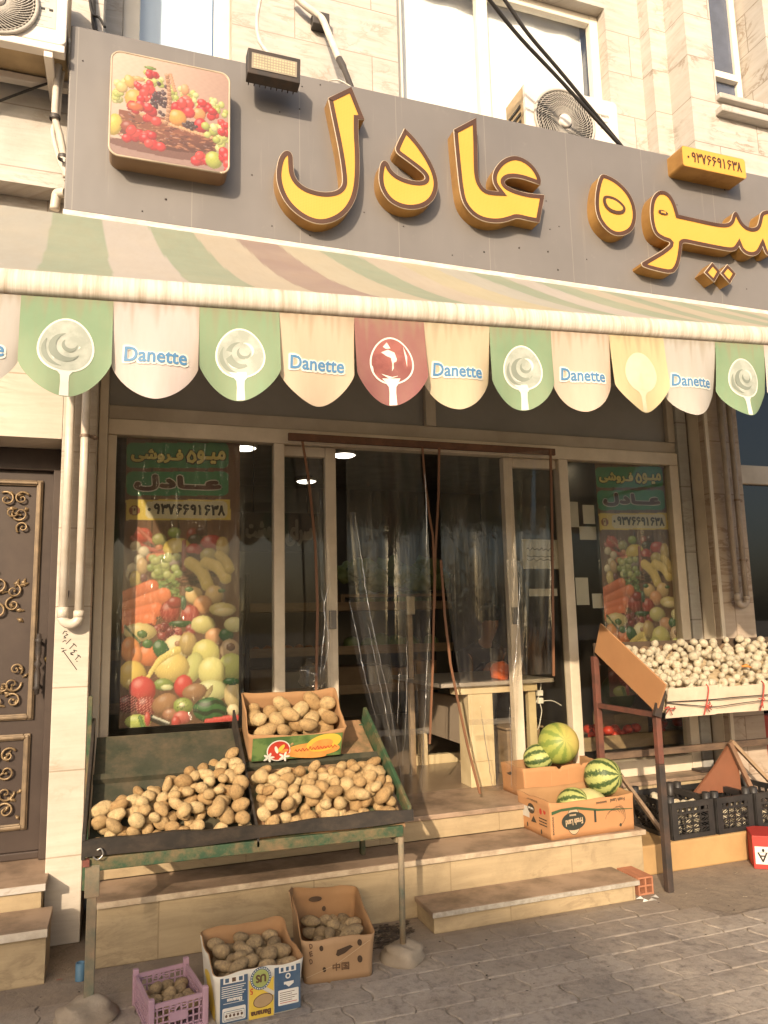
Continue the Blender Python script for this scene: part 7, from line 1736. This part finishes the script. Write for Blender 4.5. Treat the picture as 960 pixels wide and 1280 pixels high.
b = MB(); za_ = lambda x: 1.085+.002*math.sin(9*x); b.tube(smooth_line([(xs0-.02, 3.815, 1.085), (xs0+.3, 3.806, 1.083), (xs0+.6, 3.806, 1.088), (XE2, 3.81, 1.09)]), .0035, 5); b.tube(smooth_line([(xs0-.02, 3.812, 1.08), (xs0+.18, 3.803, 1.055), (xs0+.34, 3.803, 1.04), (xs0+.7, 3.805, 1.055), (XE2, 3.81, 1.06)]), .0028, 5); b.obj('string', M['string'], os_)
rgs = random.Random(2)
for px_x in (885, 955, 839):
    b = MB(); x = U(px_x, 870, Y=3.80)[0]
    if px_x != 839: b.tube(smooth_line([(x+.02, 3.83, 1.172), (x+.01, 3.802, 1.15), (x-.005, 3.80, 1.09), (x-.02, 3.80, 1.045), (x-.03, 3.812, .995)]), .0045, 5)
    for i in range(6): a = rgs.uniform(0, 6.28); b.tube([(x-.015, 3.80, 1.05), (x-.015+.02*math.cos(a), 3.79, 1.05+.018*math.sin(a)), (x-.015+.04*math.cos(a+.5), 3.80, 1.045+.035*math.sin(a+.4))], .0032, 5)
    b.obj('twine_tie', M['red_string'], os_)
b = MB(); b.bar((XP-.02, YP-.03, 1.0), (XP+.03, YP-.03, 1.155), .05, .02, up=(0, 1, 0)); b.obj('corner_bracket', M['iron_dark'], os_)
So = pack(249, lambda rg: (rg.uniform(XP+.05, 4.56), rg.uniform(3.875, 4.43)), lambda x, y: zo(y)+.022+.012*math.sin(x*9+y*7), lambda rg: rg.uniform(.022, .035), lambda x, y: zo(y)+.12, 51, drop=9, tight=.95)
# keep those that show: the outer layer, at most about 280
scatter(So, ONI, 'onion', 'white onion in the heap on the tilted cardboard tray', 'onion', 'white onions on the tray', 13, None, 1.0)
print('onions', len(So))
b = MB(); cz = U(925, 838, Y=4.1); b.tube([(cz[0]-.03, 4.05, cz[2]+.03), (cz[0], 4.04, cz[2]+.035), (cz[0]+.03, 4.03, cz[2]+.02)], [.006, .012, .004], 7); tag(b.obj('carrot_scrap', M['pr_orange']), 'small orange scrap of peel among the white onions', 'scrap')

# black lattice crates of onions on the plinth
M['black_plastic'] = pmat('black_plastic', (.018, .017, .017), (.03, .028, .027), 8, .45, spec=.45, dirt=(.12, .09, .07), dirt_amt=.25)
def black_crate(label, p0, p1, dd, hh, group='black plastic crates on the plinth'):
    global T
    T, ux, uy, uz, w = frame_T(p0, p1)
    root = thing('black_crate', label, 'crate', tuple(p0), group)
    for nm, a, c, L in (('front', (0, 0), (w, 0), w), ('back', (w, dd), (0, dd), w), ('left', (0, dd), (0, 0), dd), ('right', (w, 0), (w, dd), dd)):
        b = MB(); a, c = Vector((a[0], a[1], 0)), Vector((c[0], c[1], 0))
        def P(s, z, o_=0): p = a+(c-a)*s; return Vector(T(p.x, p.y, z))
        tdir = (P(1, 0)-P(0, 0)).normalized()
        b.bar(P(0, hh-.018), P(1, hh-.018), .014, .036); b.bar(P(0, .014), P(1, .014), .014, .028)
        e = .045/L
        b.bar(P(e/2, .0), P(e/2, hh-.03), .045, .012, up=tuple(uy if nm in ('front', 'back') else ux)); b.bar(P(1-e/2, .0), P(1-e/2, hh-.03), .045, .012, up=tuple(uy if nm in ('front', 'back') else ux))
        z0_, z1_ = .03, hh-.075
        b.bar(P(e, z1_+.008), P(1-e, z1_+.008), .012, .014)
        n = 4 if nm in ('front', 'back') else 6; m_ = 4; nrm = tuple(uy if nm in ('front', 'back') else ux)
        for i in range(n):
            for j in range(m_):
                s0, s1 = e+(1-2*e)*i/n, e+(1-2*e)*(i+1)/n; q0, q1 = z0_+(z1_-z0_)*j/m_, z0_+(z1_-z0_)*(j+1)/m_
                fl_ = (i+j) % 2
                for k_ in (-.5, 0, .5):
                    if fl_: A_, B_ = (s0, q0), (s1, q1)
                    else: A_, B_ = (s0, q1), (s1, q0)
                    ds = (s1-s0)*k_
                    aa, bb = A_[0]+max(0, ds)*1.0 if k_ > 0 else A_[0], B_[0]+min(0, ds) if k_ < 0 else B_[0]
                    # clip the parallel slats to the cell
                    if k_ > 0: A2 = (s0+ds, A_[1]); B2 = (s1, A_[1]+(B_[1]-A_[1])*(1-k_))
                    elif k_ < 0: A2 = (s0, A_[1]+(B_[1]-A_[1])*(-k_)); B2 = (s1+ds, B_[1])
                    else: A2, B2 = A_, B_
                    b.bar(P(*A2), P(*B2), .0036, .004, up=nrm)
            if i: b.bar(P(e+(1-2*e)*i/n, z0_), P(e+(1-2*e)*i/n, z1_), .006, .006, up=nrm)
        for j in range(1, m_): b.bar(P(e, z0_+(z1_-z0_)*j/m_), P(1-e, z0_+(z1_-z0_)*j/m_), .006, .005)
        for s in (.2, .35, .5, .65, .8): b.bar(P(s, z1_), P(s+.03, hh-.03), .02, .006, up=nrm)
        b.obj('side', M['black_plastic'], root)
    b = MB(); b.hexa([T(0, 0, .002), T(w, 0, .002), T(w, dd, .002), T(0, dd, .002), T(0, 0, .01), T(w, 0, .01), T(w, dd, .01), T(0, dd, .01)]); b.obj('bottom', M['black_plastic'], root)
    for s in (.06, .94):
        for yy in (0.03, dd-.03):
            b = MB(); q = T(w*s, yy, 0); b.lathe([(.026, hh-.05), (.026, hh+.035), (.018, hh+.037), (.018, hh-.05)], (q[0], q[1], q[2]), 12); b.obj('stacking_peg', M['black_plastic'], root)
    return T, w, root
zpl = .179
q0, q1 = U(842, 1053, Z=zpl), U(899, 1043, Z=zpl); q2 = U(945, 1036, Z=zpl)
Yc = 4.17
c0 = (U(842, 1053, Y=Yc)[0], Yc, zpl); c1x = U(897, 1043, Y=Yc)[0]; c2x = U(946, 1034, Y=Yc)[0]
hh = .225
cr_specs = [('black lattice crate of white onions behind the stand post, leftmost of the row', c0[0], c1x-.012), ('black lattice crate of onions in the middle of the row on the plinth', c1x+.008, c2x-.012), ('black lattice crate cut by the right edge of the photo', c2x+.008, c2x+.33)]
for i, (lab, xa, xb) in enumerate(cr_specs):
    Tc, wc, cr0 = black_crate(lab, (xa, Yc, zpl), (xb, Yc+.01, zpl), .40, hh)
    top_ = (.205, .17, .15)[i]
    S = pack((17, 14, 7)[i], lambda rg: (rg.uniform(.04, wc-.04), rg.uniform(.038, .075)), lambda x, y: .012, lambda rg: rg.uniform(.028, .035), lambda x, y: top_, 60+i, tight=.92)
    if i == 0: S += pack(13, lambda rg: (rg.uniform(.045, wc-.045), rg.uniform(.115, .355)), lambda x, y: .13, lambda rg: rg.uniform(.028, .035), lambda x, y: .2, 70, tight=.92)
    if i == 0:
        b = MB(); b.hexa([Tc(.012, .10, .10), Tc(wc-.012, .10, .10), Tc(wc-.012, .388, .10), Tc(.012, .388, .10), Tc(.012, .10, .128), Tc(wc-.012, .10, .128), Tc(wc-.012, .388, .128), Tc(.012, .388, .128)]); b.obj('inner_tray', M['black_plastic'], cr0)
    scatter(S, ONI, 'onion', ['white onion in the leftmost black crate', 'white onion in the middle black crate', 'white onion in the black crate at the right edge'][i], 'onion', ['white onions in the leftmost crate', 'white onions in the middle crate', 'white onions in the right crate'][i], 17+i, Tc, .9)
# plank leaning between the watermelon carton and the crates
a, c = Vector(U(760, 948, Y=4.56)), Vector(U(833, 1047, Y=4.02)); b = MB(); b.bar(a, c, .035, .022, up=(1, 0, .4))
tag(b.obj('stick', pmat('grey_wood', (.28, .19, .12), (.18, .12, .08), 8, .8, stretch=(4, 4, 1), bump=.4), bevel=.003), 'weathered stick leaning from the watermelons down to the stand post', 'stick')
b = MB(); q = [U(x, y, Y=4.42) for x, y in ((868, 992), (893, 960), (912, 930), (921, 933), (927, 990))]; b.prism(q, (0, .02, 0)); tag(b.obj('wedge_board', pmat('red_board', (.24, .09, .045), (.18, .07, .035), 4, .7, dirt=(.2, .1, .06), dirt_amt=.4), fixn=True), 'reddish triangular board standing behind the black crates', 'board')
b = MB(); b.bar(U(912, 928, Y=4.40), U(944, 996, Y=4.38), .03, .03); tag(b.obj('prop_stick', pmat('brown_stick', (.26, .15, .09), (.18, .10, .06), 8, .8), bevel=.003), 'brown wooden prop beside the triangular board behind the crates', 'stick')
b = MB(); b.bar(U(914, 926, Y=4.41), U(970, 985, Y=4.39), .03, .025); tag(b.obj('prop_stick', pmat('pale_stick', (.34, .23, .14), (.26, .17, .1), 8, .8), bevel=.003), 'paler slanting prop right of the triangular board', 'stick')
q = U(885, 963, Z=.449); b = MB(); b.box(q[0]-.11, q[0]+.11, q[1]-.06, q[1]+.05, .4495, .468); tag(b.obj('slate', M['iron_dark'], bevel=.004), 'small dark flat slab on the platform below the right window frame', 'slab')
b = MB(); q0 = U(930, 960, Y=4.62); b.box(4.66, 5.6, 4.66, 4.75, .25, .82); tag(b.obj('red_crate', pmat('red_plastic', (.40, .05, .03), (.30, .04, .025), 6, .4)), 'red plastic crate behind the props at the right edge', 'crate')

# hollow clay brick at the end of the low step, with litter
q = U(797, 1121, Z=0); x0, y0 = q[0]+.01, q[1]; bk = thing('clay_brick', 'hollow red clay brick at the right end of the low marble step', 'brick', (x0, y0, 0))
M['clay'] = pmat('red_clay', (.40, .17, .09), (.32, .13, .07), 12, .85, bump=.4, bscale=60)
b = MB(); wbk, hbk, dbk = .105, .10, .20; t_ = .011
for i in range(3): b.box(x0+(wbk-t_)*i/2, x0+(wbk-t_)*i/2+t_, y0, y0+dbk, 0.001, hbk)
for j in range(3):
    for i in range(2): xa = x0+(wbk-t_)*i/2+t_; b.box(xa, xa+(wbk-t_)/2-t_, y0+.001, y0+dbk-.001, .001+(hbk-t_-.001)*j/2, .001+(hbk-t_-.001)*j/2+t_)
b.obj('block', M['clay'], bk, bevel=.002)
b = MB()
for i, (x, y) in enumerate(((808, 1127), (816, 1126), (800, 1124), (818, 1122))):
    q = U(x, y, Z=.004); a = i*1.3; b.add([(q[0]+.025*math.cos(a+k_*1.57)*(1+.3*(k_ % 2)), q[1]+.02*math.sin(a+k_*1.57), .004+.010*((k_+i) % 2)) for k_ in range(4)], [(0, 1, 2, 3)])
tag(b.obj('paper_scraps', M['white_ink']), 'torn white paper scraps beside the clay brick', 'litter', None, 'stuff')
# red and white carton at the right edge
p0, p1 = U(943, 1086, Z=0), U(975, 1108, Z=0)
T, ux, uy, uz, w = frame_T(p0, (p0[0]+.30*math.cos(-.62), p0[1]+.30*math.sin(-.62), 0)); dd = .25
bx = thing('red_box', 'red and white carton with upside down letters at the right edge', 'box', p0)
hh = .20
b = MB(); b.hexa([T(0, 0, 0), T(w, 0, 0), T(w, dd, 0), T(0, dd, 0), T(0, 0, hh), T(w, 0, hh), T(w, dd, hh), T(0, dd, hh)]); b.obj('carton', pmat('red_carton', (.42, .04, .03), (.36, .035, .025), 5, .6), bx, bevel=.004)
fr = Fr(T(0, 0, 0), ux, uz); t = MB(); put_rect(t, fr, .012, .03, w-.01, hh*.68, 0, .001); put_text(t, fr, 'MA', (.085, hh*.36, .12, .055), 1, .001, .002, PI); put_ell(t, fr, .06, hh*.57, .008, .010, 1, .002)
put_rect(t, fr, .03, hh*.50, .10, hh*.515, 2, .002)
t.obj('print', [M['white_ink'], M['ink'], pmat('grey_small_print', (.35, .3, .3), rough=.7)], bx)
# bits on the ground
b = MB(); q = U(101, 1196, Y=4.0); b.lathe([(.022, 0), (.022, .075), (.017, .075), (.017, .0)], (q[0], 4.0, .0), 14); tag(b.obj('pipe_stub', pmat('blue_pipe', (.10, .20, .28), (.07, .14, .2), 10, .5)), 'short blue pipe stub sticking out of the ground by the left column', 'pipe')
rgd = random.Random(9)
def debris(name, label, pts, n, spread, mat, size, seed):
    rg = random.Random(seed); b = MB()
    for i in range(n):
        x, y = rg.choice(pts); x += rg.gauss(0, spread); y += rg.gauss(0, spread*.6); q = U(x, y, Z=0); s = size*rg.uniform(.4, 1.2); a = rg.uniform(0, 6.28)
        if q[1] > 4.05: continue
        b.add([(q[0]+s*math.cos(a+k_*1.26)*(1+.4*(k_ % 2)), q[1]+s*.8*math.sin(a+k_*1.26), .0045+rg.uniform(0, s*.5)) for k_ in range(5)], [(0, 1, 2, 3, 4)])
    return tag(b.obj(name, mat), label, 'litter', None, 'stuff')
debris('leaf_litter', 'dark dry leaves and dirt by the right leg of the potato stand', [(483, 1162), (492, 1172), (478, 1180), (500, 1165)], 170, 9, pmat('dry_leaf', (.05, .04, .03), (.09, .06, .04), 30, .9), .014, 1)
debris('onion_peel', 'reddish peel scraps on the ground by the left steps', [(60, 1218), (82, 1214), (70, 1212)], 34, 9, pmat('peel', (.34, .15, .10), (.24, .13, .08), 20, .8), .016, 2)
debris('grit', 'dark grit scattered over the pavers', [(560, 1190), (640, 1200), (700, 1170), (850, 1140), (760, 1230), (880, 1200), (110, 1250), (600, 1250)], 90, 60, pmat('dark_grit', (.05, .04, .03), rough=.9), .006, 3)
debris('pale_grit', 'pale crumbs scattered near the plinth', [(850, 1110), (780, 1130), (900, 1120), (700, 1150)], 40, 40, pmat('pale_crumb', (.42, .34, .25), rough=.9), .006, 4)
b = MB()
for i in range(130):
    x, y = rgd.gauss(203, 7), rgd.gauss(1238, 7); q = U(x, y, Z=0); 
    for k_ in range(3):
        a = rgd.uniform(0, 6.28); L = rgd.uniform(.012, .03); b.add([(q[0], q[1], 0), (q[0]+.003, q[1]+.002, 0), (q[0]+L*.6*math.cos(a), q[1]+L*.6*math.sin(a), L)], [(0, 1, 2)])
tag(b.obj('moss_grass', pmat('moss', (.09, .10, .04), (.13, .12, .06), 20, .9)), 'small tuft of mossy grass left of the purple crate', 'grass', None, 'stuff')

# ------------------------------------------------------------------ across the street: unseen block, its roof line shaped to cast the pavement shade
ob = thing('opposite_building', 'plain plastered block across the street behind the camera', 'building', (-22, -20, 0))
b = MB(); b.prism([(-46, -16, 0), (-9.5, -16, 0), (-9.5, -16, 9.15), (-10.2, -16, 9.45), (-10.9, -16, 9.60), (-46, -16, 9.62)], (0, -9, 0)); b.obj('wall', pmat('opposite_plaster', (.42, .36, .29), (.36, .30, .24), 1, .8), ob, fixn=True)
for i in range(7):
    for j in range(3):
        x = -14-4.4*i; z = 1.4+2.9*j; w_ = MB(); w_.box(x, x+1.6, -15.99, -15.94, z, z+1.5); wo = w_.obj('window', M['win_dark'], ob)
        f = MB(); f.box(x-.08, x+1.68, -15.985, -15.92, z-.08, z-.001); f.box(x-.08, x+1.68, -15.985, -15.92, z+1.501, z+1.58); f.box(x-.08, x-.001, -15.985, -15.92, z, z+1.5); f.box(x+1.601, x+1.68, -15.985, -15.92, z, z+1.5); f.box(x+.77, x+.83, -15.985, -15.925, z, z+1.5); f.obj('frame', M['white_frame'], wo)
